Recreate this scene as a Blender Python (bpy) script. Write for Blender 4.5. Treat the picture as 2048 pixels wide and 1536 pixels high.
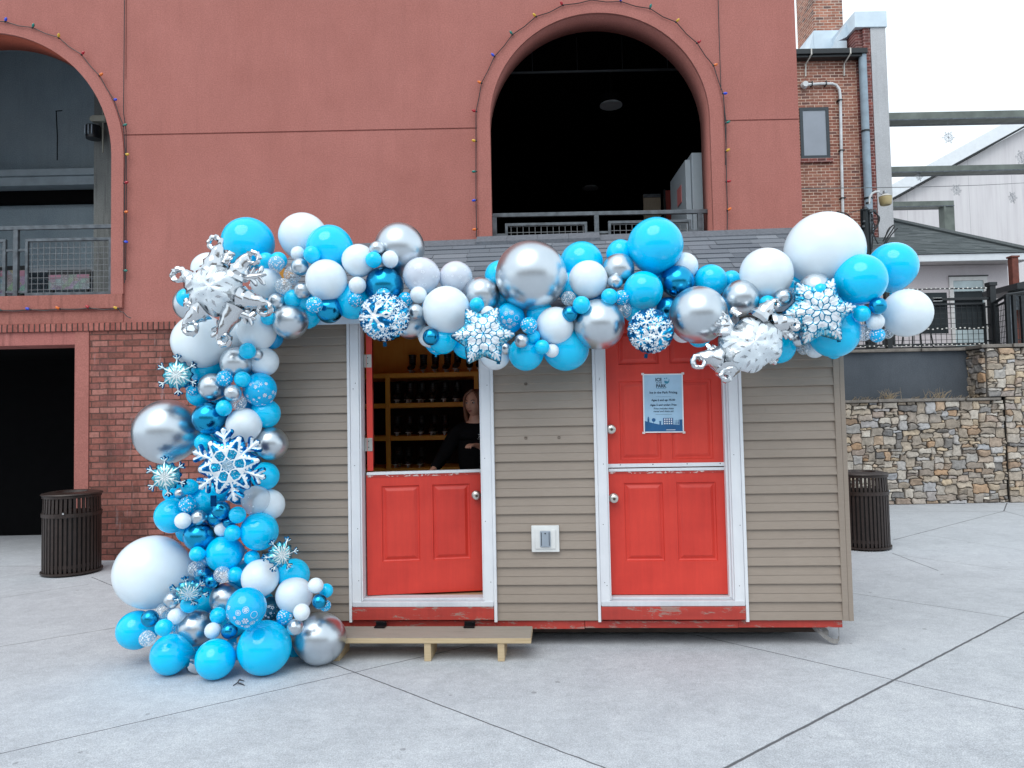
import bpy, bmesh, math, random
import numpy as np
from mathutils import Vector, Matrix, noise
random.seed(7)
for o in list(bpy.data.objects): bpy.data.objects.remove(o)
S = bpy.context.scene
COL = S.collection
# ------------------------------------------------------------------ camera
FPX, PIT, ROL, CH = 1450.0, math.atan(3.0e-5*1450.0), 0.02, 1.70
cam = bpy.data.cameras.new('camera'); camo = bpy.data.objects.new('camera', cam); COL.objects.link(camo)
cam.sensor_width = 36.0; cam.lens = 36.0*FPX/2048.0; cam.clip_start = 0.05; cam.clip_end = 600
_F = Vector((0, math.cos(PIT), math.sin(PIT))); _R0 = Vector((1, 0, 0)); _U0 = Vector((0, -math.sin(PIT), math.cos(PIT)))
_R = _R0*math.cos(ROL) - _U0*math.sin(ROL); _U = _U0*math.cos(ROL) + _R0*math.sin(ROL)
mw = Matrix((( _R.x, _U.x, -_F.x, 0), (_R.y, _U.y, -_F.y, 0), (_R.z, _U.z, -_F.z, CH), (0, 0, 0, 1)))
camo.matrix_world = mw
S.camera = camo
# ------------------------------------------------------------------ sky, sun, exposure
SUN_EL, SUN_AZ = 52.0, 200.0      # azimuth measured clockwise from +Y
w = bpy.data.worlds.new('World'); S.world = w; w.use_nodes = True
nt = w.node_tree; nt.nodes.clear()
wo = nt.nodes.new('ShaderNodeOutputWorld'); bg = nt.nodes.new('ShaderNodeBackground')
sky = nt.nodes.new('ShaderNodeTexSky'); sky.sky_type = 'NISHITA'; sky.sun_disc = False
sky.sun_elevation = math.radians(SUN_EL); sky.sun_rotation = math.radians(SUN_AZ)
tc = nt.nodes.new('ShaderNodeTexCoord'); nz = nt.nodes.new('ShaderNodeTexNoise'); nz.inputs['Scale'].default_value = 2.2; nz.inputs['Detail'].default_value = 4
nt.links.new(tc.outputs['Generated'], nz.inputs['Vector'])
cr = nt.nodes.new('ShaderNodeValToRGB'); cr.color_ramp.elements[0].position = .25; cr.color_ramp.elements[1].position = .7
cr.color_ramp.elements[0].color = (7.7, 8.9, 9.8, 1); cr.color_ramp.elements[1].color = (9.9, 10.7, 11.2, 1)
nt.links.new(nz.outputs['Fac'], cr.inputs['Fac'])
mx = nt.nodes.new('ShaderNodeMixRGB'); mx.inputs[0].default_value = .90
nt.links.new(sky.outputs['Color'], mx.inputs[1]); nt.links.new(cr.outputs['Color'], mx.inputs[2])
nt.links.new(mx.outputs[0], bg.inputs['Color']); bg.inputs['Strength'].default_value = 0.105
nt.links.new(bg.outputs[0], wo.inputs['Surface'])
sl = bpy.data.lights.new('sun', 'SUN'); sl.energy = 1.15; sl.angle = math.radians(45); sl.color = (1.0, .97, .93)
so = bpy.data.objects.new('sun', sl); COL.objects.link(so)
_az, _el = math.radians(SUN_AZ), math.radians(SUN_EL)
_sd = Vector((math.sin(_az)*math.cos(_el), math.cos(_az)*math.cos(_el), math.sin(_el)))
so.rotation_euler = _sd.to_track_quat('Z', 'Y').to_euler()
S.view_settings.view_transform = 'Standard'; S.view_settings.look = 'None'
S.view_settings.exposure = 0.38; S.view_settings.gamma = 1.0; S.view_settings.use_curve_mapping = False
S.cycles.max_bounces = 10; S.cycles.diffuse_bounces = 6; S.cycles.glossy_bounces = 3; S.cycles.transparent_max_bounces = 12
S.cycles.use_denoising = True
S.cycles.use_adaptive_sampling = True

# ------------------------------------------------------------------ helpers: rays
def ray(x, y): return _F + _R*((x-1024)/FPX) - _U*((y-768)/FPX)
def onY(x, y, Y): d = ray(x, y); return Vector((0, 0, CH)) + d*(Y/d.y)
def onZ(x, y, z=0.0): d = ray(x, y); return Vector((0, 0, CH)) + d*((z-CH)/d.z)
KT = 0.066                               # the kiosk's yaw
KP = Vector((0, 5.42, 0)); KAX = Vector((math.cos(KT), -math.sin(KT), 0)); KN = Vector((math.sin(KT), math.cos(KT), 0))
def onK(x, y, n=0.0):
    d = ray(x, y); o = Vector((0, 0, CH)); p0 = KP + KN*n
    q = o + d*((p0-o).dot(KN)/d.dot(KN)); return ((q-p0).dot(KAX), q.z)
# ------------------------------------------------------------------ helpers: materials
MATS = {}
def _n(nt, t, **k):
    n = nt.nodes.new('ShaderNode'+t)
    for a, b in k.items():
        if a in n.inputs: n.inputs[a].default_value = b
        else: setattr(n, a, b)
    return n
def newmat(name):
    m = bpy.data.materials.new(name); m.use_nodes = True; nt = m.node_tree
    return m, nt, nt.nodes['Principled BSDF'], nt.links
def coords(nt, scale=(1, 1, 1), rot=(0, 0, 0), out='Object'):
    tc = _n(nt, 'TexCoord'); mp = _n(nt, 'Mapping'); mp.inputs['Scale'].default_value = scale; mp.inputs['Rotation'].default_value = rot
    nt.links.new(tc.outputs[out], mp.inputs['Vector']); return mp.outputs[0]
def mixc(nt, fac, a, b, mode='MIX'):
    m = _n(nt, 'MixRGB'); m.blend_type = mode
    for i, v in ((0, fac), (1, a), (2, b)):
        if isinstance(v, (int, float)): m.inputs[i].default_value = v
        elif isinstance(v, tuple): m.inputs[i].default_value = (*v, 1) if len(v) == 3 else v
        else: nt.links.new(v, m.inputs[i])
    return m.outputs[0]
def ramp(nt, src, stops):
    r = _n(nt, 'ValToRGB'); e = r.color_ramp.elements
    e[0].position = stops[0][0]; e[0].color = (*stops[0][1], 1)
    e[1].position = stops[1][0]; e[1].color = (*stops[1][1], 1)
    for p, c in stops[2:]:
        x = e.new(p); x.color = (*c, 1)
    nt.links.new(src, r.inputs['Fac']); return r.outputs['Color']
def noi(nt, vec, scale, detail=4, rough=.55, dist=0):
    n = _n(nt, 'TexNoise'); n.inputs['Scale'].default_value = scale; n.inputs['Detail'].default_value = detail
    n.inputs['Roughness'].default_value = rough; n.inputs['Distortion'].default_value = dist
    nt.links.new(vec, n.inputs['Vector']); return n.outputs['Fac']
def bump(nt, bs, h, strength=.3, dist=.01, prev=None):
    b = _n(nt, 'Bump'); b.inputs['Strength'].default_value = strength; b.inputs['Distance'].default_value = dist
    nt.links.new(h, b.inputs['Height'])
    if prev: nt.links.new(prev, b.inputs['Normal'])
    nt.links.new(b.outputs[0], bs.inputs['Normal']); return b.outputs[0]
def math_(nt, op, a, b=None, c=None, clamp=False):
    m = _n(nt, 'Math'); m.operation = op; m.use_clamp = clamp
    for i, v in enumerate((a, b, c)):
        if v is None: continue
        if isinstance(v, (int, float)): m.inputs[i].default_value = v
        else: nt.links.new(v, m.inputs[i])
    return m.outputs[0]
BW = ((0, 0, 0), (1, 1, 1))
def plain(name, col, rough=.5, metal=0.0, var=.12, scale=6, bmp=0, bscale=60, stretch=(1, 1, 1), coat=0, spec=.5):
    if name in MATS: return MATS[name]
    m, nt, bs, L = newmat(name); v = coords(nt, stretch)
    n = noi(nt, v, scale); c2 = tuple(max(0, c*(1-var)) for c in col); c3 = tuple(min(1, c*(1+var)) for c in col)
    L.new(ramp(nt, n, [(.3, c2), (.7, c3)]), bs.inputs['Base Color'])
    bs.inputs['Roughness'].default_value = rough; bs.inputs['Metallic'].default_value = metal
    bs.inputs['Coat Weight'].default_value = coat; bs.inputs['Specular IOR Level'].default_value = spec
    if bmp: bump(nt, bs, noi(nt, v, bscale, 3), bmp, .004)
    MATS[name] = m; return m
# ------------------------------------------------------------------ helpers: objects
def tag(o, label=None, cat=None, group=None, kind=None):
    if label: o['label'] = label
    if cat: o['category'] = cat
    if group: o['group'] = group
    if kind: o['kind'] = kind
    return o
def empty(name, loc=(0, 0, 0), rz=0, label=None, cat=None, group=None):
    o = bpy.data.objects.new(name, None); COL.objects.link(o); o.location = loc; o.rotation_euler = (0, 0, rz); o.empty_display_size = .1
    return tag(o, label, cat, group)
class MB:
    """collects polygons; coordinates are the parent's local ones"""
    def __init__(s): s.v = []; s.f = []; s.mi = []; s.cur = 0
    def add(s, vs, fs):
        b = len(s.v); s.v += [tuple(v) for v in vs]
        for f in fs: s.f.append(tuple(b+i for i in f)); s.mi.append(s.cur)
        return s
    def box(s, x0, x1, y0, y1, z0, z1):
        v = [(x0, y0, z0), (x1, y0, z0), (x1, y1, z0), (x0, y1, z0), (x0, y0, z1), (x1, y0, z1), (x1, y1, z1), (x0, y1, z1)]
        return s.add(v, [(0, 3, 2, 1), (4, 5, 6, 7), (0, 1, 5, 4), (1, 2, 6, 5), (2, 3, 7, 6), (3, 0, 4, 7)])
    def rbox(s, x0, x1, y0, y1, z0, z1, b=.004):
        """box with chamfered edges"""
        bm = bmesh.new(); bmesh.ops.create_cube(bm, size=1)
        for v in bm.verts:
            v.co = Vector(((x0+x1)/2+v.co.x*(x1-x0), (y0+y1)/2+v.co.y*(y1-y0), (z0+z1)/2+v.co.z*(z1-z0)))
        bmesh.ops.bevel(bm, geom=bm.edges[:], offset=min(b, abs(x1-x0)*.45, abs(y1-y0)*.45, abs(z1-z0)*.45), segments=2, affect='EDGES', profile=.6)
        bm.verts.ensure_lookup_table(); bm.verts.index_update()
        vs = [v.co.copy() for v in bm.verts]; fs = [[v.index for v in f.verts] for f in bm.faces]; bm.free()
        return s.add(vs, fs)
    def tube(s, pts, r, n=8, cap=True):
        pts = [Vector(p) for p in pts]; rs = r if isinstance(r, (list, tuple)) else [r]*len(pts)
        vs = []; up = None
        for i, p in enumerate(pts):
            d = (pts[min(i+1, len(pts)-1)]-pts[max(i-1, 0)])
            if d.length < 1e-9: d = Vector((0, 0, 1))
            d.normalize()
            if up is None: up = d.orthogonal().normalized()
            up = (up - d*up.dot(d))
            if up.length < 1e-6: up = d.orthogonal()
            up.normalize(); sd = d.cross(up)
            for k in range(n):
                a = 2*math.pi*k/n; vs.append(p+up*math.cos(a)*rs[i]+sd*math.sin(a)*rs[i])
        fs = []
        for i in range(len(pts)-1):
            for k in range(n):
                fs.append((i*n+k, i*n+(k+1) % n, (i+1)*n+(k+1) % n, (i+1)*n+k))
        if cap: fs.append(tuple(range(n-1, -1, -1))); fs.append(tuple((len(pts)-1)*n+k for k in range(n)))
        return s.add(vs, fs)
    def lathe(s, prof, c=(0, 0, 0), n=24, axis='z'):
        vs = []
        for r, h in prof:
            for k in range(n):
                a = 2*math.pi*k/n; x, y = r*math.cos(a), r*math.sin(a)
                p = (x, y, h) if axis == 'z' else ((x, h, y) if axis == 'y' else (h, x, y))
                vs.append((c[0]+p[0], c[1]+p[1], c[2]+p[2]))
        fs = [(i*n+k, i*n+(k+1) % n, (i+1)*n+(k+1) % n, (i+1)*n+k) for i in range(len(prof)-1) for k in range(n)]
        if prof[0][0] > 1e-6: fs.append(tuple(range(n-1, -1, -1)))
        if prof[-1][0] > 1e-6: fs.append(tuple((len(prof)-1)*n+k for k in range(n)))
        return s.add(vs, fs)
    def quad(s, a, b, c, d): return s.add([a, b, c, d], [(0, 1, 2, 3)])
    def prism(s, poly, y0, y1):
        """polygon in x,z extruded along y"""
        n = len(poly); vs = [(x, y0, z) for x, z in poly]+[(x, y1, z) for x, z in poly]
        return s.add(vs, [tuple(range(n)), tuple(range(2*n-1, n-1, -1))]+[(i, (i+1) % n, n+(i+1) % n, n+i) for i in range(n)])
    def build(s, name, mat, parent=None, smooth=False, rot=None, loc=None, fixn=True):
        me = bpy.data.meshes.new(name); me.from_pydata(s.v, [], s.f)
        for m in (mat if isinstance(mat, (list, tuple)) else [mat]): me.materials.append(m)
        for p, mi in zip(me.polygons, s.mi): p.material_index = mi; p.use_smooth = smooth
        if fixn:
            bm = bmesh.new(); bm.from_mesh(me); bmesh.ops.remove_doubles(bm, verts=bm.verts, dist=1e-5)
            bmesh.ops.recalc_face_normals(bm, faces=bm.faces); bm.to_mesh(me); bm.free()
        if smooth:
            try: me.set_sharp_from_angle(angle=math.radians(40))
            except Exception: pass
        me.update()
        o = bpy.data.objects.new(name, me); COL.objects.link(o)
        if parent: o.parent = parent
        if loc: o.location = loc
        if rot: o.rotation_euler = rot
        return o
def kids(o): return [c for c in bpy.data.objects if c.parent == o]
def copy_tree(o, parent=None):
    c = o.copy(); COL.objects.link(c)
    if parent: c.parent = parent
    for ch in kids(o): copy_tree(ch, c)
    return c
def text_mesh(txt, size, mat, name, parent, loc, rot, align='CENTER', ext=.0004, bold=0, shear=0, sx=1.0):
    cu = bpy.data.curves.new(name, 'FONT'); cu.body = txt; cu.size = size; cu.align_x = align; cu.align_y = 'CENTER'
    cu.extrude = ext; cu.offset = bold; cu.shear = shear; cu.resolution_u = 3
    t = bpy.data.objects.new('tmp', cu); COL.objects.link(t)
    dg = bpy.context.evaluated_depsgraph_get(); me = bpy.data.meshes.new_from_object(t.evaluated_get(dg))
    bpy.data.objects.remove(t); me.materials.clear(); me.materials.append(mat)
    o = bpy.data.objects.new(name, me); COL.objects.link(o); o.parent = parent; o.location = loc; o.rotation_euler = rot; o.scale = (sx, 1, 1)
    return o
# ------------------------------------------------------------------ pavement
def seg_mask(nt, X, Y, segs):
    """minimum distance to drawn joint segments, in metres"""
    out = None
    for (ax, ay), (bx, by), wd in segs:
        dx, dy = bx-ax, by-ay; ln = math.hypot(dx, dy); dx /= ln; dy /= ln
        al = math_(nt, 'ADD', math_(nt, 'MULTIPLY', X, dx), math_(nt, 'MULTIPLY_ADD', Y, dy, -(ax*dx+ay*dy)))
        pe = math_(nt, 'ABSOLUTE', math_(nt, 'ADD', math_(nt, 'MULTIPLY', X, -dy), math_(nt, 'MULTIPLY_ADD', Y, dx, ax*dy-ay*dx)))
        # beyond the ends
        ex = math_(nt, 'MAXIMUM', math_(nt, 'MULTIPLY', al, -1), math_(nt, 'SUBTRACT', al, ln))
        ex = math_(nt, 'MAXIMUM', ex, 0)
        d = math_(nt, 'DIVIDE', math_(nt, 'ADD', pe, ex), wd)
        out = d if out is None else math_(nt, 'MINIMUM', out, d)
    return out
m, nt, bs, L = newmat('brushed_concrete')
tc = _n(nt, 'TexCoord'); P = tc.outputs['Object']
nw = _n(nt, 'TexNoise', Scale=9.0); L.new(P, nw.inputs['Vector'])
wv = _n(nt, 'VectorMath'); wv.operation = 'MULTIPLY_ADD'; L.new(nw.outputs['Color'], wv.inputs[0]); wv.inputs[1].default_value = (.012,)*3; L.new(P, wv.inputs[2])
sp = _n(nt, 'SeparateXYZ'); L.new(wv.outputs[0], sp.inputs[0])
G2 = lambda x, y: tuple(onZ(x, y))[:2]
J = [((0, 1507), (950, 1289), .0045), ((655, 1322), (1260, 1553), .005), ((1395, 1270), (2080, 1425), .005), ((1400, 1562), (2080, 1207), .009),
     ((0, 1293), (240, 1254), .0045), ((0, 1196), (180, 1168), .004), ((185, 1154), (260, 1185), .005), ((60, 1150), (95, 1146), .004),
     ((1700, 1185), (2080, 1244), .0045), ((1785, 1106), (1877, 1141), .006), ((1786, 1080), (2008, 1022), .007), ((2008, 1022), (2014, 1006), .009),
     ((2008, 1022), (2090, 1043), .007), ((1690, 1023), (2008, 1023), .005), ((0, 1132), (85, 1132), .006), ((1830, 1066), (2090, 1108), .003), ((1800, 1110), (2020, 1140), .003)]
d = seg_mask(nt, sp.outputs['X'], sp.outputs['Y'], [(G2(*a), G2(*b), wd) for a, b, wd in J])
jm = _n(nt, 'MapRange'); jm.inputs['From Min'].default_value = .55; jm.inputs['From Max'].default_value = 1.35; jm.inputs['To Min'].default_value = 1; jm.inputs['To Max'].default_value = 0
L.new(d, jm.inputs['Value']); jm.interpolation_type = 'SMOOTHSTEP'
v1 = coords(nt, (1, 1, 1)); v2 = coords(nt, (.8, 2.2, 1), (0, 0, .12))
big = noi(nt, v1, .55, 5, .6); brush = noi(nt, v2, 9, 5, .65); fine = noi(nt, v1, 130, 3, .7); mid = noi(nt, v1, 3.2, 6, .62, .4)
c = ramp(nt, big, [(.3, (.42, .442, .468)), (.72, (.50, .522, .550))])
c = mixc(nt, .55, c, ramp(nt, mid, [(.32, (.40, .40, .41)), (.7, (.58, .58, .58))]), 'OVERLAY')
c = mixc(nt, .22, c, ramp(nt, brush, [(.30, (.36, .36, .36)), (.72, (.62, .62, .62))]), 'OVERLAY')
c = mixc(nt, .30, c, ramp(nt, noi(nt, v1, 14, 6, .7, .3), [(.34, (.34,)*3), (.66, (.66,)*3)]), 'OVERLAY')
c = mixc(nt, .5, c, ramp(nt, fine, [(.36, (.2, .2, .2)), (.64, (.8, .8, .8))]), 'OVERLAY')
c = mixc(nt, .3, c, ramp(nt, noi(nt, v1, 45, 5, .75), [(.36, (.3, .3, .3)), (.64, (.7, .7, .7))]), 'OVERLAY')
# every pour between the long joints has its own tone
for (a_, b_), dt in ((J[0][:2], .035), (J[1][:2], -.03), (J[2][:2], .03), (J[3][:2], .05)):
    (ax, ay), (bx, by) = G2(*a_), G2(*b_); ln_ = math.hypot(bx-ax, by-ay); nx_, ny_ = -(by-ay)/ln_, (bx-ax)/ln_
    sd_ = math_(nt, 'GREATER_THAN', math_(nt, 'ADD', math_(nt, 'MULTIPLY', sp.outputs['X'], nx_), math_(nt, 'MULTIPLY_ADD', sp.outputs['Y'], ny_, -(ax*nx_+ay*ny_))), 0)
    c = mixc(nt, math_(nt, 'MULTIPLY', sd_, abs(dt)*2), c, (.62, .65, .69) if dt > 0 else (.30, .31, .33))
# dark specks and small round stains
vo = _n(nt, 'TexVoronoi', Scale=3.3); L.new(wv.outputs[0], vo.inputs['Vector'])
spk = math_(nt, 'LESS_THAN', vo.outputs['Distance'], math_(nt, 'MULTIPLY', noi(nt, v1, 1.7, 2), .10))
c = mixc(nt, math_(nt, 'MULTIPLY', spk, .45), c, (.13, .13, .135))
vs = _n(nt, 'TexVoronoi', Scale=21.0); L.new(P, vs.inputs['Vector'])
sp2 = math_(nt, 'LESS_THAN', vs.outputs['Distance'], math_(nt, 'MULTIPLY', math_(nt, 'POWER', noi(nt, v1, 2.6, 3), 3), .42))
c = mixc(nt, math_(nt, 'MULTIPLY', sp2, .35), c, (.2, .2, .2))
# slabs differ a little in tone either side of the long joints: pale drag marks
wh = ramp(nt, noi(nt, coords(nt, (.8, 5, 1), (0, 0, -.35)), 2.4, 6, .7), [(.60, (0, 0, 0)), (.74, (.55, .55, .55))])
c = mixc(nt, math_(nt, 'MULTIPLY', wh, .5), c, (.62, .64, .66))
c = mixc(nt, math_(nt, 'MULTIPLY', jm.outputs[0], .84), c, (.045, .045, .05))
L.new(c, bs.inputs['Base Color']); bs.inputs['Roughness'].default_value = .82; bs.inputs['Specular IOR Level'].default_value = .3
h = math_(nt, 'SUBTRACT', math_(nt, 'MULTIPLY', fine, .2), jm.outputs[0])
b1 = bump(nt, bs, h, .5, .006); bump(nt, bs, brush, .15, .003, b1)
g = MB(); g.quad((-120, -60, 0), (120, -60, 0), (120, 180, 0), (-120, 180, 0))
tag(g.build('pavement', m), kind='structure')

# ------------------------------------------------------------------ shared materials
def stucco(name, c0, c1, grime=.0):
    m, nt, bs, L = newmat(name); v = coords(nt)
    c = ramp(nt, noi(nt, v, .8, 5, .6), [(.3, c0), (.7, c1)])
    c = mixc(nt, .30, c, ramp(nt, noi(nt, v, 60, 4, .65), [(.35, (.25,)*3), (.66, (.76,)*3)]), 'OVERLAY')
    c = mixc(nt, .14, c, ramp(nt, noi(nt, coords(nt, (1, 1, .45)), 3.2, 6, .7), [(.3, (.3,)*3), (.7, (.7,)*3)]), 'OVERLAY')
    if grime:
        st = noi(nt, coords(nt, (7, 1, .55)), 1.6, 6, .66)
        c = mixc(nt, math_(nt, 'MULTIPLY', ramp(nt, st, [(.52, (0, 0, 0)), (.72, (1, 1, 1))]), grime), c, tuple(x*.38+.01 for x in c0))
        st2 = noi(nt, coords(nt, (9, 1, .5), (0, 0, 0)), 2.3, 4, .6)
        c = mixc(nt, math_(nt, 'MULTIPLY', ramp(nt, st2, [(.66, (0, 0, 0)), (.76, (1, 1, 1))]), grime*.8), c, (.5, .42, .42))
    L.new(c, bs.inputs['Base Color']); bs.inputs['Roughness'].default_value = .9; bs.inputs['Specular IOR Level'].default_value = .2
    b1 = bump(nt, bs, noi(nt, v, 90, 4, .7), .55, .006); bump(nt, bs, noi(nt, v, 2.0, 3), .25, .03, b1)
    return m
M_red = stucco('red_stucco', (.355, .136, .114), (.40, .160, .137), .10)
M_redg = stucco('grimy_red_stucco', (.315, .118, .096), (.365, .145, .12), .55)
M_reveal = stucco('rust_stucco', (.32, .075, .045), (.42, .11, .07))
def bricks(name, cols, mortar, bw=.203, bh=.0765, ms=.006, stain=0, white=0, bmp=.5, axis='xz', squash=0.0):
    m, nt, bs, L = newmat(name)
    tc = _n(nt, 'TexCoord'); sp = _n(nt, 'SeparateXYZ'); L.new(tc.outputs['Object'], sp.inputs[0]); cb = _n(nt, 'CombineXYZ')
    L.new(sp.outputs['X' if axis == 'xz' else 'Y'], cb.inputs[0]); L.new(sp.outputs['Z'], cb.inputs[1])
    v0 = tc.outputs['Object']; nn = _n(nt, 'TexNoise', Scale=7.0); L.new(v0, nn.inputs['Vector'])
    wv = _n(nt, 'VectorMath'); wv.operation = 'MULTIPLY_ADD'; L.new(nn.outputs['Color'], wv.inputs[0]); wv.inputs[1].default_value = (.012,)*3; L.new(cb.outputs[0], wv.inputs[2])
    br = _n(nt, 'TexBrick'); L.new(wv.outputs[0], br.inputs['Vector']); br.inputs['Scale'].default_value = 1
    br.inputs['Brick Width'].default_value = bw; br.inputs['Row Height'].default_value = bh; br.inputs['Mortar Size'].default_value = ms; br.inputs['Mortar Smooth'].default_value = .25
    br.inputs['Color1'].default_value = (0, 0, 0, 1); br.inputs['Color2'].default_value = (1, 1, 1, 1); br.inputs['Mortar'].default_value = (.5, .5, .5, 1); br.inputs['Bias'].default_value = 0
    c = ramp(nt, br.outputs['Color'], [(i/(len(cols)-1)*.96+.02, cc) for i, cc in enumerate(cols)])
    c = mixc(nt, .45, c, ramp(nt, noi(nt, v0, 26, 5, .7), [(.3, (.22,)*3), (.7, (.78,)*3)]), 'OVERLAY')
    c = mixc(nt, .35, c, ramp(nt, noi(nt, v0, 1.3, 4, .6), [(.3, (.25,)*3), (.7, (.75,)*3)]), 'OVERLAY')
    mort = mixc(nt, .4, mortar, ramp(nt, noi(nt, v0, 5, 4), [(.35, (.2,)*3), (.65, (.8,)*3)]), 'OVERLAY')
    c = mixc(nt, br.outputs['Fac'], c, mort)
    if stain:
        st = noi(nt, coords(nt, (3.2, 1, .9)), 1.5, 6, .7)
        c = mixc(nt, math_(nt, 'MULTIPLY', ramp(nt, st, [(.5, (0, 0, 0)), (.68, (1, 1, 1))]), stain), c, (.05, .035, .03))
    if white:
        # lime run-off: a pale streak below the leaking joint, plus scattered efflorescence
        st = noi(nt, coords(nt, (5, 1, .8)), 1.1, 6, .72)
        c = mixc(nt, math_(nt, 'MULTIPLY', ramp(nt, st, [(.60, (0, 0, 0)), (.74, (1, 1, 1))]), white), c, (.46, .40, .42))
    L.new(c, bs.inputs['Base Color']); bs.inputs['Roughness'].default_value = .88; bs.inputs['Specular IOR Level'].default_value = .25
    h = math_(nt, 'SUBTRACT', math_(nt, 'MULTIPLY', noi(nt, v0, 30, 4), .35), br.outputs['Fac'])
    bump(nt, bs, h, bmp, .012)
    return m
M_nearbrick = bricks('painted_red_brick', [(.20, .078, .062), (.34, .13, .105), (.28, .10, .08), (.39, .17, .14), (.24, .09, .078)], (.13, .068, .058), ms=.0075, stain=.55, white=.6, bmp=.9)
M_farbrick = bricks('old_orange_brick', [(.20, .080, .058), (.31, .13, .092), (.25, .10, .075), (.38, .18, .125), (.16, .08, .07)], (.60, .44, .36), bw=.215, bh=.077, ms=.0085, stain=.25)
M_darkbrick = bricks('dark_red_brick', [(.15, .045, .04), (.21, .06, .052), (.10, .045, .045), (.26, .08, .065)], (.40, .27, .25), bw=.215, bh=.077, ms=.008, stain=.5)
M_chim = bricks('chimney_brick', [(.30, .12, .08), (.42, .19, .13), (.12, .08, .075), (.36, .15, .10)], (.55, .45, .38), bw=.215, bh=.077, ms=.009, stain=.25)
M_chims = bricks('chimney_brick_side', [(.30, .12, .08), (.42, .19, .13), (.12, .08, .075), (.36, .15, .10)], (.55, .45, .38), bw=.215, bh=.077, ms=.009, stain=.25, axis='yz')
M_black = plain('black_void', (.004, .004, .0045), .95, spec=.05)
M_steel = plain('weathered_steel', (.105, .12, .135), .5, .5, .35, 12)
M_dkmetal = plain('black_painted_metal', (.012, .015, .018), .4, 0, .3, 20)
M_brown = plain('dark_brown_metal', (.032, .021, .018), .42, .15, .25, 15)
M_galv = plain('galvanised_sheet', (.58, .68, .76), .35, .25, .08, 3)

def shader_boards(name, cols, scale=(1, 1, 1), rough=.6, grain=14, bmp=.2, dark=None):
    m, nt, bs, L = newmat(name); v = coords(nt, scale)
    c = ramp(nt, noi(nt, v, grain, 6, .65, .6), [(.25+.5*i/(len(cols)-1), cc) for i, cc in enumerate(cols)])
    L.new(c, bs.inputs['Base Color']); bs.inputs['Roughness'].default_value = rough
    bump(nt, bs, noi(nt, v, grain*2, 4), bmp, .003); return m

# ------------------------------------------------------------------ the red stucco building
BY = 9.1
bld = empty('stucco_building', (0, BY, 0), 0, 'red stucco building with big arched openings above a painted brick ground floor', 'building')
def arc(cx, cz, r, a0, a1, n):
    return [(cx+r*math.cos(math.radians(a0+(a1-a0)*i/n)), cz+r*math.sin(math.radians(a0+(a1-a0)*i/n))) for i in range(n+1)]
XE = 3.727
LA = (-6.66, 5.10, 1.632, 3.33); RA = (1.185, 5.43, 1.40, 3.30)
def arch_poly(A, grow=0, zb=None):
    cx, cz, r, z0 = A; r += grow
    if zb is not None: z0 = zb
    return [(cx-r, z0), (cx+r, z0)] + arc(cx, cz, r, 0, 180, 40)
def flat_with_holes(name, outer, holes, thick, mat, parent, y0=0.0):
    cu = bpy.data.curves.new(name, 'CURVE'); cu.dimensions = '2D'; cu.fill_mode = 'BOTH'; cu.extrude = thick/2
    for pl in [outer]+holes:
        sp = cu.splines.new('POLY'); sp.points.add(len(pl)-1)
        for p, (x, z) in zip(sp.points, pl): p.co = (x, z, 0, 1)
        sp.use_cyclic_u = True
    t = bpy.data.objects.new('tmp', cu); COL.objects.link(t)
    dg = bpy.context.evaluated_depsgraph_get(); me = bpy.data.meshes.new_from_object(t.evaluated_get(dg)); bpy.data.objects.remove(t)
    me.name = name
    for v in me.vertices: x, z, e = v.co; v.co = (x, y0+thick/2-e, z)
    bm = bmesh.new(); bm.from_mesh(me); bmesh.ops.remove_doubles(bm, verts=bm.verts, dist=1e-5); bmesh.ops.recalc_face_normals(bm, faces=bm.faces); bm.to_mesh(me); bm.free()
    me.materials.clear(); me.materials.append(mat)
    o = bpy.data.objects.new(name, me); COL.objects.link(o); o.parent = parent
    return o
wall = flat_with_holes('wall', [(-14, 2.97), (XE, 2.97), (XE, 11), (-14, 11)], [arch_poly(LA), arch_poly(RA), arch_poly((-11.3, 5.10, 1.632, 3.33))], .42, M_red, bld)
# expansion joints: real grooves cut into the stucco
cut = MB(); cut.box(-4.885, -.375, -.05, .014, 5.362, 5.382); cut.box(2.775, XE+.1, -.05, .014, 5.395, 5.413); cut.box(-4.868, -4.858, -.05, .010, 6.1, 11.2)
co = cut.build('tmpcut', M_red); co.parent = bld
md = wall.modifiers.new('b', 'BOOLEAN'); md.operation = 'DIFFERENCE'; md.object = co; md.solver = 'EXACT'
bpy.context.view_layer.update()
me = bpy.data.meshes.new_from_object(wall.evaluated_get(bpy.context.evaluated_depsgraph_get())); wall.modifiers.clear(); wall.data = me; bpy.data.objects.remove(co)
# inner faces of the left arch are rust coloured
wall.data.materials.append(M_reveal)
for p in wall.data.polygons:
    c_ = p.center
    if abs(p.normal.y) < .3 and c_.x < -4.9 and c_.z > 3.4 and c_.x > -8.4: p.material_index = 1
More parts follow.
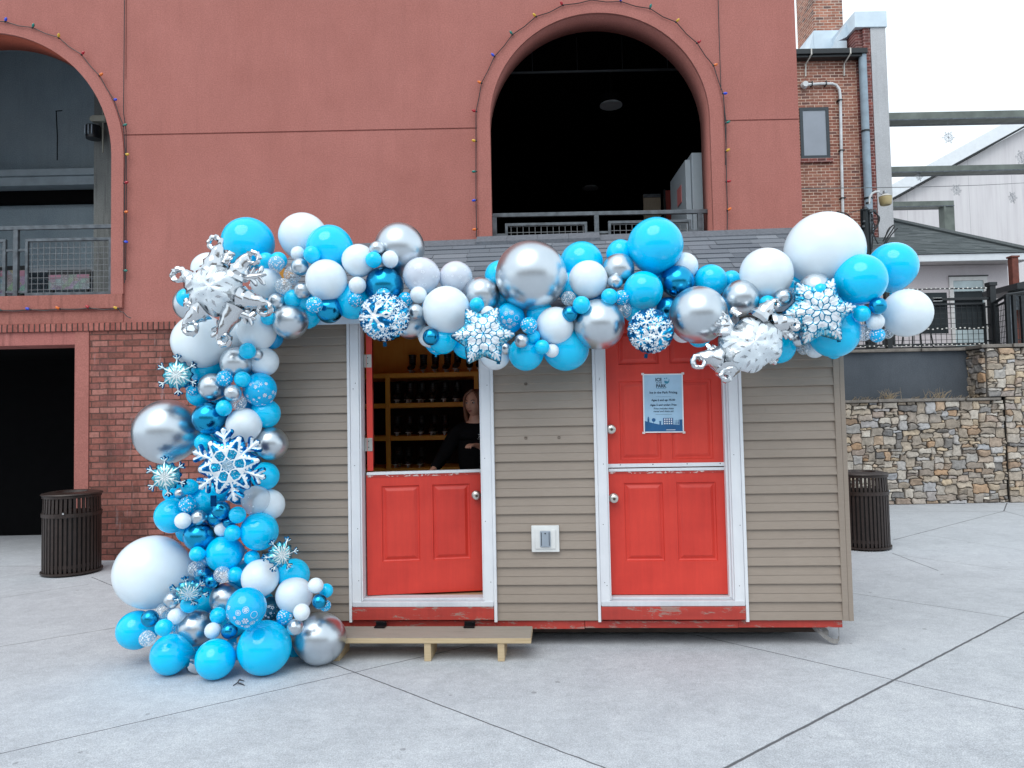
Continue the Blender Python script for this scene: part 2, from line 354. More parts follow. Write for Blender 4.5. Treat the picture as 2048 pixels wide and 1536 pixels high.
# raised trim round the arches
def trim(A, zb, name, wdt, mat):
    inner = arch_poly(A, .0, zb); outer = arch_poly(A, wdt, zb)
    n = len(inner); mb = MB()
    pi = inner[1:]+[inner[0]]; po = outer[1:]+[outer[0]]       # open band from right foot over the arch to left foot
    for i in range(len(pi)-1):
        a, b, c2, d2 = pi[i], pi[i+1], po[i+1], po[i]
        y = -.035
        mb.quad((a[0], y, a[1]), (b[0], y, b[1]), (c2[0], y, c2[1]), (d2[0], y, d2[1]))
        mb.quad((d2[0], y, d2[1]), (c2[0], y, c2[1]), (c2[0], .004, c2[1]), (d2[0], .004, d2[1]))
        mb.quad((a[0], y, a[1]), (b[0], y, b[1]), (b[0], .004, b[1]), (a[0], .004, a[1]))
    return mb.build(name, mat, bld)
trim(LA, 3.33, 'arch_trim', .155, M_red); trim(RA, 3.0, 'arch_trim', .165, M_red)
mb = MB(); mb.rbox(-14, -4.880, -.045, .03, 3.150, 3.328, .006); mb.build('window_sill', M_redg, bld)
mb = MB(); mb.box(-14, -4.885, -.012, .02, 2.972, 3.118); mb.build('sill_band', M_redg, bld)
# soldier course, lintel, door surround, brick
m_sold = bricks('soldier_brick', [(.30, .10, .082), (.38, .14, .115), (.27, .085, .07)], (.07, .04, .035), bw=.068, bh=.30, ms=.010, stain=.35)
mb = MB(); mb.rbox(-14, XE, -.03, .1, 2.870, 2.968, .004); mb.build('soldier_course', m_sold, bld)
mb = MB(); mb.box(-14, -5.492, 0, .42, 2.705, 2.868); mb.build('lintel', stucco('streaked_stucco', (.36, .13, .115), (.43, .17, .15), .8), bld)
mb = MB(); mb.box(-5.490, -5.315, -.012, .42, 0, 2.868); mb.build('door_surround', M_red, bld)
mb = MB(); mb.box(-5.313, XE, .004, .42, 0, 2.868); mb.build('brick_wall', M_nearbrick, bld)
# rooms behind the openings
def room(x0, x1, y0, y1, z0, z1, mat, name='interior_room', skip=()):
    mb = MB()
    if 'b' not in skip: mb.quad((x0, y1, z0), (x1, y1, z0), (x1, y1, z1), (x0, y1, z1))
    mb.quad((x0, y0, z0), (x0, y1, z0), (x0, y1, z1), (x0, y0, z1)); mb.quad((x1, y0, z0), (x1, y1, z0), (x1, y1, z1), (x1, y0, z1))
    mb.quad((x0, y0, z1), (x1, y0, z1), (x1, y1, z1), (x0, y1, z1))
    if 'f' not in skip: mb.quad((x0, y0, z0), (x1, y0, z0), (x1, y1, z0), (x0, y1, z0))
    return mb.build(name, mat, bld)
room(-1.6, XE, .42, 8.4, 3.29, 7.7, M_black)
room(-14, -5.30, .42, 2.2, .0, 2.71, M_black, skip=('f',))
M_slate = stucco('slate_painted_wall', (.25, .32, .37), (.33, .40, .44), .12)
room(-14, -2.5, .42, 2.7, 3.32, 7.9, M_slate)
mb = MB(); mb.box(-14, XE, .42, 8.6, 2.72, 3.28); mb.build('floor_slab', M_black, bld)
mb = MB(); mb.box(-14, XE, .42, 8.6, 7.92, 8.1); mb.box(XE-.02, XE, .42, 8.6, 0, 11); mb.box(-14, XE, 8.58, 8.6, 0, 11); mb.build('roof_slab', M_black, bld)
# beam, ledge, column and joint lines inside the left bay
q = lambda x, y, Y: onY(x, y, Y)
Yb = BY+2.4
z1 = q(60, 345, Yb).z; z2 = q(60, 358, Yb).z; z3 = q(60, 375, Yb).z
mb = MB(); mb.box(-14, -5.6, 2.3, 2.7, z3, z2); mb.box(-14, -5.6, 2.25, 2.7, z2+.004, z1); mb.build('beam', [plain('grey_beam', (.30, .36, .40), .7)], bld)
mb = MB(); mb.box(-14, -5.6, 2.55, 2.69, q(60, 400, Yb).z, z3-.004); mb.build('recess', M_black, bld)
m_col = stucco('stained_concrete', (.14, .15, .15), (.24, .25, .24), .7)
xa = q(188, 300, BY+1.7).x
mb = MB(); mb.box(xa, xa+1.4, 1.7, 2.7, 3.32, 7.9); mb.build('column', m_col, bld)
mb = MB()
for (x0, y0), (x1, y1), wd in [((111, 222), (124, 221), .012), ((112, 223), (114, 320), .012), ((0, 395), (75, 390), .02), ((95, 388), (187, 384), .02), ((60, 392), (75, 386), .02), ((108, 395), (108, 378), .015)]:
    a, b = q(x0, y0, BY+2.69), q(x1, y1, BY+2.69); mb = MB(); mb.tube([(a.x, 2.695, a.z), ((a.x+b.x)/2+.01, 2.695, (a.z+b.z)/2), (b.x, 2.695, b.z)], wd*.6, 5); mb.build('wall_crack', M_black, bld)
# counter-like ledges low in the left bay
mb = MB(); mb.box(-14, -5.0, 2.1, 2.6, q(60, 545, BY+2.1).z, q(60, 536, BY+2.1).z)
mb.box(-14, -5.0, 2.2, 2.6, 3.32, q(60, 585, BY+2.2).z); mb.build('ledge', plain('grey_ledge', (.26, .29, .32), .7), bld)

# wall lamp in the left bay
wl = empty('wall_lamp', onY(187, 265, BY+1.55), 0, 'black ribbed floodlight on a grey bracket inside the left arch', 'lamp')
mb = MB(); mb.lathe([(.0, -.10), (.10, -.10), (.105, -.07), (.105, .08), (.095, .10), (0, .10)], n=20); mb.build('lamp_head', M_dkmetal, wl, True)
mb = MB()
for k in range(3): mb.rbox(-.07+.05*k, -.055+.05*k, -.118, -.09, -.06, .08, .003)
mb.build('rib', plain('grey_trim', (.25, .3, .35), .4), wl)
mb = MB(); mb.rbox(.0, .2, -.04, .04, .16, .25, .01); mb.lathe([(0, -.03), (.045, -.03), (.045, .03), (0, .03)], (0, 0, .2), 14, 'y'); mb.tube([(.13, .02, .5), (.13, .02, -.3)], .012, 8); mb.build('bracket', plain('tan_box', (.32, .32, .27), .6), wl)

# posters / painted panels low behind the left railing
def collage(name, sat):
    m, nt, bs, L = newmat(name); tc = _n(nt, 'TexCoord'); vo = _n(nt, 'TexVoronoi', Scale=9.0); L.new(tc.outputs['Object'], vo.inputs['Vector'])
    hs = _n(nt, 'HueSaturation'); hs.inputs['Saturation'].default_value = sat; hs.inputs['Value'].default_value = .55
    L.new(vo.outputs['Color'], hs.inputs['Color']); n = ramp(nt, noi(nt, tc.outputs['Object'], 34, 6, .8, 3), [(.44, (.02, .03, .05)), (.56, (.5, .52, .55))])
    L.new(mixc(nt, .55, hs.outputs[0], n), bs.inputs['Base Color']); return m
for (x0, x1, y0, y1), nm, lab, sa in [((97, 179, 548, 580), 'pinboard', 'wide collage board behind the railing under the left arch, nearer its right side', .5), ((0, 50, 540, 588), 'pinboard', 'collage board at the left photo edge behind the railing post', .8)]:
    a, b = onY(x0, y1, BY+1.9), onY(x1, y0, BY+1.9); t = empty(nm, ((a.x+b.x)/2, BY+1.9, a.z), 0, lab, 'board'); hw = (b.x-a.x)/2; hh = b.z-a.z
    mb = MB(); mb.rbox(-hw, hw, 0, .03, 0, hh, .004); mb.build('panel', collage('collage', sa), t)
    mb = MB(); mb.rbox(-hw-.02, hw+.02, .005, .035, hh+.0, hh+.07, .004); mb.rbox(-hw-.02, -hw, .005, .035, 0, hh, .004); mb.build('frame', M_dkmetal, t)
    mb = MB(); mb.box(-hw*.98, -hw*.4, -.004, 0, hh*.74, hh*.98); mb.box(hw*.4, hw*.98, -.004, 0, hh*.74, hh*.98); mb.build('pink_strip', plain('pink_paint', (.42, .2, .27), .6), t)
    mb = MB(); mb.box(-hw+.03, -hw+.07, .0, .04, 3.32-a.z, 0); mb.box(hw-.07, hw-.03, .0, .04, 3.32-a.z, 0); mb.build('leg', M_dkmetal, t)

# ------------------------------------------------------------------ balcony railings in the arches
def railing(x0, x1, y, zt, zb, posts, panels, label):
    """world coordinates; panels = (xa, xb, z0, z1)"""
    t = empty('balcony_railing', ((x0+x1)/2, y, zb), 0, label, 'railing'); ox, oz = (x0+x1)/2, zb
    mb = MB(); mb.rbox(x0-ox, x1-ox, -.02, .03, zt-.05-oz, zt-oz, .004); mb.build('handrail', M_steel, t)
    for xp in posts:
        mb = MB(); mb.rbox(xp-.03-ox, xp+.03-ox, -.025, .025, 0, zt-.052-oz, .004); mb.build('post', M_steel, t)
    for xa, xb, z0, z1 in panels:
        mb = MB(); e = .035
        mb.rbox(xa-ox, xb-ox, -.02, .02, z1-e-oz, z1-oz, .003); mb.rbox(xa-ox, xb-ox, -.02, .02, z0-oz, z0+e-oz, .003)
        mb.rbox(xa-ox, xa+e-ox, -.02, .02, z0+e-oz, z1-e-oz, .003); mb.rbox(xb-e-ox, xb-ox, -.02, .02, z0+e-oz, z1-e-oz, .003)
        f = mb.build('panel_frame', M_steel, t)
        g = MB(); s = .078
        k = xa+s
        while k < xb-e: g.box(k-.0032-ox, k+.0032-ox, -.004, .002, z0+e-oz, z1-e-oz); k += s
        k = z0+s
        while k < z1-e: g.box(xa+e-ox, xb-e-ox, -.002, .005, k-.0032-oz, k+.0032-oz); k += s
        g.build('wire_mesh', plain('wire_grey', (.16, .17, .18), .5, .3), f)
    for xp in posts:
        for xa, xb, z0, z1 in panels:
            for xx, yy in ((xa, xp) if xp < xa else (xp, xb),):
                if abs(yy-xx) < .35:
                    for zz in (z1-.16, z0+.04):
                        mb = MB(); mb.rbox(min(xx, yy)-ox, max(xx, yy)-ox, -.012, .012, zz-oz, zz+.03-oz, .002); mb.build('connector', M_steel, t)
    return t
Yr = BY+.22
g1 = lambda x, y: onY(x, y, Yr)
railing(-8.6, LA[0]+LA[2]-.003, Yr, 4.285, 3.335, [g1(33, 500).x, g1(33, 500).x-1.75], [(g1(52, 500).x, g1(221, 500).x+.02, 3.37, g1(120, 477).z), (g1(52, 500).x-1.78, g1(13, 500).x, 3.37, g1(120, 477).z)], 'grey steel balcony railing with wire mesh across the left arch')
railing(RA[0]-RA[2]+.003, RA[0]+RA[2]-.003, Yr, 4.325, 3.31, [g1(989, 450).x, g1(1193, 450).x, g1(1400, 450).x], [(g1(1010, 450).x, g1(1174, 450).x, 3.37, g1(1090, 446).z), (g1(1216, 450).x, g1(1382, 450).x, 3.37, g1(1300, 441).z)], 'grey steel balcony railing across the right arch above the kiosk roof')

# inside the right arch: cabinet, post, red panel, recessed lights
t = empty('electrical_cabinet', onY(1392, 418, BY+.75), 0, 'tall light grey electrical cabinet just inside the right arch', 'cabinet')
a = onY(1372, 418, BY+.75); b = onY(1404, 305, BY+.75); hh = b.z-a.z
t.location = (a.x, BY+.75, a.z-.8)
mgc = plain('cabinet_grey', (.32, .37, .41), .45, 0, .05)
mb = MB(); mb.rbox(.10, .42, .0, 1.1, 0, hh+.8, .008); mb.build('case', mgc, t)
mb = MB(); mb.rbox(.02, .095, .05, 1.0, .02, hh+.72, .006); mb.build('door', mgc, t)
mb = MB(); mb.box(.012, .018, .3, .55, hh+.2, hh+.45); mb.build('warning_label', plain('label_red', (.5, .15, .15), .5), t)
for x, y, Y, lab in ((1222, 209, BY+2.6, 'round recessed ceiling light, the larger and higher one in the dark right arch'), (1181, 375, BY+7.6, 'small round recessed ceiling light deep inside the dark right arch')):
    pz = onY(x, y, Y); t = empty('ceiling_light', pz, 0, lab, 'ceiling light')
    mb = MB(); mb.lathe([(.165, -.02), (.165, 0), (.12, .10), (.06, .12), (0, .12)], n=24); mb.build('reflector', plain('reflector_metal', (.85, .88, .9), .5, 0), t, True)
    mb = MB(); mb.lathe([(.155, -.024), (.185, -.024), (.185, -.005), (.155, -.005), (.155, -.024)], n=24); mb.build('trim_ring', plain('grey_ring', (.4, .42, .44), .5), t, True)
    mb = MB(); mb.lathe([(.17, .01), (.17, .14), (0, .14)], n=20); mb.tube([(0, 0, .14), (0, 0, 7.7-pz.z)], .02, 6); mb.build('housing', M_black, t)
a = onY(1288, 440, BY+3.4); b = onY(1321, 388, BY+3.4); t = empty('plywood_panel', (a.x, BY+3.4, 3.3), 0, 'dim tan board standing inside the right arch behind the railing', 'panel')
mb = MB(); mb.rbox(0, b.x-a.x, 0, .05, 0, b.z-3.3, .004); o = mb.build('board', shader_boards('dull_plywood', [(.30, .24, .17), (.42, .34, .25)], (8, 1, 1)), t)
mb = MB(); mb.rbox(0, b.x-a.x, -.02, .0, b.z-3.36, b.z-3.3, .002); mb.build('edge_strip', M_steel, t)
a = onY(1333, 440, BY+3.0); b = onY(1360, 380, BY+3.0); t = empty('red_screen', (a.x, BY+3.0, 3.3), 0, 'dark red panel inside the right arch beside the grey cabinet', 'panel')
mb = MB(); mb.rbox(0, b.x-a.x, 0, .05, 0, b.z-3.3, .004); mb.build('board', plain('deep_red', (.25, .03, .02), .6), t)
mb = MB(); mb.box(-.03, -.004, 0, .06, 0, b.z-3.28); mb.build('edge_strip', M_dkmetal, t)
# faint pipes under the ceiling of the right bay
t = empty('ceiling_pipe', (0, BY+2.2, 0), 0, 'thin pipe run just visible under the dark ceiling of the right arch', 'pipe')
a = onY(1020, 146, BY+2.2); b = onY(1380, 138, BY+2.2)
mb = MB(); mb.tube([(a.x, 0, a.z), (b.x, 0, b.z)], .02, 6); mb.build('pipe', plain('dull_pipe', (.10, .11, .12), .4, .5), t)
mb = MB()
for k in range(4):
    xk = a.x+(b.x-a.x)*(k+.5)/4; mb.tube([(xk, 0, a.z), (xk, 0, 7.7)], .006, 5)
mb.build('hanger', plain('dull_pipe', (.10, .11, .12), .4, .5), t)

# ------------------------------------------------------------------ string lights
BC = {'b': ('blue', (.01, .05, .55)), 'g': ('green', (.0, .16, .13)), 'y': ('yellow', (.62, .36, .02)), 'r': ('red', (.38, .0, .012)), 'o': ('orange', (.75, .16, .01))}
bulbm = {k: plain('bulb_'+v[0], v[1], .12, 0, .1, 30, coat=.6) for k, v in BC.items()}
mb = MB(); mb.lathe([(0, .045), (.010, .040), (.019, .022), (.021, .006), (.016, -.012), (.0, -.014)], n=12); bulb0 = {}
for k in BC:
    o = mb.build('bulb', bulbm[k], None, True); bulb0[k] = o.data; bpy.data.objects.remove(o)
mbs = MB(); mbs.lathe([(.011, -.012), (.013, -.03), (.010, -.04), (0, -.04)], n=8); o = mbs.build('socket', M_dkmetal, None, True); sock = o.data; bpy.data.objects.remove(o)
def string_light(pts, extra, label, cen):
    t = empty('string_light', onY(pts[0][0], pts[0][1], BY), 0, label, 'string lights', 'christmas lights along the arches'); o0 = t.location
    path = []
    for i, (x, y, c) in enumerate(pts):
        p = onY(x, y, BY-.055)-o0; path.append(p)
        if i+1 < len(pts):
            p2 = onY(pts[i+1][0], pts[i+1][1], BY-.055)-o0; mid = (p+p2)/2; mid.z -= .012+.01*random.random(); path.append(mid)
    mb = MB(); mb.tube(path, .0058, 5)
    for e in extra: mb.tube([onY(x, y, BY-.03)-o0 for x, y in e], .0052, 5)
    mb.build('wire', M_dkmetal, t)
    for x, y, c in pts:
        if c == '-': continue
        p = onY(x, y, BY-.062)-o0; w_ = p+o0
        dx, dz = w_.x-cen[0], w_.z-cen[1]; dr = Vector((dx, -.3, dz if w_.z > cen[1]-.2 else dz*.1)).normalized()
        if w_.z < 3.3: dr = Vector((-.9, -.2, .25)).normalized()
        dr = (dr+Vector((random.uniform(-.5, .5), random.uniform(-.4, .1), random.uniform(-.5, .5)))*.9).normalized()
        b = bpy.data.objects.new('bulb', bulb0[c]); COL.objects.link(b); b.parent = t; b.scale = (.85,)*3; b['label'] = BC[c][0]+' bulb'; b.location = p+dr*.02; b.rotation_euler = dr.to_track_quat('Z', 'Y').to_euler()
        s = bpy.data.objects.new('socket', sock); COL.objects.link(s); s.parent = b
    return t
string_light([(-60, 40, '-'), (-25, 39, 'o'), (10, 43, 'b'), (65, 55, 'g'), (117, 75, 'y'), (163, 109, 'r'), (199, 151, 'o'), (228, 200, 'b'), (247, 251, 'g'), (251, 309, 'y'), (249, 366, 'r'), (249, 424, 'o'), (248, 483, 'b'), (248, 541, 'g'), (249, 566, '-')],
    [[(249, -20), (248, 120), (247, 225), (252, 262), (253, 330), (252, 480), (251, 560)]], 'string of coloured bulbs curving round the left arch', (LA[0], LA[1]))
string_light([(-40, 622, 'y'), (3, 621, 'g'), (60, 619, 'b'), (120, 618, 'o'), (179, 616, 'r'), (236, 617, 'y'), (246, 624, '-'), (262, 636, '-')], [], 'string of coloured bulbs under the sill of the left arch', (-5, 3.5))
string_light([(953, 474, '-'), (953, 458, 'o'), (952, 400, 'b'), (952, 343, 'g'), (952, 282, 'y'), (952, 223, 'r'), (963, 166, 'o'), (989, 113, 'b'), (1025, 69, 'g'), (1072, 33, 'y'), (1126, 10, 'r'), (1183, 0, '-'), (1242, 3, 'b'), (1300, 17, 'g'), (1352, 44, 'y'), (1394, 86, 'r'), (1427, 131, 'o'), (1446, 187, 'b'), (1452, 246, 'g'), (1452, 303, 'y'), (1453, 363, 'r'), (1455, 421, 'o'), (1454, 464, '-')],
    [[(1436, -20), (1438, 60), (1442, 180)], [(1447, 190), (1452, 290), (1451, 330)]], 'string of coloured bulbs running all round the right arch', (RA[0], RA[1]))
# ------------------------------------------------------------------ brick building on the right
FY = 18.0
f = lambda x, y, Y=FY: onY(x, y, Y)
bb = empty('brick_building', (8, FY, 0), 0, 'tall old brick building with gutter, downspout and chimney beside the stucco building', 'building'); bx = 8.0
zg = f(1660, 118).z; XC = f(1719, 300).x
mb = MB(); mb.box(3.0-bx, XC-bx, 0, 6, 0, zg); mb.build('wall', M_farbrick, bb)
XG = f(1746, 300).x; XR = f(1776, 300).x; zt = f(1740, 48, FY-.3).z
mb = MB(); mb.box(XC-bx, XG-bx-.18, -.02, 6, 0, zt); mb.build('party_wall', M_darkbrick, bb)
mb = MB(); mb.box(XG-bx-.18, XG-bx-.002, -.10, 6, 0, zt); mb.build('pilaster', M_darkbrick, bb)
m_grey = stucco('grey_render', (.42, .43, .45), (.50, .51, .53), .12)
mb = MB(); mb.box(XG-bx, XR-bx, -.12, 6, 0, zt); mb.build('end_wall', m_grey, bb)
mb = MB(); mb.rbox(XC-bx-.06, XR-bx+.03, -.16, 6, zt+.003, f(1740, 29).z, .01)
mb.prism([(XC-bx-.06, zt), (XC-bx-.06, f(1740, 31).z), (XC-bx-.30, f(1700, 62).z), (XC-bx-.30, f(1700, 70).z)], .3, .5)
mb.build('parapet_cap', M_galv, bb)
mb = MB(); mb.box(XC-bx-.32, XC-bx-.065, .3, 1.2, zg, zt-.1); mb.build('parapet_flashing', M_galv, bb)
# gutter and brackets
mb = MB(); mb.rbox(3-bx, f(1724, 110).x-bx, -.30, -.02, zg+.0, zg+.13, .01); mb.rbox(3-bx, f(1719, 110).x-bx, -.24, -.02, zg-.06, zg-.001, .006); mb.build('gutter', M_dkmetal, bb)
for x in (1613, 1690):
    a = f(x, 120); mb = MB(); mb.tube([(a.x-bx, -.31, zg+.12), (a.x-bx, -.31, zg-.02), (a.x-bx-.05, -.06, zg-.15), (a.x-bx-.05, -.03, zg-.45)], .018, 6); mb.build('gutter_bracket', plain('pale_metal', (.6, .58, .54), .5), bb)
mb = MB(); xd = f(1722, 200).x-bx; mb.tube([(xd, -.16, zg), (xd+.0, -.16, 6.0), (xd, -.16, 5.0)], .095, 12); mb.build('downspout', plain('blue_grey_paint', (.27, .35, .42), .5, 0, .18, 4), bb, True)
mb = MB()
for zz in (8.6, 6.9): mb.lathe([(.098, zz), (.11, zz), (.11, zz+.04), (.098, zz+.04)], (xd, -.16, 0), 12)
mb.build('pipe_band', M_dkmetal, bb)
# chimney
c0, c1 = f(1627, 30, FY+1.2), f(1685, 30, FY+1.2)
cz = f(1650, 63, FY+1.2).z
mb = MB(); mb.box(c0.x-bx, c1.x-bx, 1.2, 2.3, zg-.5, 15.0); ch = mb.build('chimney', M_chim, bb)
mb = MB(); mb.quad((c0.x-bx-.003, 1.2, zg-.5), (c0.x-bx-.003, 2.3, zg-.5), (c0.x-bx-.003, 2.3, 15), (c0.x-bx-.003, 1.2, 15)); mb.quad((c1.x-bx+.003, 1.2, zg-.5), (c1.x-bx+.003, 2.3, zg-.5), (c1.x-bx+.003, 2.3, 15), (c1.x-bx+.003, 1.2, 15)); mb.build('chimney_side', M_chims, ch)
mb = MB(); mb.box(c0.x-bx-.04, c1.x-bx+.02, 1.14, 2.35, zg-.4, cz); mb.prism([(c0.x-bx-.32, zg-.4), (c0.x-bx-.04, zg-.4), (c0.x-bx-.04, cz-.05), (c0.x-bx-.3, zg+.4)], 1.16, 1.6); mb.build('flashing', M_galv, ch)
mb = MB(); mb.prism([(c1.x-bx+.02, zg-.3), (XC-bx-.30, zg-.3), (XC-bx-.30, zt-.3), (c1.x-bx+.02, cz)], 1.0, 1.1); mb.build('roof_flashing', M_galv, bb)
# window
a, b = f(1602, 318), f(1656, 215); wx0, wx1, wz0, wz1 = a.x-bx, b.x-bx, a.z, b.z; wf = .075
mb = MB(); mb.box(wx0, wx1, -.03, .05, wz1-wf, wz1); mb.box(wx0, wx1, -.03, .05, wz0, wz0+wf); mb.box(wx0, wx0+wf, -.031, .05, wz0+wf, wz1-wf); mb.box(wx1-wf, wx1, -.031, .05, wz0+wf, wz1-wf)
win = mb.build('window', plain('window_frame_dark', (.028, .04, .05), .4), bb)
mb = MB(); mb.box(wx0+wf, wx1-wf, -.012, -.004, wz0+wf, wz1-wf); mb.build('pane', plain('grey_glass', (.24, .27, .32), .12, 0, .1, 1.2, spec=.9), win)
mb = MB(); mb.rbox(wx0-.06, wx1+.06, -.06, .05, wz0-.11, wz0-.003, .008); mb.build('sill', M_darkbrick, win)
# white conduit
pts = [f(x, y) for x, y in ((1608, 172), (1640, 170), (1662, 170), (1670, 173), (1676, 181), (1678, 195), (1680, 300), (1683, 425), (1684, 480))]
mb = MB(); mb.tube([(p.x-bx, -.07, p.z) for p in pts], .036, 10); mb.lathe([(0, -.16), (.07, -.16), (.09, -.05), (0, -.03)], (pts[0].x-bx-.02, 0, pts[0].z-.01), 12, 'y'); cd = mb.build('conduit', plain('white_pipe', (.62, .64, .66), .5, 0, .15, 6), bb, True)
mb = MB()
for x, y in ((1621, 171), (1649, 170), (1677, 203), (1681, 303), (1683, 398)):
    p = f(x, y)
    if y < 180: mb.box(p.x-bx-.012, p.x-bx+.012, -.12, -.0, p.z-.05, p.z+.06)
    else: mb.box(p.x-bx-.06, p.x-bx+.06, -.12, -.0, p.z-.012, p.z+.012)
mb.build('clamp', M_dkmetal, cd)

# ------------------------------------------------------------------ pergola beams
m_beam = plain('grey_green_steel', (.13, .15, .135), .5, .2, .3, 2.5)
def beam(x0p, yc, Y, x1, lab, post=None, th=.2):
    a = onY(x0p, yc, Y); t = empty('steel_beam', (a.x, Y, a.z), 0, lab, 'beam', 'steel pergola beams')
    mb = MB(); mb.rbox(0, x1-a.x, -.0, .30, -.04, th-.04, .006); mb.build('beam', m_beam, t)
    mb = MB(); mb.box(0, x1-a.x, .30, .42, -.04, -.02); mb.box(0, x1-a.x, -.02, -.004, -.045, -.015); mb.build('flange', M_steel, t)
    if post:
        p = onY(post, yc, Y); mb = MB(); mb.rbox(p.x-a.x-.16, p.x-a.x+.16, .02, .3, -a.z, -.045, .006); mb.box(p.x-a.x-.22, p.x-a.x-.163, -.02, .32, -a.z, -.045); mb.build('post', m_beam, t)
    return t
beam(1777, 238, 18.2, 24, 'highest dark steel beam reaching right from the grey end wall against the sky', th=.205)
beam(1780, 343, 21.8, 26, 'middle steel beam crossing in front of the white gabled building', th=.19)
xe3 = onY(1908, 405, 25.4).x
beam(1700, 414, 25.4, xe3, 'lowest steel beam, ending at a post above the low shingled roof', post=1900, th=.2)

# ------------------------------------------------------------------ white gabled hall
WY = 28.0
wb = empty('white_hall', (18, WY, 0), 0, 'big off-white gabled hall behind the beams on the right', 'building'); ox = 18.0
p0, p1 = onY(1780, 404, WY), onY(2048, 257, WY); sl_ = (p1.z-p0.z)/(p1.x-p0.x)
xl, xr = p0.x-1.5, p1.x+6; zl = p0.z-1.5*sl_; zr = p1.z+6*sl_
m, nt, bs, L = newmat('streaked_cladding'); v = coords(nt)
c = ramp(nt, noi(nt, coords(nt, (3, 1, .18)), 1.2, 6, .7), [(.3, (.52, .50, .52)), (.5, (.62, .60, .62)), (.72, (.66, .65, .66))])
tcx = _n(nt, 'TexCoord'); sx = _n(nt, 'SeparateXYZ'); L.new(tcx.outputs['Object'], sx.inputs[0])
wav = math_(nt, 'FRACT', math_(nt, 'MULTIPLY', sx.outputs['X'], 3.3)); st = math_(nt, 'LESS_THAN', wav, .07)
wav2 = math_(nt, 'FRACT', math_(nt, 'MULTIPLY', sx.outputs['X'], .41)); st2 = math_(nt, 'LESS_THAN', wav2, .008)
c = mixc(nt, math_(nt, 'MULTIPLY', st, .10), c, (.35, .34, .36)); c = mixc(nt, math_(nt, 'MULTIPLY', st2, .5), c, (.3, .3, .32))
L.new(c, bs.inputs['Base Color']); bs.inputs['Roughness'].default_value = .6; bump(nt, bs, st, .3, .01)
mb = MB(); mb.prism([(xl-ox, 0), (xr-ox, 0), (xr-ox, zr), (xl-ox, zl)], 0, 14); mb.build('wall', m, wb)
mb = MB(); w_ = .52
mb.prism([(xl-ox-.3, zl-.05), (xr-ox, zr+.1), (xr-ox, zr+.1+w_), (xl-ox-.3, zl-.05+w_)], -.35, 14); mb.build('roof_trim', plain('white_trim', (.72, .76, .80), .5, 0, .05), wb)
mb = MB(); mb.prism([(xl-ox-.3, zl-.13), (xr-ox, zr+.02), (xr-ox, zr+.097), (xl-ox-.3, zl-.053)], -.3, .0); mb.build('drip_edge', M_dkmetal, wb)

# ------------------------------------------------------------------ shingles
def shingle_mat(name, cols, row=.14, wd=.31):
    m, nt, bs, L = newmat(name); tc = _n(nt, 'TexCoord')
    br = _n(nt, 'TexBrick'); L.new(tc.outputs['UV'], br.inputs['Vector']); br.inputs['Scale'].default_value = 1
    br.inputs['Brick Width'].default_value = wd; br.inputs['Row Height'].default_value = row; br.inputs['Mortar Size'].default_value = .006; br.inputs['Mortar Smooth'].default_value = .2
    br.inputs['Color1'].default_value = (0, 0, 0, 1); br.inputs['Color2'].default_value = (1, 1, 1, 1); br.inputs['Mortar'].default_value = (0, 0, 0, 1)
    c = ramp(nt, br.outputs['Color'], [(.05, cols[0]), (.5, cols[1]), (.95, cols[2])])
    c = mixc(nt, .35, c, ramp(nt, noi(nt, coords(nt), 130, 3, .7), [(.3, (.2,)*3), (.7, (.8,)*3)]), 'OVERLAY')
    c = mixc(nt, br.outputs['Fac'], c, (.02, .022, .025))
    L.new(c, bs.inputs['Base Color']); bs.inputs['Roughness'].default_value = .85
    bump(nt, bs, math_(nt, 'SUBTRACT', noi(nt, coords(nt), 160, 3), br.outputs['Fac']), .4, .006); return m
M_shing = shingle_mat('grey_shingles', [(.085, .095, .11), (.125, .138, .158), (.17, .185, .205)])
M_shing2 = shingle_mat('dark_shingles', [(.06, .075, .08), (.085, .10, .105), (.115, .13, .135)], .16, .45)
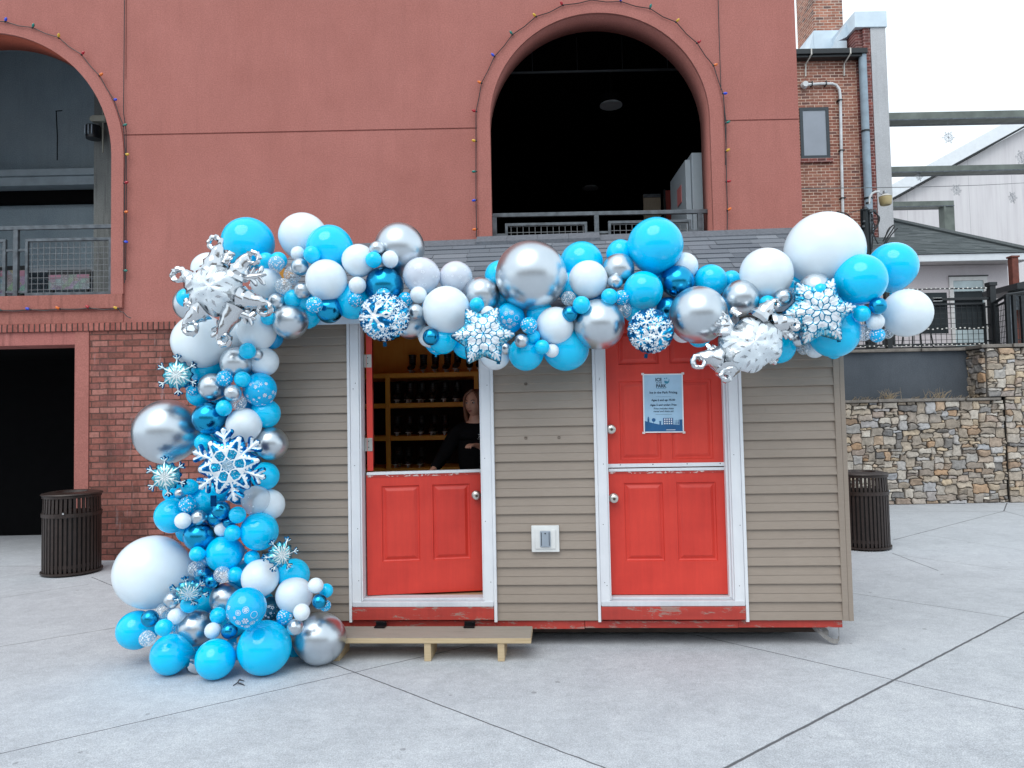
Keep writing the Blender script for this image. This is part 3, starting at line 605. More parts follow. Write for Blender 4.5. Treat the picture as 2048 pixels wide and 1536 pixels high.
def shingled_plane(p_el, p_er, up, nrow, row, name, mat, parent, thick=.007, clip=None, jit=0):
    """courses of overlapping shingle strips from the eave up; p_el/p_er the eave ends, up a unit vector up the slope"""
    ax = (p_er-p_el); ln = ax.length; ax = ax/ln; nrm = ax.cross(up).normalized()
    if nrm.z < 0: nrm = -nrm
    me_v, me_f, uvs = [], [], []
    rnd = random.Random(3)
    for r in range(nrow):
        s0, s1 = r*row-.01, (r+1)*row+.02
        x0, x1 = 0.0, ln
        if clip: x0, x1 = clip(r*row, ln)
        if x1-x0 < .05: continue
        x = x0; off = rnd.random()*.3
        while x < x1-1e-4:
            wd = rnd.choice([.18, .30, .30, .42]) if x > x0 else .2+off
            xe = min(x+wd, x1); lift = rnd.choice([thick, thick, thick*1.6]); dz = rnd.uniform(-.006, .004)
            a = p_el+ax*(x+.0015)+up*(s0+dz)+nrm*lift; b = p_el+ax*(xe-.0015)+up*(s0+dz)+nrm*lift
            c = p_el+ax*(xe-.0015)+up*s1+nrm*.001; d = p_el+ax*(x+.0015)+up*s1+nrm*.001
            e = a-nrm*(lift+.002); g_ = b-nrm*(lift+.002)
            k = len(me_v); me_v += [a, b, c, d, e, g_]; me_f += [(k, k+1, k+2, k+3), (k+4, k+5, k+1, k)]
            u0 = rnd.random()*50; uvs += [(u0+.02, r*.14+.02)]*0
            for fce in ((x, s0), (xe, s0), (xe, s1), (x, s1)): uvs.append((u0, rnd.random()))
            for fce in range(4): uvs.append((u0, 0))
            x = xe
    me = bpy.data.meshes.new(name); me.from_pydata(me_v, [], me_f); uv = me.uv_layers.new(name='UVMap')
    vc = me.color_attributes.new('tone', 'FLOAT_COLOR', 'CORNER')
    i = 0
    for p in me.polygons:
        if len(p.vertices) == 4 and p.index % 2 == 0: tone = rnd.random()
        for li in p.loop_indices: vc.data[li].color = (tone, tone, tone, 1)
    me.materials.append(mat); o = bpy.data.objects.new(name, me); COL.objects.link(o); o.parent = parent
    return o
def tone_mat(name, cols, rough=.85, n_scale=120, amt=.35, bs_=.4, metal=0):
    m, nt, bs, L = newmat(name); at = _n(nt, 'Attribute'); at.attribute_name = 'tone'
    c = ramp(nt, at.outputs['Fac'], [(i/(len(cols)-1), cc) for i, cc in enumerate(cols)])
    c = mixc(nt, amt, c, ramp(nt, noi(nt, coords(nt), n_scale, 5, .7), [(.3, (.2,)*3), (.7, (.8,)*3)]), 'OVERLAY')
    L.new(c, bs.inputs['Base Color']); bs.inputs['Roughness'].default_value = rough; bs.inputs['Metallic'].default_value = metal
    bump(nt, bs, noi(nt, coords(nt), n_scale, 4, .7), bs_, .01); return m
M_sh = tone_mat('asphalt_shingle', [(.10, .113, .136), (.155, .17, .197), (.12, .135, .158), (.20, .215, .242)])
M_sh2 = tone_mat('dark_asphalt_shingle', [(.055, .068, .072), (.075, .09, .094), (.10, .115, .12)])

# ------------------------------------------------------------------ low building on the terrace
LY = 16.8
lb = empty('low_building', (10, LY, 2.8), 0, 'low pale pink building with dark hip roof behind the terrace fence', 'building'); O = Vector((10, LY, 2.8))
ez0 = onY(1950, 521, LY-.5).z; ez1 = onY(1950, 507, LY-.5).z
xw = onY(2018, 600, LY).x; xf = onY(2062, 515, LY-.5).x
mb = MB(); mb.box(-5, xw-10, 0, 6, -.0, ez0-2.8); mb.build('wall', stucco('pale_pink_render', (.60, .56, .585), (.66, .62, .65), .05), lb)
mb = MB(); mb.rbox(-5, xf-10, -.5, -.44, ez0-2.8, ez1-2.8, .006); mb.box(xf-10-.06, xf-10, -.44, 7, ez0-2.8, ez1-2.8); mb.build('fascia', plain('white_trim', (.72, .76, .80), .5, 0, .05), lb)
mb = MB(); mb.box(-5, xf-10-.06, -.44, 7, ez0-2.8+.01, ez0-2.8+.03); mb.build('soffit', plain('soffit_grey', (.55, .52, .53), .6), lb)
apx = onY(1782, 443, LY+2.9)
up = Vector((0, 3.4, apx.z-ez1)); 
el, er = Vector((-5, -.52, ez1-2.8+.01)), Vector((xf-10+.02, -.52, ez1-2.8+.01)); ru = Vector((0, 3.42, apx.z-ez1)); rl = ru.length; ru.normalize()
hx = (xf-apx.x)  # hip runs back this far
o = shingled_plane(el, er, ru, 25, rl/25, 'roof', M_sh2, lb, clip=lambda s, ln: (0, ln-hx*min(1, s/rl)))
mb = MB(); a = er; b = Vector((apx.x-10, 2.9, apx.z-2.8)); dr = (b-a)
mb.tube([a+Vector((0, 0, .03)), b+Vector((0, 0, .05))], .07, 6); 
mb.add([el+Vector((0, 0, -.012)), er+Vector((0, 0, -.012)), b+Vector((0, 0, -.012)), Vector((-5, 2.9, b.z-.012)), Vector((er.x, 7, er.z)), Vector((b.x, 7, b.z))], [(0, 1, 2, 3), (1, 4, 5, 2)]); mb.build('hip_cap', M_sh2 if False else plain('hip_grey', (.10, .115, .12), .8, 0, .2, 30), lb)
a, b = onY(1903, 700, LY), onY(1972, 553, LY)
mb = MB(); e = .09; X0, X1, Z0, Z1 = a.x-10, b.x-10, a.z-2.8, b.z-2.8
mb.box(X0, X1, -.04, .03, Z1-e, Z1); mb.box(X0, X0+e, -.04, .03, Z0, Z1-e); mb.box(X1-e, X1, -.04, .03, Z0, Z1-e); mb.box(X0+e, X1-e, -.03, .03, Z0+.75*(Z1-Z0)-.03, Z0+.75*(Z1-Z0)+.03)
w1 = mb.build('window', plain('white_frame', (.66, .66, .66), .5), lb)
mb = MB(); mb.box(X0+e, X1-e, -.02, -.01, Z0, Z1-e); mb.build('pane', plain('pale_glass', (.40, .50, .53), .08, 0, .25, 2, spec=.9), w1)
mb = MB(); mb.box(X0-.02, X1+.02, -.06, -.041, Z1+.002, Z1+.03); mb.build('drip_cap', M_dkmetal, w1)
t = empty('rusty_post', onY(2030, 600, 15.6), 0, 'rust brown post under the corner of the low building eave', 'post')
t.location.z = 2.8; a = onY(2030, 516, 15.6)
mb = MB(); mb.rbox(-.07, .07, -.07, .07, 0, a.z-2.8, .006); mb.build('shaft', plain('rust_paint', (.16, .045, .03), .7, 0, .3, 10), t); mb = MB(); mb.rbox(-.09, .09, -.09, .09, a.z-2.8+.002, a.z-2.8+.04, .004); mb.build('cap', plain('rust_paint', (.16, .045, .03), .7), t)
# small dark-roofed kiosk edge at the far right of the terrace
t = empty('grill_hood', onY(2040, 640, 15.2), 0, 'dark little roof on posts at the right photo edge behind the gate', 'shelter'); t.location.z = 2.8
h1 = onY(2040, 572, 15.2).z-2.8
mb = MB(); mb.prism([(-.3, h1-.12), (1.6, h1-.12), (1.6, h1+.35), (-.3, h1)], -.4, .9); mb.build('roof', M_dkmetal, t)
mb = MB(); mb.box(-.2, -.12, 0, .08, 0, h1-.13); mb.box(1.4, 1.48, 0, .08, 0, h1-.13); mb.box(-.119, 1.399, .0, .05, h1-.5, h1-.131); mb.build('post', M_steel, t)

# ------------------------------------------------------------------ stone retaining walls
def stones_mesh(x0, x1, z0, z1, seed, parent, name='stonework', horiz=True):
    """random ledgestone: courses broken by taller blocks, every stone an irregular pillow with its own tone"""
    rnd = random.Random(seed); rects = []
    cell = .055; nx = int(round((x1-x0)/cell)); nz_ = max(1, int(round((z1-z0)/cell))); cx = (x1-x0)/nx; cz_ = (z1-z0)/nz_
    occ = [[False]*nx for _ in range(nz_)]
    shapes = [(4, 1), (5, 1), (3, 1), (6, 1), (3, 2), (4, 2), (5, 2), (6, 2), (2, 2), (3, 3), (4, 3), (5, 3), (2, 1), (7, 2), (3, 4), (2, 3)]
    wts = [9, 8, 8, 6, 9, 10, 8, 4, 6, 7, 6, 3, 6, 2, 2, 3]
    for j in range(nz_):
        i = 0
        while i < nx:
            if occ[j][i]: i += 1; continue
            for _ in range(12):
                a, b = rnd.choices(shapes, wts)[0]
                if i+a > nx or j+b > nz_: continue
                if any(occ[j+q][i+p] for p in range(a) for q in range(b)): continue
                break
            else:
                a = 1
                while i+a < nx and a < 4 and not occ[j][i+a]: a += 1
                b = 1
            for p in range(a):
                for q in range(b): occ[j+q][i+p] = True
            rects.append((i, j, a, b)); i += a
    jit = {}
    def J(i, j):
        if (i, j) not in jit:
            k = .42
            jx = 0 if i in (0, nx) else rnd.uniform(-k, k)*cx; jz = 0 if j in (0, nz_) else rnd.uniform(-k, k)*cz_*.8
            jit[(i, j)] = (x0+i*cx+jx, z0+j*cz_+jz)
        return jit[(i, j)]
    V, Fc, T = [], [], []
    for (i, j, a, b) in rects:
        ring = [J(i+k, j) for k in range(a)]+[J(i+a, j+k) for k in range(b)]+[J(i+a-k, j+b) for k in range(a)]+[J(i, j+b-k) for k in range(b)]
        n = len(ring); cxx = sum(p[0] for p in ring)/n; czz = sum(p[1] for p in ring)/n
        tone = rnd.random(); g = .0055; pr = rnd.uniform(.015, .06); tilt = rnd.uniform(-.02, .02); tz = rnd.uniform(-.02, .02)
        k0 = len(V)
        for lev, (ins, dep) in enumerate(((g, 0), (g*1.1, -pr*.75), (g*2.6, -pr), (None, -pr*1.08))):
            for (px_, pz_) in ring:
                dx, dz = px_-cxx, pz_-czz; L_ = math.hypot(dx, dz)+1e-6
                if ins is None: s = .45
                else: s = max(.3, 1-ins/max(.02, min(L_, .5*min(a*cx, b*cz_)+.0)))
                xx, zz = cxx+dx*s, czz+dz*s
                y = dep + (tilt*dx/(a*cx)+tz*dz/(b*cz_) if lev else 0)
                if lev >= 1: y += noise.noise(Vector((xx*9, zz*9, seed)))*.010; 
                V.append((xx, y, zz))
            if lev:
                for k in range(n):
                    q0 = k0+(lev-1)*n; Fc.append((q0+k, q0+(k+1) % n, q0+n+(k+1) % n, q0+n+k)); T.append(tone)
        Fc.append(tuple(k0+3*n+k for k in range(n))); T.append(tone)
    me = bpy.data.meshes.new(name); me.from_pydata(V, [], Fc)
    vc = me.color_attributes.new('tone', 'FLOAT_COLOR', 'CORNER')
    for p in me.polygons:
        for li in p.loop_indices: vc.data[li].color = (T[p.index],)*3+(1,)
        p.use_smooth = False
    bm = bmesh.new(); bm.from_mesh(me); bmesh.ops.recalc_face_normals(bm, faces=bm.faces); bm.to_mesh(me); bm.free()
    o = bpy.data.objects.new(name, me); COL.objects.link(o); o.parent = parent; return o
m_stone = tone_mat('ledgestone', [(.28, .235, .19), (.46, .39, .31), (.16, .155, .155), (.50, .47, .43), (.34, .23, .15), (.40, .41, .43), (.54, .43, .30), (.32, .285, .25), (.58, .53, .46), (.24, .20, .17), (.44, .38, .31), (.46, .29, .17)], .85, 16, .55, .9)
m_mort = plain('dark_mortar', (.085, .075, .066), .95)
m_capst = tone_mat('flagstone_cap', [(.20, .18, .16), (.27, .25, .22)], .85, 9, .6, .6)
SY = 12.85
sw = empty('stone_wall', (0, SY, 0), 0, 'long lower wall of mixed tan and grey fieldstone with flat cap, right of the kiosk', 'wall')
XA, XB = 3.6, onY(2010, 900, SY).x
ZC = 1.80
o = stones_mesh(XA, XB, 0, ZC, 5, sw); o.data.materials.append(m_stone)
mb = MB(); mb.box(XA, XB+.01, .004, .4, 0, ZC); mb.build('mortar', m_mort, sw)
def cap_slabs(mb, x0, x1, y0, y1, z0, z1, seed):
    rnd = random.Random(seed); x = x0
    while x < x1:
        w_ = min(rnd.uniform(.45, .9), x1-x); mb.rbox(x+.003, x+w_-.003, y0+rnd.uniform(-.02, .02), y1, z0, z1+rnd.uniform(-.008, .008), .012); x += w_
mb = MB(); cap_slabs(mb, XA, onY(1996, 800, SY).x, -.09, .45, ZC+.002, ZC+.055, 2); mb.build('cap', m_capst, sw)
uw = empty('grey_retaining_wall', (0, SY+.42, 0), 0, 'smooth dark grey wall set back above the lower stone wall', 'wall')
ZT = 2.72; XD = onY(1980, 750, SY+.42).x
mb = MB(); mb.box(XA, XD+.5, 0, .25, 0, ZT); mb.build('wall', stucco('slate_render', (.075, .088, .105), (.11, .125, .145), .12), uw)
mb = MB(); cap_slabs(mb, XA, XD, -.07, .40, ZT+.002, ZT+.06, 4); mb.build('cap', m_capst, uw)
rw = empty('stone_pier', (0, SY-.05, 0), 0, 'taller stone wall at the right photo edge rising up to the terrace gate', 'wall')
xl_ = onY(1976, 750, SY-.1).x
o = stones_mesh(xl_, xl_+4.5, ZC+.06, ZT, 11, rw); o.data.materials.append(m_stone)
o = stones_mesh(XB+.0, xl_+4.5, 0, ZC+.056, 17, rw); o.data.materials.append(m_stone)
o = stones_mesh(0, .55, ZC+.06, ZT, 23, rw); o.data.materials.append(m_stone); o.rotation_euler = (0, 0, -math.pi/2); o.location = (xl_+.002, .56, 0)
mb = MB(); mb.box(xl_+.003, xl_+4.5, .004, .7, ZC+.06, ZT); mb.box(XB+.02, xl_+4.5, .004, .048, 0, ZC+.058); mb.build('mortar', m_mort, rw)
mb = MB(); cap_slabs(mb, onY(1962, 695, SY-.1).x, xl_+4.5, -.08, .60, ZT+.01, ZT+.075, 8); mb.build('cap', m_capst, rw)
mb = MB(); mb.box(XA, 30, .42, 30, 2.6, 2.79); tag(mb.build('terrace', plain('terrace_paving', (.3, .29, .28), .8), None, loc=(0, SY+.3, 0)), kind='structure')
# dry weeds in the bed between the two walls
mb = MB(); rnd = random.Random(4)
for cx_, n_, hh in ((onY(1777, 800, SY+.2).x, 46, .17), (onY(1875, 800, SY+.2).x, 34, .16), (onY(1740, 800, SY+.2).x, 14, .07), (onY(1950, 800, SY+.2).x, 22, .08), (onY(1715, 800, SY+.2).x, 14, .06), (onY(1830, 800, SY+.2).x, 14, .05), (onY(1915, 800, SY+.2).x, 14, .06)):
    for k in range(n_):
        x = cx_+rnd.gauss(0, .07); a = rnd.uniform(-1.1, 1.1); h_ = hh*rnd.uniform(.4, 1.3)
        y_ = rnd.uniform(.05, .3); mb.tube([(x, y_, 0), (x+math.sin(a)*h_*.4, y_-.02, h_*.5), (x+math.sin(a)*h_*1.0, y_-.05, h_*math.cos(a*.8))], [.004, .003, .0015], 4)
tag(mb.build('dry_weeds', plain('straw', (.42, .33, .22), .8, 0, .3, 9), None, loc=(0, SY+.05, ZC+.05)), 'dry straw coloured weeds along the foot of the dark grey wall', 'weeds', kind='stuff')
# ------------------------------------------------------------------ terrace fence
TY = SY+.62; TZ = ZT+.06
def tp(x, y, Y=TY): return onY(x, y, Y)
fe = empty('terrace_fence', (0, TY, TZ), 0, 'black metal terrace fence with wire mesh and fairy lights behind the garland end', 'fence')
zp = tp(1983, 565).z-TZ; xp = tp(1984, 620).x; xs = 3.7
mb = MB(); mb.rbox(xp-.055, xp+.055, -.055, .055, 0, zp, .006); mb.rbox(xp-.075, xp+.075, -.075, .075, zp-.07, zp, .008); mb.build('post', M_dkmetal, fe)
for x in (xp-1.95, xp-3.9): mb = MB(); mb.rbox(x-.05, x+.05, -.05, .05, 0, zp-.1, .006); mb.build('post', M_dkmetal, fe)
mb = MB()
for yy, th in ((598, .05), (577, .02)):
    z_ = tp(1920, yy).z-TZ; mb.rbox(xs, xp-.056, -.02, .02, z_-th/2, z_+th/2, .004)
mb.build('rail', M_dkmetal, fe)
zt_, zb_ = tp(1920, 606).z-TZ, .07
for i, (xa, xb) in enumerate(((xp-1.87, xp-.13), (xp-3.82, xp-2.03), (xs, xp-4.0))):
    mb = MB(); e = .035
    mb.box(xa, xb, -.02, .02, zt_-e, zt_); mb.box(xa, xb, -.02, .02, zb_, zb_+e); mb.box(xa, xa+e, -.019, .019, zb_+e, zt_-e); mb.box(xb-e, xb, -.019, .019, zb_+e, zt_-e)
    fr = mb.build('panel_frame', M_dkmetal, fe); g = MB(); k = xa+.1
    while k < xb-e: g.box(k-.004, k+.004, -.004, .004, zb_+e, zt_-e); k += .1
    k = zb_+.1
    while k < zt_-e: g.box(xa+e, xb-e, -.0045, .0035, k-.004, k+.004); k += .1
    g.build('wire_mesh', M_dkmetal, fr)
mb = MB(); mb.rbox(xs, xp-.056, .0, .03, .02, .05, .004)
for z_ in (.12, .42, zt_-.1): mb.box(xp-.13, xp-.056, -.012, .012, z_, z_+.03)
mb.build('bracket', M_dkmetal, fe)
# dark screens tied behind the mesh
for x0, x1, y0, y1, lab in ((1836, 1893, 585, 668, 0), (1912, 1964, 582, 660, 0)):
    a, b = tp(x0, y1, TY+.06), tp(x1, y0, TY+.06); mb = MB(); mb.rbox(a.x, b.x, .05, .065, a.z-TZ, b.z-TZ, .003); mb.build('screen', plain('dark_fabric', (.022, .03, .035), .8), fe)
# fairy lights along the rails
fl = empty('fairy_lights', (0, TY-.03, TZ), 0, 'unlit clear fairy lights on cords along the top and foot of the terrace fence', 'string lights')
mb = MB(); mw_ = MB(); x = xp-2.5; mb.rbox(-.013, .013, -.015, .01, -.011, .011, .004); fb0 = mb.build('bulb', plain('clear_bulb', (.72, .72, .68), .2), fl); nb_ = 0
while x < xp:
    for yy in (577, 657, 690):
        if yy == 657 and (x < xp-1.8): continue
        z_ = tp(1920, yy).z-TZ+random.uniform(-.012, .012); b_ = fb0 if nb_ == 0 else fb0.copy(); nb_ += 1
        if nb_ > 1: COL.objects.link(b_)
        b_.location = (x, 0, z_)
    x += .085
for yy in (577, 690): z_ = tp(1920, yy).z-TZ; mw_.tube([(xs, 0, z_), (xp, 0, z_)], .008, 5)
mw_.build('wire', M_dkmetal, fl)
# gate / return panel
ga = empty('terrace_gate', (xp+.15, TY-.1, TZ), 0, 'black mesh gate and rail post assembly at the right photo edge on the stone pier', 'gate')
def gt(x, y, Y): p = onY(x, y, Y); return (p.x-xp-.15, Y-TY+.1, p.z-TZ)
mb = MB(); mb.tube([gt(1985, 608, TY-.05), gt(2014, 590, TY-.45), gt(2080, 580, TY-.55)], .03, 6); mb.tube([gt(1994, 612, TY-.15), gt(2010, 604, TY-.4)], .02, 6); mb.build('handrail', M_dkmetal, ga)
for xx, Y, y0, w_ in ((1990, TY-.1, 604, .06), (2013, TY-.45, 590, .045), (2026, TY-.5, 590, .03), (2043, TY-.5, 592, .04)):
    a = gt(xx, y0, Y); mb = MB(); mb.rbox(a[0]-w_/2-.01, a[0]+w_/2+.01, a[1]-.03, a[1]+.03, 0, a[2], .004); mb.build('post', M_dkmetal, ga)
mb = MB(); A0 = Vector(gt(1994, 614, TY-.15)); A1 = Vector(gt(2009, 604, TY-.42))
for k in range(6): p = A0.lerp(A1, k/5); mb.tube([(p.x, p.y, .04), (p.x, p.y, p.z)], .006, 4)
for k in range(9): zz = .06+k*.1; mb.tube([(A0.x, A0.y, zz), (A1.x, A1.y, zz)], .006, 4)
B0, B1 = Vector(gt(2026, 600, TY-.5)), Vector(gt(2080, 600, TY-.5))
for k in range(12): p = B0.lerp(B1, k/11); mb.tube([(p.x, p.y, .04), (p.x, p.y, p.z)], .006, 4)
for zz in (.1, .3, .5, .7, B0.z): mb.tube([(B0.x, B0.y, zz), (B1.x, B1.y, zz)], .010 if zz in (.1, B0.z) else .006, 4)
mb.build('mesh', M_dkmetal, ga)
# terrace furniture glimpsed through the mesh
t = empty('bar_stool', (xp-.75, TY+1.2, TZ), 0, 'dark metal bar stool behind the mesh fence near its right post', 'stool')
mb = MB(); mb.rbox(-.18, .18, -.18, .18, .72, .76, .01); mb.build('seat', M_dkmetal, t)
for sx_ in (-1, 1):
    for sy_ in (-1, 1): mb = MB(); mb.tube([(sx_*.15, sy_*.15, .72), (sx_*.22, sy_*.22, 0)], .015, 6); mb.build('leg', M_dkmetal, t)
mb = MB(); mb.tube([(-.17, .17, .76), (-.18, .2, 1.05), (.18, .2, 1.05), (.17, .17, .76)], .014, 6); mb.build('backrest', M_dkmetal, t)
t = empty('wall_lantern', onY(1866, 603, TY+.2), 0, 'small white floodlight box fixed on the terrace fence beside the white balloon', 'light')
mb = MB(); mb.rbox(-.13, .06, -.22, -.12, -.03, .04, .02); mb.build('housing', plain('white_plastic', (.7, .71, .70), .4), t); mb = MB(); mb.box(-.04, .04, -.12, -.0, -.02, .02); mb.build('bracket', M_dkmetal, t)

# ------------------------------------------------------------------ utility pole, lamp, cables
UY = 15.5
u = lambda x, y: onY(x, y, UY)
up_ = empty('utility_pole', (u(1732, 500).x, UY, 0), 0, 'dark utility pole with insulators rising behind the huge white balloon', 'pole'); ux = up_.location.x
mb = MB(); mb.tube([(0, 0, 0), (0, 0, u(1732, 418).z)], [.10, .085], 10); mb.build('pole', plain('tarred_wood', (.006, .012, .016), .6), up_)
mb = MB(); mb.tube([(.10, -.05, 0), (.10, -.05, u(1740, 425).z)], .028, 8); mb.build('conduit', M_steel, up_)
mb = MB()
for x, y, r in ((1727, 419, .04), (1738, 424, .05), (1746, 424, .035), (1724, 445, .03), (1723, 455, .03)):
    p = u(x, y); mb.lathe([(0, -r), (r, -r*.6), (r, r*.6), (0, r)], (p.x-ux, -.08, p.z), 8)
mb.build('insulator', plain('insulator_grey', (.07, .08, .09), .4), up_)
lp = empty('area_light', (ux, UY, 0), 0, 'cream bucket area light on a curved white arm beside the grey end wall', 'lamp')
mb = MB(); mb.tube([(p.x-ux, -.06, p.z) for p in [u(1736, 410), u(1736, 404), u(1737, 396), u(1741, 389), u(1748, 385), u(1756, 385)]], .022, 8); mb.build('arm', plain('white_pipe', (.62, .64, .66), .5), lp, True)
hp = u(1768, 398); hc = (hp.x-ux, -.06, hp.z)
mb = MB(); mb.lathe([(0, .085), (.06, .085), (.135, .035), (.132, .03), (.0, .03)], hc, 20); mb.build('cap', plain('pale_metal', (.6, .58, .54), .5), lp, True)
mb = MB(); mb.lathe([(.128, .029), (.133, .0), (.118, -.12), (.10, -.15), (.0, -.15)], hc, 20); mb.build('lens', plain('yellowed_plastic', (.46, .37, .19), .45), lp, True)
mb = MB(); mb.lathe([(0, .17), (.04, .16), (.055, .10), (.05, .087), (0, .087)], hc, 14); mb.tube([(hc[0]-.12, -.06, hc[2]+.10), (hc[0]-.03, -.06, hc[2]+.07)], .015, 6); mb.build('photocell', plain('galvanised', (.35, .37, .4), .4, .5), lp, True)
mb = MB(); p = u(1735, 407); mb.box(p.x-ux-.04, p.x-ux+.04, -.07, .0, p.z-.02, p.z+.02); mb.build('clamp', M_dkmetal, lp)
cb = empty('cable_bundle', (ux, UY, 0), 0, 'tangle of black cables looping off the utility pole', 'cables')
def cab(pts, r=.014): 
    P_ = [u(*a) for a in pts]; P_ = [Vector((p.x-ux, -.1+.02*random.random(), p.z)) for p in P_]; out = []
    for i in range(len(P_)-1):
        a = P_[max(i-1, 0)]; b = P_[i]; c = P_[i+1]; d_ = P_[min(i+2, len(P_)-1)]
        for k in range(6):
            t_ = k/6; out.append(.5*((2*b)+(c-a)*t_+(2*a-5*b+4*c-d_)*t_*t_+(3*b-a-3*c+d_)*t_**3))
    out.append(P_[-1]); return out, r
mb = MB()
for pts, r in (([(1742, 424), (1750, 432), (1753, 442), (1750, 455), (1740, 466)], .016), ([(1744, 428), (1755, 436), (1752, 450), (1742, 458), (1738, 470)], .012), ([(1740, 430), (1742, 445), (1740, 462), (1746, 478), (1752, 490)], .014), ([(1738, 440), (1746, 455), (1742, 475), (1740, 500)], .012),
               ([(1762, 485), (1768, 472), (1776, 458), (1783, 452)], .016), ([(1764, 490), (1772, 475), (1780, 462), (1785, 454)], .016), ([(1768, 488), (1778, 472), (1791, 458)], .014), ([(1765, 482), (1770, 465), (1776, 456)], .012),
               ([(1670, 425), (1682, 428), (1690, 430), (1696, 437), (1698, 445)], .014), ([(1728, 420), (1710, 424), (1696, 427)], .008)):
    P_, r_ = cab(pts, r); mb.tube(P_, r_, 5)
mb.build('cable', M_dkmetal, cb)
sc_ = empty('overhead_cable', onY(1601, 377, BY+.3), 0, 'thin overhead cable running right from the stucco building corner', 'cable')
a = sc_.location.copy(); b = onY(2090, 363, 20)
mb = MB(); mb.tube([Vector((0, 0, 0)).lerp(b-a, k/12)-Vector((0, 0, math.sin(math.pi*k/12)*.04)) for k in range(13)], .0065, 5); mb.build('wire', M_dkmetal, sc_)
# hanging wire snowflakes
def wire_flake(r, n=12, seed=0):
    mb = MB(); rnd = random.Random(seed)
    for k in range(n):
        a = 2*math.pi*k/n; rr = r*(1 if k % 2 == 0 else .72)
        e = Vector((math.cos(a)*rr, rnd.uniform(-.02, .02), math.sin(a)*rr)); mb.tube([(0, 0, 0), e], .0045, 4)
        for s in (.5, .75):
            for sg in (-1, 1):
                b_ = e*s; d_ = Vector((math.cos(a+sg*.8), 0, math.sin(a+sg*.8)))*r*.25; mb.tube([b_, b_+d_], .004, 4)
        mb.lathe([(0, -.009), (.009, 0), (0, .009)], tuple(e), 6)
    return mb
m_wf = plain('wire_silver', (.28, .29, .31), .35, .7)
for i, (x, y, Y, r, ytop, lab) in enumerate(((1897, 275, 18.3, .165, 238, 'wire snowflake ornament hanging in the sky below the highest beam'), (1838, 353, 21.9, .15, 336, 'small wire snowflake just right of the grey end wall below the middle beam'), (1913, 380, 21.9, .19, 336, 'wire snowflake in front of the hall gable, above the shingled roof'),
        (2025, 395, 21.9, .19, 336, 'wire snowflake low at the right photo edge'), (2042, 315, 21.9, .24, 330, 'large wire snowflake at the right photo edge on the middle beam'))):
    p = onY(x, y, Y-.02); t = empty('wire_snowflake', p, random.uniform(-.4, .4), lab, 'snowflake ornament', 'hanging wire snowflakes')
    wire_flake(r, 12, i).build('flake', m_wf, t)
    zt2 = onY(x, ytop, Y).z-p.z
    mb = MB(); mb.tube([(0, 0, 0), (0, 0, max(.1, zt2))], .0025, 4); mb.build('thread', m_wf, t)
# ------------------------------------------------------------------ litter bins
def bin_(x, y, label, rz):
    t = empty('litter_bin', (x, y, 0), rz, label, 'litter bin', 'round slatted litter bins'); R_ = .345; t.scale = (.86, .86, .885)
    mb = MB(); mb.lathe([(R_*.93, .02), (R_+.02, .02), (R_+.02, .045), (R_*.93, .045), (R_*.93, .02)], n=40); mb.lathe([(R_*.95, .10), (R_-.008, .10), (R_-.008, .14), (R_*.95, .14), (R_*.95, .10)], n=40); mb.build('base_ring', M_brown, t, True)
    mb = MB()
    n = 40
    for k in range(n):
        a = 2*math.pi*k/n; ca, sa = math.cos(a), math.sin(a); w_ = .0165
        for (r0, r1, z0, z1) in ((R_, R_, .045, .80), (R_*.99, R_*.97, .80, 1.0)):
            tx, ty = -sa*w_, ca*w_; o_ = .006
            mb.add([(ca*r0-tx, sa*r0-ty, z0), (ca*r0+tx, sa*r0+ty, z0), (ca*r1+tx, sa*r1+ty, z1), (ca*r1-tx, sa*r1-ty, z1),
                    (ca*(r0-o_)-tx, sa*(r0-o_)-ty, z0), (ca*(r0-o_)+tx, sa*(r0-o_)+ty, z0), (ca*(r1-o_)+tx, sa*(r1-o_)+ty, z1), (ca*(r1-o_)-tx, sa*(r1-o_)-ty, z1)], [(0, 1, 2, 3), (4, 7, 6, 5), (0, 4, 5, 1), (1, 5, 6, 2), (2, 6, 7, 3), (3, 7, 4, 0)])
    mb.build('slat', M_brown, t)
    mb = MB(); mb.lathe([(R_-.012, .74), (R_+.012, .74), (R_+.012, .79), (R_-.012, .79), (R_-.012, .74)], n=40); mb.lathe([(R_-.02, .98), (R_+.004, .98), (R_+.004, 1.01), (R_-.02, 1.01), (R_-.02, .98)], n=40); mb.build('band', M_brown, t, True)
    mb = MB(); mb.lathe([(R_+.012, 1.012), (R_+.022, 1.02), (R_+.01, 1.035), (R_*.72, 1.055), (R_*.55, 1.05), (R_*.5, 1.0)], n=40); mb.build('lid', M_brown, t, True)
    mb = MB(); mb.lathe([(0, .06), (R_-.035, .06), (R_-.035, .79), (R_-.05, .79)], n=32); mb.build('liner', plain('black_liner', (.010, .009, .009), .6), t, True)
    mb = MB(); mb.lathe([(0, -.016), (.013, -.014), (.013, .002), (0, .002)], (.10, -R_-.004, .80), 12, 'y'); mb.build('lock', plain('chrome_bit', (.7, .7, .7), .2, 1), t, True)
    return t
bin_(onY(144, 1100, 8.42).x, 8.42, 'dark brown slatted litter bin beside the black doorway at left', .0)
bin_(onY(1727, 1080, 8.98).x, 8.98, 'dark brown slatted litter bin in front of the stone wall, half behind the kiosk', .5)

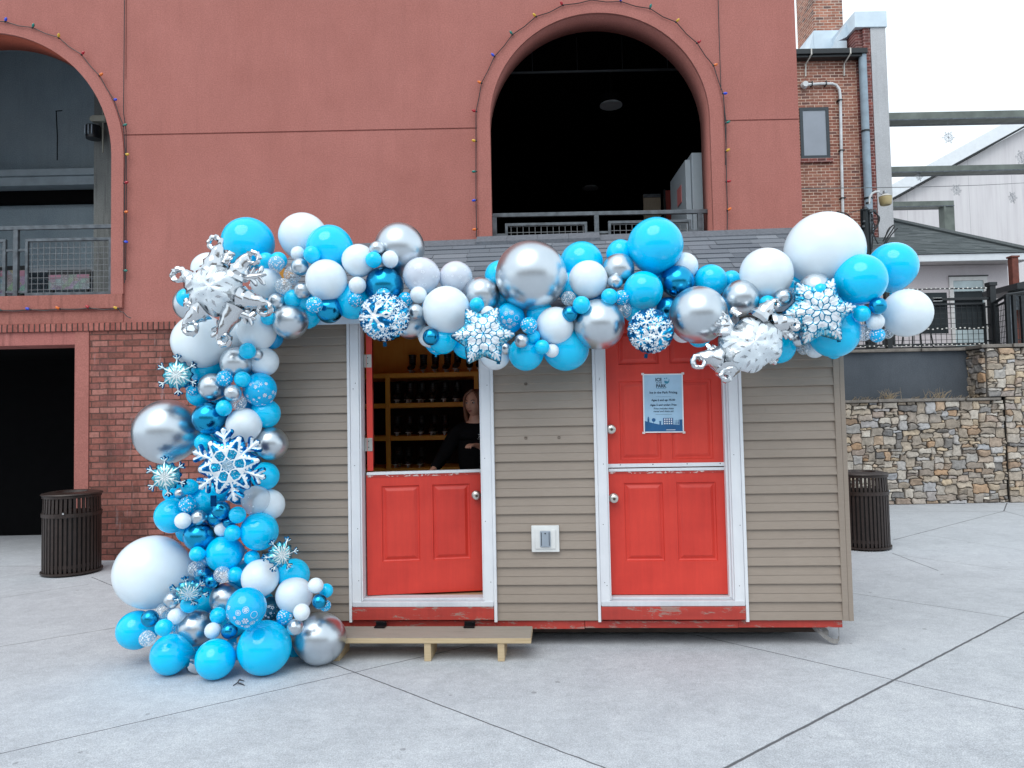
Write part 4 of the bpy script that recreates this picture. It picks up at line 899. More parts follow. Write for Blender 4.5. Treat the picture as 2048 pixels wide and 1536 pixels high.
# ------------------------------------------------------------------ unseen row of shopfronts, added behind the camera for the chrome balloons to mirror
m_sf = bricks('shopfront_brick', [(.34, .27, .23), (.44, .36, .31), (.38, .31, .27)], (.42, .38, .35))
t = empty('reflection_facade', (0, -24, 0), 0, 'unseen brick shopfront row added behind the camera for chrome reflections', 'building')
mb = MB(); mb.box(-34, 34, -6, 0, 0, 7.4); mb.box(-34, 34, -6, .35, 7.4, 7.9); mb.build('wall', m_sf, t)
for k in range(12):
    mb = MB(); x = -32+k*5.5; mb.box(x, x+3.4, 0.002, .06, .5, 3.0); mb.build('shop_window', plain('dark_glass', (.14, .16, .18), .2), t)
    for d_ in (0.2, 1.9): mb = MB(); mb.box(x+d_, x+d_+1.1, 0.002, .06, 4.3, 6.2); mb.build('window', plain('dark_glass', (.14, .16, .18), .2), t)
# ------------------------------------------------------------------ kiosk (garden-shed ticket booth)
m, nt, bs, L = newmat('taupe_vinyl'); v = coords(nt, (1, 1, 1))
c = ramp(nt, noi(nt, v, 1.1, 4), [(.3, (.262, .215, .175)), (.7, (.31, .257, .212))])
c = mixc(nt, .25, c, ramp(nt, noi(nt, coords(nt, (4, 30, 60)), 3, 5, .6), [(.3, (.38,)*3), (.7, (.62,)*3)]), 'OVERLAY')
st = ramp(nt, noi(nt, coords(nt, (2.5, 1, 1.5)), 2.1, 6, .75), [(.63, (0, 0, 0)), (.80, (1, 1, 1))])
c = mixc(nt, math_(nt, 'MULTIPLY', st, .28), c, (.10, .08, .07))
L.new(c, bs.inputs['Base Color']); bs.inputs['Roughness'].default_value = .42; bump(nt, bs, noi(nt, coords(nt, (3, 1, 40)), 12, 3), .12, .002); M_vinyl = m
def paint(name, col, col2, rough=.4, chip=0, chipc=(.5, .42, .36), cs=7, thr=.66, scale=(1, 1, 1), grain=.0):
    m, nt, bs, L = newmat(name); v = coords(nt, scale)
    c = ramp(nt, noi(nt, v, 2.2, 5, .6), [(.3, col), (.7, col2)])
    c = mixc(nt, .18, c, ramp(nt, noi(nt, coords(nt, (18, 18, 1.2)), 2, 5, .65), [(.3, (.3,)*3), (.7, (.7,)*3)]), 'OVERLAY')
    n = noi(nt, v, cs, 8, .78, .3); k = ramp(nt, n, [(thr, (0, 0, 0)), (thr+.02, (1, 1, 1))])
    if chip: c = mixc(nt, math_(nt, 'MULTIPLY', k, chip), c, chipc)
    L.new(c, bs.inputs['Base Color']); bs.inputs['Roughness'].default_value = rough
    b1 = bump(nt, bs, noi(nt, coords(nt, (30, 30, 2)), 3, 4), .12, .002)
    if chip: bump(nt, bs, k, -.4, .003, b1)
    return m
M_door = paint('red_door_paint', (.54, .030, .019), (.68, .050, .030), .42, .30, (.30, .10, .08), 16, .74)
M_board = paint('worn_red_board', (.34, .030, .022), (.46, .045, .03), .6, .85, (.30, .20, .17), 5, .56, (1, 1, 4))
M_white = paint('white_trim_paint', (.66, .68, .72), (.76, .78, .81), .45, .5, (.4, .4, .4), 20, .76)
M_sillw = paint('worn_white_sill', (.52, .54, .58), (.66, .68, .72), .5, .7, (.33, .24, .22), 9, .66, (1, 3, 3))
kio = empty('ticket_kiosk', tuple(KP), -KT, 'beige siding kiosk with two red split doors and a grey shingle roof', 'kiosk')
KX0, KX1, KD = -1.97, 2.41, 2.44
ZB = .193; PIT_ = .1292
DL, DR = (-1.143, -.245), (.698, 1.568)
def siding(mb, xa, xb, z0, z1, side=None):
    """courses of lapped vinyl between z0 and z1 along x (or along y when side is given)"""
    prof = []; k = math.floor((z0-ZB)/PIT_+.01)
    z = ZB+k*PIT_
    while z < z1-.01:
        za, zb = max(z, z0), min(z+PIT_, z1)
        prof += [(-.004, za), (-.027, za+.003), (-.0265, za+.009), (-.016, za+.060), (-.0195, za+.064), (-.0075, zb)]
        z += PIT_
    n = len(prof)
    if side is None: vs = [(xa, y, z) for y, z in prof]+[(xb, y, z) for y, z in prof]
    else: vs = [(side[0]-side[1]*y, xa, z) for y, z in prof]+[(side[0]-side[1]*y, xb, z) for y, z in prof]
    mb.add(vs, [(i, i+1, n+i+1, n+i) for i in range(n-1)])
ZW = 2.46
mb = MB()
segs = [(KX0+.05, -1.243), (-.160, .628), (1.677, KX1-.075)]
for a, b in segs: siding(mb, a, b, ZB, ZW)
mb.build('siding', M_vinyl, kio, fixn=False)
mb = MB(); siding(mb, 0.02, KD, ZB, ZW, (KX1-.01, 1)); mb.build('siding', M_vinyl, kio, fixn=False)
mb = MB(); siding(mb, 0.02, KD, ZB, ZW, (KX0+.01, -1)); mb.build('siding', M_vinyl, kio, fixn=False)
# gable triangles, back wall, framing
RZ, RN, EN = 3.325, 1.22, -.16
mb = MB()
for x0, x1 in ((KX0+.01, KX0+.05), (KX1-.05, KX1-.01)):
    mb.add([(x0, 0, ZW), (x0, KD, ZW), (x0, RN, RZ-.06), (x1, 0, ZW), (x1, KD, ZW), (x1, RN, RZ-.06)], [(0, 1, 2), (3, 5, 4), (0, 3, 4, 1), (1, 4, 5, 2), (2, 5, 3, 0)])
mb.build('gable', M_vinyl, kio)
# corner boards
mb = MB(); mb.rbox(KX1-.078, KX1-.036, -.030, .0, .19, ZW, .004); mb.rbox(KX1-.0345, KX1, -.026, .06, .187, ZW, .004); mb.build('corner_trim', M_vinyl, kio)
mb = MB(); mb.rbox(KX0, KX0+.052, -.03, .06, .19, ZW, .004); mb.build('corner_trim', M_vinyl, kio)
mb = MB(); mb.rbox(KX0-.02, KX1+.02, -.034, -.023, ZW-.03, ZW+.09, .003); mb.box(KX0, KX1, -.16, -.035, ZW+.015, ZW+.03); mb.build('frieze', M_white, kio)
# inner shell
M_ply = shader_boards('orange_plywood', [(.86, .30, .03), (.92, .42, .06), (.88, .34, .04)], (1.5, 1.5, .4), .6, 5)
mb = MB(); I0, I1, IB = KX0+.08, KX1-.08, KD-.08
mb.box(I0-.03, I1+.03, .09, KD-.04, .31, .345)
mb.build('floor', shader_boards('worn_floor', [(.40, .24, .13), (.50, .32, .18)]), kio)
mb = MB(); mb.box(I0, I1, IB, IB+.03, .345, 2.95); mb.box(I0-.03, I0, .1, IB, .345, 2.95); mb.box(I1, I1+.03, .1, IB, .345, 2.95)
mb.build('inner_wall', M_ply, kio)
mb = MB()
for a, b in ((KX0+.03, -1.15), (-.238, .69), (1.575, KX1-.03)): mb.box(a, b, .0, .09, .31, ZW)
mb.box(-1.15, -.238, .0, .09, 2.43, ZW); mb.box(.69, 1.575, 0, .09, 2.43, ZW)
mb.build('stud_wall', shader_boards('rough_framing', [(.60, .30, .09), (.72, .40, .14)]), kio)
mb = MB(); mb.box(I0, I1, .09, IB, 2.60, 2.62); mb.build('ceiling', shader_boards('ceiling_wood', [(.75, .36, .08), (.85, .45, .12)]), kio)
mb = MB(); mb.box(-1.15+.02, I0, .0, 0, 0, 0) if False else None
# base rim, skids
zr0 = .137
mb = MB(); 
for a, b, dy in ((KX0, .498, .000), (.501, 1.60, -.004), (1.602, 2.337, .006)): mb.rbox(a, b, -.010+dy, .03, zr0-(.0 if a > .4 else .008), .190, .004)
mb.rbox(2.28, 2.337, .031, KD, zr0, .190, .004); mb.build('rim_board', M_board, kio)
mb = MB()
for y in (.16, 1.1, 1.95): mb.rbox(KX0+.05, KX1-.2, y, y+.09, .055, .136, .006)
mb.build('skid', plain('dark_timber', (.05, .03, .022), .8, 0, .3, 8), kio)
mb = MB(); mb.box(KX0+.04, KX1-.1, .04, KD-.02, .14, .185); mb.build('underfloor', plain('dark_timber', (.05, .03, .022), .8), kio)
# roof
el, er = Vector((KX0-.10, EN, ZW+.02)), Vector((KX1+.10, EN, ZW+.02)); up_v = Vector((0, RN-EN, RZ-ZW-.02)); RL = up_v.length; up_v.normalize()
nr_ = 14; shingled_plane(el, er, up_v, nr_, RL/nr_, 'roof', M_sh, kio)
mb = MB(); mb.add([el, er, er+up_v*RL, el+up_v*RL, el+Vector((0, .03, -.05)), er+Vector((0, .03, -.05)), er+up_v*RL+Vector((0, 0, -.05)), el+up_v*RL+Vector((0, 0, -.05))], [(0, 1, 2, 3), (4, 7, 6, 5), (0, 4, 5, 1), (1, 5, 6, 2), (3, 2, 6, 7), (0, 3, 7, 4)])
e2l, e2r = Vector((KX0-.10, 2*RN-EN, ZW+.02)), Vector((KX1+.10, 2*RN-EN, ZW+.02))
mb.add([e2l, e2r, er+up_v*RL, el+up_v*RL], [(0, 1, 2, 3)]); mb.build('roof_deck', plain('roof_felt', (.05, .055, .06), .9), kio)
mb = MB()
rnd = random.Random(9); x = KX0-.1
while x < KX1+.1:
    w_ = min(.28, KX1+.1-x); hi = .035 if -.42 < x < .70 else .012
    mb.add([(x, RN-.13, RZ-.075+hi), (x+w_, RN-.13, RZ-.075+hi), (x+w_, RN, RZ+hi+.005), (x, RN, RZ+hi+.005), (x, RN+.13, RZ-.07+hi), (x+w_, RN+.13, RZ-.07+hi), (x, RN-.13, RZ-.095+hi*.2), (x+w_, RN-.13, RZ-.095+hi*.2)], [(0, 1, 2, 3), (3, 2, 5, 4), (6, 7, 1, 0)]); x += w_+.002
mb.build('ridge_cap', plain('cap_grey', (.11, .12, .14), .85, 0, .2, 40), kio)
mb = MB(); mb.box(KX0-.10, KX1+.10, EN-.012, EN-.001, ZW-.06, ZW+.02); mb.build('fascia', M_white, kio)
# door casings
def casing(x0, x1, sw_l, sw_r):
    fr = []
    mb = MB()
    mb.rbox(x0-.101, x0-.080, -.046, -.0, .188, 2.44, .003); mb.rbox(x0-.079, x0-.012, -.038, -.0, .305, 2.43, .004); mb.rbox(x0-.0115, x0+.0, -.026, .09, .34, 2.43, .003)
    fr.append(mb.build('casing', M_white, kio))
    mb = MB()
    mb.rbox(x1+.084, x1+.106, -.046, -.0, .188, 2.44, .003); mb.rbox(x1+.012, x1+.083, -.038, -.0, .305, 2.43, .004); mb.rbox(x1+.0, x1+.0115, -.026, .09, .34, 2.43, .003)
    if sw_r: mb.rbox(x1-.018, x1-.0005, .0, .055, .345, 2.42, .003)
    fr.append(mb.build('casing', M_white, kio))
    mb = MB(); mb.rbox(x0-.10, x1+.105, -.046, 0, 2.441, 2.50, .004); fr.append(mb.build('casing', M_white, kio))
    # staple and screw holes
    for fo, xx in ((fr[0], x0-.045), (fr[1], x1+.045)):
        for zz in [.47, .90, 1.36, 1.95]:
            for q_ in range(random.choice([1, 1, 2])): 
                cx_ = xx+random.uniform(-.02, .02); cz_ = zz+random.uniform(-.03, .03); mb = MB(); mb.lathe([(0, -.0395), (.0032, -.0392), (.0032, -.036)], (cx_, 0, cz_), 6, 'y'); mb.build('screw_hole', M_black, fo)
    mb = MB(); mb.rbox(x0-.075, x1+.08, -.045, .10, .300, .338, .006); mb.rbox(x0-.002, x1+.002, -.0, .10, .3385, .356, .004); mb.build('threshold', M_sillw, kio)
    mb = MB(); mb.rbox(x0-.078, x1+.082, -.050, -.0, .205, .298, .005); mb.build('kick_board', M_board, kio)
casing(DL[0], DL[1], 1, 0); casing(DR[0], DR[1], 0, 1)
# panel doors
def door_leaf(w_, h_, panels, th=.044):
    """face at y=0 towards the viewer, hinge edge at x=0; panels (x0,x1,z0,z1)"""
    mb = MB(); xs_ = sorted({0, w_, *[p[0] for p in panels], *[p[1] for p in panels]}); zs = sorted({0, h_, *[p[2] for p in panels], *[p[3] for p in panels]})
    for i in range(len(xs_)-1):
        for j in range(len(zs)-1):
            xm, zm = (xs_[i]+xs_[i+1])/2, (zs[j]+zs[j+1])/2
            if any(p[0] < xm < p[1] and p[2] < zm < p[3] for p in panels): continue
            mb.quad((xs_[i], 0, zs[j]), (xs_[i+1], 0, zs[j]), (xs_[i+1], 0, zs[j+1]), (xs_[i], 0, zs[j+1]))
    for (x0, x1, z0, z1) in panels:
        rings = []
        for ins, dep in ((0, 0), (.004, .010), (.010, .014), (.018, .014), (.036, .005), (.040, .0032)):
            rings.append([(x0+ins, dep, z0+ins), (x1-ins, dep, z0+ins), (x1-ins, dep, z1-ins), (x0+ins, dep, z1-ins)])
        for a, b in zip(rings, rings[1:]):
            for k in range(4): mb.quad(a[k], a[(k+1) % 4], b[(k+1) % 4], b[k])
        mb.quad(*rings[-1])
    mb.quad((0, th, 0), (0, th, h_), (w_, th, h_), (w_, th, 0)); mb.quad((0, 0, 0), (0, 0, h_), (0, th, h_), (0, th, 0)); mb.quad((w_, 0, 0), (w_, th, 0), (w_, th, h_), (w_, 0, h_))
    mb.quad((0, 0, h_), (w_, 0, h_), (w_, th, h_), (0, th, h_)); mb.quad((0, 0, 0), (0, th, 0), (w_, th, 0), (w_, 0, 0)); return mb
M_brass = plain('satin_nickel', (.62, .60, .56), .28, .9, .06, 8)
def knob(par, x, z):
    mb = MB(); mb.lathe([(0, -.001), (.034, -.001), (.036, -.004), (.030, -.012), (.016, -.016), (.014, -.028), (.024, -.036), (.031, -.046), (.029, -.060), (.018, -.066), (.0, -.066)], (x, 0, z), 24, 'y'); k = mb.build('knob', M_brass, par, True)
    mb = MB(); mb.lathe([(0, -.0695), (.009, -.069), (.011, -.0655)], (x, 0, z), 14, 'y'); mb.build('keyhole', plain('dark_bronze', (.12, .10, .08), .4, .8), k, True)
def peel_strip(par, w_, z, y=-.002):
    mb = MB(); mb.rbox(.004, w_-.004, y-.010, y+.045, z, z+.022, .003); mb.build('drip_strip', M_white, par)
    mb = MB(); mb.box(.006, w_-.006, y-.003, y+.002, z-.018, z-.001); mb.build('peeling_edge', paint('peeling_paint', (.40, .03, .02), (.48, .04, .03), .6, .9, (.62, .55, .52), 11, .53, (1, 1, 2)), par)
LW, LH = .880, .905
zl = .362
def lower(xh, rz, flip, lab):
    w_ = LW if not flip else .862
    t = door_leaf(w_, LH, [(.115, .40, .245, .82), (.50, .785, .245, .82)]).build('lower_door', M_door, kio, loc=(xh, .055, zl), rot=(0, 0, rz)); t['label'] = lab
    peel_strip(t, w_, LH+.001); return t
ld = lower(DL[0]+.012, math.radians(9.5), False, 'left lower door, slightly ajar'); knob(ld, LW-.045, LH-.175)
rd = lower(DR[0]+.003, 0, True, 'right lower door, shut'); knob(rd, .036, LH-.195)
UH = 2.425-1.298
ud = door_leaf(.862, UH, [(.095, .395, .055, .640), (.475, .775, .055, .640), (.095, .395, .765, 1.02), (.475, .775, .765, 1.02)]).build('upper_door', M_door, kio, loc=(DR[0]+.003, .050, 1.298)); ud['label'] = 'right upper door, shut'; knob(ud, .030, .285)
mb = MB(); mb.rbox(.0, .862, -.012, -.001, -.0, .028, .003); o = mb.build('drip_strip', M_white, ud)
mb = MB()
for xx in (.09, .33, .58, .82): mb.lathe([(0, -.0135), (.004, -.013), (.004, -.011)], (xx, 0, .02), 8, 'y')
mb.build('screw', M_black, o)
ul = door_leaf(LW, UH, [(.115, .40, .06, .64), (.50, .785, .06, .64)]).build('upper_door', M_door, kio, loc=(DL[0]+.016, .062, 1.30), rot=(0, 0, math.radians(104))); ul['label'] = 'left upper door, swung open inward'
ul.location = (DL[0]+.065, .062, 1.30)
for zz in (.20, .84):
    mb = MB(); mb.rbox(-.062, -.0, -.004, .0, zz-.05, zz+.05, .012); o = mb.build('hinge', plain('hinge_zinc', (.42, .42, .40), .4, .7), kio, loc=(DL[0]+.064, .056, 1.30))
    mb = MB(); mb.lathe([(0, -.0065), (.004, -.0055), (.004, -.004)], (-.03, 0, zz-.02), 8, 'y'); mb.lathe([(0, -.0065), (.004, -.0055), (.004, -.004)], (-.03, 0, zz+.025), 8, 'y'); mb.build('screw', M_black, o)
# electrical inlet cover on the siding
a, b = onK(1064, 1102), onK(1118, 1049)
mb = MB(); mb.rbox(a[0], b[0], -.050, -.018, a[1], b[1], .006); o = mb.build('inlet_cover', plain('white_plastic', (.7, .71, .70), .4), kio)
mb = MB(); mb.rbox(a[0]+.028, b[0]-.028, -.058, -.0505, a[1]+.025, b[1]-.028, .003); mb.build('plate', plain('white_plastic', (.7, .71, .70), .4), o)
c_, d_ = onK(1081, 1091), onK(1101, 1059)
mb = MB(); mb.rbox(c_[0], d_[0], -.070, -.0585, c_[1], d_[1], .005); mb.build('flap', plain('grey_flap', (.30, .35, .41), .35), o)
mb = MB(); mb.box(c_[0]+.008, c_[0]+.012, -.0712, -.070, c_[1]+.01, d_[1]-.01); mb.box(d_[0]-.012, d_[0]-.008, -.0712, -.070, c_[1]+.01, d_[1]-.01); mb.lathe([(0, -.074), (.005, -.073), (.005, -.070)], ((c_[0]+d_[0])/2, 0, d_[1]-.018), 8, 'y'); mb.build('screw', M_black, o)
# old bracket marks
mb = MB()
for x, y in ((1052, 768), (1052, 876), (1118, 875)):
    p = onK(x, y); s = .009
    mb.box(p[0]-s, p[0]+s, -.0235, -.0175, p[1]-s, p[1]-s+.003); mb.box(p[0]-s, p[0]+s, -.0235, -.0155, p[1]+s-.003, p[1]+s); mb.box(p[0]-s, p[0]-s+.003, -.0235, -.0165, p[1]-s+.0031, p[1]+s-.0031); mb.box(p[0]+s-.003, p[0]+s, -.0235, -.0165, p[1]-s+.0031, p[1]+s-.0031)
mb.build('bracket_mark', plain('mark_brown', (.09, .06, .045), .8), kio)
# brackets that hold the step
for x in (768, 943):
    p = onK(x, 1243); mb = MB(); mb.rbox(p[0]-.045, p[0]+.035, -.062, -.052, .165, .20, .003); mb.rbox(p[0]-.045, p[0]+.035, -.12, -.052, .168, .178, .003); mb.lathe([(0, -.07), (.008, -.068), (.009, -.062)], (p[0]+.02, 0, .19), 10, 'y')
    mb.build('step_bracket', plain('black_bracket', (.01, .01, .012), .3, .6), kio)
# ------------------------------------------------------------------ step, block, strap
tt = lambda x, y, z: KP+KAX*x+KN*y+Vector((0, 0, z))
st_ = empty('wooden_step', tuple(tt(-.62, -.20, 0)), -KT, 'long low wooden plank step in front of the open left door', 'step')
M_pine = shader_boards('pine_edge', [(.38, .28, .16), (.54, .42, .26), (.45, .34, .20)], (.25, 3, 6), .6, 8)
M_greyw = shader_boards('worn_plank_top', [(.21, .185, .155), (.33, .29, .245), (.26, .225, .19)], (.3, 5, 5), .75, 8)
x1_ = onK(1062, 1260, -.33)[0]
mb = MB(); mb.rbox(-1.35, x1_+.62, -.14, .14, .126, .1615, .004); mb.build('plank', M_pine, st_)
mb = MB(); mb.rbox(-1.348, x1_+.618, -.138, .138, .1618, .1655, .002); mb.build('plank_top', M_greyw, st_)
for x in (672, 855, 1002):
    p = onK(x, 1300, -.33); mb = MB(); mb.rbox(p[0]+.62-.024, p[0]+.62+.024, -.13, .12, 0, .1255, .004); mb.build('support', M_pine, st_)
t = empty('wood_block', tuple(tt(onK(1577, 1262, .5)[0], .5, 0)), -KT, 'yellowish wood block wedged under the right part of the kiosk', 'block')
mb = MB(); mb.rbox(-.075, .075, -.1, .25, 0, .054, .008); mb.build('block', M_pine, t); mb = MB(); mb.rbox(-.07, .07, -.09, .24, .0545, .062, .003); mb.build('shim', M_greyw, t)
t = empty('webbing_strap', tuple(tt(onK(1655, 1262, .05)[0], .06, 0)), -KT, 'grey webbing strap looped under the right corner of the kiosk', 'strap')
def ribbon(mb, pts, w_, d=(0, 1, 0)):
    d = Vector(d); vs = []; 
    for p in pts: p = Vector(p); vs += [p-d*w_/2, p+d*w_/2]
    mb.add(vs, [(2*i, 2*i+1, 2*i+3, 2*i+2) for i in range(len(pts)-1)])
mb = MB(); M_web = plain('grey_webbing', (.22, .215, .21), .8, 0, .2, 40, .3, 200)
ribbon(mb, [(-.095, 0, .136), (-.070, -.005, .105), (-.035, -.01, .068), (.005, -.015, .040), (.038, -.02, .026), (.064, -.02, .028), (.080, -.015, .052), (.084, -.005, .092), (.085, 0, .136)], .034, (.15, .35, .9))
ribbon(mb, [(-.105, .0, .136), (-.085, 0, .108), (-.05, .0, .085), (-.015, 0, .074), (.012, .005, .080), (.0, .01, .096), (-.03, .01, .112), (-.06, .01, .132)], .030, (.2, .3, .9)); o = mb.build('strap', M_web, t, fixn=False)
sd = o.modifiers.new('s', 'SOLIDIFY'); sd.thickness = .003

# ------------------------------------------------------------------ price poster taped to the right upper door
cs_ = [onK(1283.5, 747, .045), onK(1366, 745, .045), onK(1369.5, 866, .045), onK(1288.5, 868.5, .045)]
pw = .295; phh = .437; pc = ((cs_[0][0]+cs_[2][0])/2, (cs_[0][1]+cs_[2][1])/2)
po = empty('price_poster', tuple(tt(pc[0], .043, pc[1])), -KT, 'light blue ice rink pricing poster taped on the closed red door', 'poster')
po.rotation_euler = (0, math.radians(.5), -KT)
W2, H2 = pw/2, phh/2
M_ps = plain('poster_white', (.78, .80, .84), .35); M_pb = plain('poster_blue', (.36, .55, .72), .35, 0, .12, 5)
M_ink = plain('poster_ink', (.015, .05, .10), .5); M_hill = plain('poster_hill', (.012, .10, .26), .4, 0, .2, 9); M_sky2 = plain('poster_teal', (.02, .22, .36), .4)
mb = MB(); mb.rbox(-W2, W2, -.002, .002, -H2, H2, .001); mb.build('sheet', M_ps, po)
mb = MB(); e = .009; mb.box(-W2+e, W2-e, -.0030, -.0021, -H2+e, H2-e); mb.build('background', M_pb, po)
y1_ = -.0036
mb = MB(); hl = [(-W2+e, -H2+e), (W2-e, -H2+e), (W2-e, -H2+.055), (.06, -H2+.060), (-.02, -H2+.058), (-.075, -H2+.070), (-W2+e, -H2+.088)]
mb.prism(hl, y1_, -.0031); mb.build('hill', M_hill, po)
mb = MB(); y2_ = y1_-.0004
mb.box(-.118, -.105, y2_, -.0032, -H2+.06, -H2+.105); mb.prism([(-.118, -H2+.106), (-.105, -H2+.106), (-.1115, -H2+.122)], y2_, -.0032)
mb.lathe([(0, y2_), (.014, y2_), (.014, -.0032)], (-.073, 0, -H2+.094), 16, 'y'); mb.box(-.0745, -.0715, y2_, -.0032, -H2+.062, -H2+.081)
mb.box(-.031, -.019, y2_, -.0032, -H2+.055, -H2+.082); mb.box(-.034, -.016, y2_, -.0032, -H2+.0825, -H2+.086)
mb.box(-.004, .07, y2_, -.0032, -H2+.058, -H2+.108)
mb.box(.115, .138, y2_, -.0032, -H2+.05, -H2+.096)
for k, x in enumerate((.082, .092, .102, .108)): mb.box(x, x+.004, y2_, -.0032, -H2+.06, -H2+.078+.005*(k % 2)); mb.lathe([(0, y2_), (.003, y2_), (.003, -.0032)], (x+.002, 0, -H2+.0855+.005*(k % 2)), 8, 'y')
mb.build('skyline', M_hill, po)
mb = MB()
for i in range(4):
    for j in range(3): mb.box(.004+i*.0165, .013+i*.0165, y2_-.0004, y2_-.0001, -H2+.062+j*.016, -H2+.072+j*.016)
mb.build('skyline_window', M_ps, po)
R90 = (math.radians(90), 0, 0)
T_ = lambda s, sz, x, z, bold=0, sh=0, mt=None, sx=1.0: text_mesh(s, sz, mt or M_ink, 'lettering', po, (x, y1_-.0002, z), R90, 'CENTER', .0003, bold, sh, sx)
T_('ICE', .034, -.032, H2-.045, .0012, 0, None, .95); T_('IN THE', .0135, -.028, H2-.068, .0003); T_('PARK', .034, -.014, H2-.092, .0012, 0, None, .9)
mb = MB(); mb.prism([(.010, H2-.052), (.040, H2-.058), (.045, H2-.040), (.048, H2-.044), (.045, H2-.064), (.034, H2-.074), (.020, H2-.074), (.012, H2-.066)], y2_, -.0032)
for x, z in ((.014, H2-.036), (.028, H2-.034)): mb.lathe([(0, y2_), (.0045, y2_), (.0045, -.0032)], (x, 0, z), 8, 'y')
mb.box(-.05, .022, y2_, -.0032, H2-.1105, H2-.1085); mb.build('logo', M_sky2, po)
T_('Ice in the Park Pricing', .0235, .002, H2-.140, .0006, 0, None, .98)
mb = MB(); mb.box(-.05, .058, y2_, -.0032, H2-.1705, H2-.1697); mb.box(-.058, .062, y2_, -.0032, H2-.3030, H2-.3015); mb.build('divider', M_ink, po)
T_('Ages 6 and up: $5.00', .0205, .0, H2-.196, .0007); T_('Ages 5 and under: Free', .0205, .0, H2-.232, .0007)
T_('Price includes skate', .0185, .001, H2-.259, .0003, .2); T_('rental and skate aid.', .0185, .001, H2-.279, .0003, .2)
mb = MB(); mb.box(.018, .085, y2_, -.0035, -H2+.018, -H2+.022); mb.build('small_print', M_ps, po)
mb = MB()
for sx_, sz_ in ((-1, 1), (1, 1), (-1, -1), (1, -1)): mb.rbox(sx_*W2-.010, sx_*W2+.010, -.0046, -.0037, sz_*H2-.008, sz_*H2+.008, .0002)
mb.build('tape', plain('pale_tape', (.70, .62, .62), .3), po)

# ------------------------------------------------------------------ inside: shelf unit and skates
M_pinei = shader_boards('orange_pine', [(.86, .34, .035), (.92, .44, .06), (.88, .38, .045)], (3, 1, 1), .55, 5)
SN = 1.62
sh = empty('skate_rack', tuple(tt(-.75, SN, .345)), -KT, 'orange pine shelf rack full of skates inside the kiosk', 'shelf')
lev = []
for y in (745, 805, 871, 935):
    lev.append(onK(860, y, SN)[1]-.345)
xL = onK(776, 800, SN)[0]+.75; xR = 1.35
for z_ in lev:
    mb = MB(); mb.rbox(xL-.45, xR, 0, .62, z_-.045, z_, .004); mb.build('shelf', M_pinei, sh)
for x in (xL-.02, onK(949, 800, SN)[0]+.75):
    mb = MB(); mb.rbox(x, x+.045, -.03, -.0005, 0, lev[0]-.002, .004); mb.build('upright', M_pinei, sh)
mb = MB(); mb.box(xL-.44, xR, .42, .44, lev[0]+.001, 2.25); mb.build('back_board', M_ply, sh)
mb = MB(); mb.box(xL-.44, xR, .60, .62, 0, lev[0]-.05); mb.build('back_panel', plain('black_backing', (.03, .014, .009), .8), sh)
# the return of the rack along the left wall
xw = KX0+.085+.75
for z_ in lev[:3]:
    mb = MB(); mb.rbox(xw, xL-.455, -1.1, .6, z_-.045, z_, .004); mb.build('side_shelf', M_pinei, sh)
M_boot = plain('black_boot', (.012, .011, .011), .45, 0, .3, 20); M_blade = plain('pale_blade', (.62, .60, .58), .35, .3)
M_lace = plain('grey_lace', (.10, .09, .085), .7)
def make_skate():
    t = empty('ice_skate', (0, 0, 0)); R2 = MB(); n = 14
    # toe faces -y; height .20
    prof = [(.030, -.085, .018, .022, .030), (.034, -.070, .036, .026, .038), (.040, -.03, .040, .034, .052), (.045, .01, .036, .040, .075), (.050, .035, .034, .04, .11)]
    rings = [(0, -.095, .040, .010, .010), (0, -.085, .043, .026, .018), (0, -.055, .050, .034, .027), (0, -.01, .060, .036, .034), (0, .03, .080, .034, .045), (0, .045, .110, .033, .042), (0, .05, .15, .036, .042), (0, .045, .185, .040, .047)]
    vs = []
    for (cx_, cy_, cz_, rx, ry) in rings:
        for k in range(n):
            a = 2*math.pi*k/n
            if cz_ < .07: vs.append((math.cos(a)*rx, cy_, cz_+math.sin(a)*ry*.9))
            else: vs.append((math.cos(a)*rx, cy_+math.sin(a)*ry*.2-.0, cz_+math.sin(a)*ry*.25)) if cz_ < .09 else vs.append((math.cos(a)*rx, cy_-math.sin(a)*ry, cz_))
    fs = [(i*n+k, i*n+(k+1) % n, (i+1)*n+(k+1) % n, (i+1)*n+k) for i in range(len(rings)-1) for k in range(n)]+[tuple(range(n-1, -1, -1)), tuple((len(rings)-1)*n+k for k in range(n))]
    R2.add(vs, fs); R2.build('boot', M_boot, t, True)
    mb = MB(); mb.rbox(-.004, .004, -.10, .08, -.012, .0, .002); b_ = mb.build('blade', M_blade, t)
    mb = MB(); mb.rbox(-.024, .024, -.085, .07, .016, .024, .004); mb.rbox(-.008, .008, -.08, -.04, .0, .0155, .003); mb.rbox(-.008, .008, .03, .07, .0, .0155, .003); mb.build('blade_holder', M_blade, b_)
    mb = MB()
    for k in range(5): zz = .075+.022*k; yy = -.008+.006*k; mb.tube([(-.022, yy+.004, zz), (0, yy-.012, zz+.006), (.022, yy+.004, zz)], .0028, 5)
    mb.build('lace', M_lace, t); return t
sk0 = make_skate(); first = True
grp = 'ice skates lined up on the rack'
ordn = ['leftmost', 'second', 'third', 'fourth', 'fifth', 'sixth', 'seventh']
rows = [('top', 745, [816, 840, 864, 888, 912, 938, 958], 0), ('second', 805, [792, 816, 840, 863, 888, 912], 0), ('third', 870, [792, 816, 840, 865, 888], 0), ('lowest', 936, [793, 815, 840], 0)]
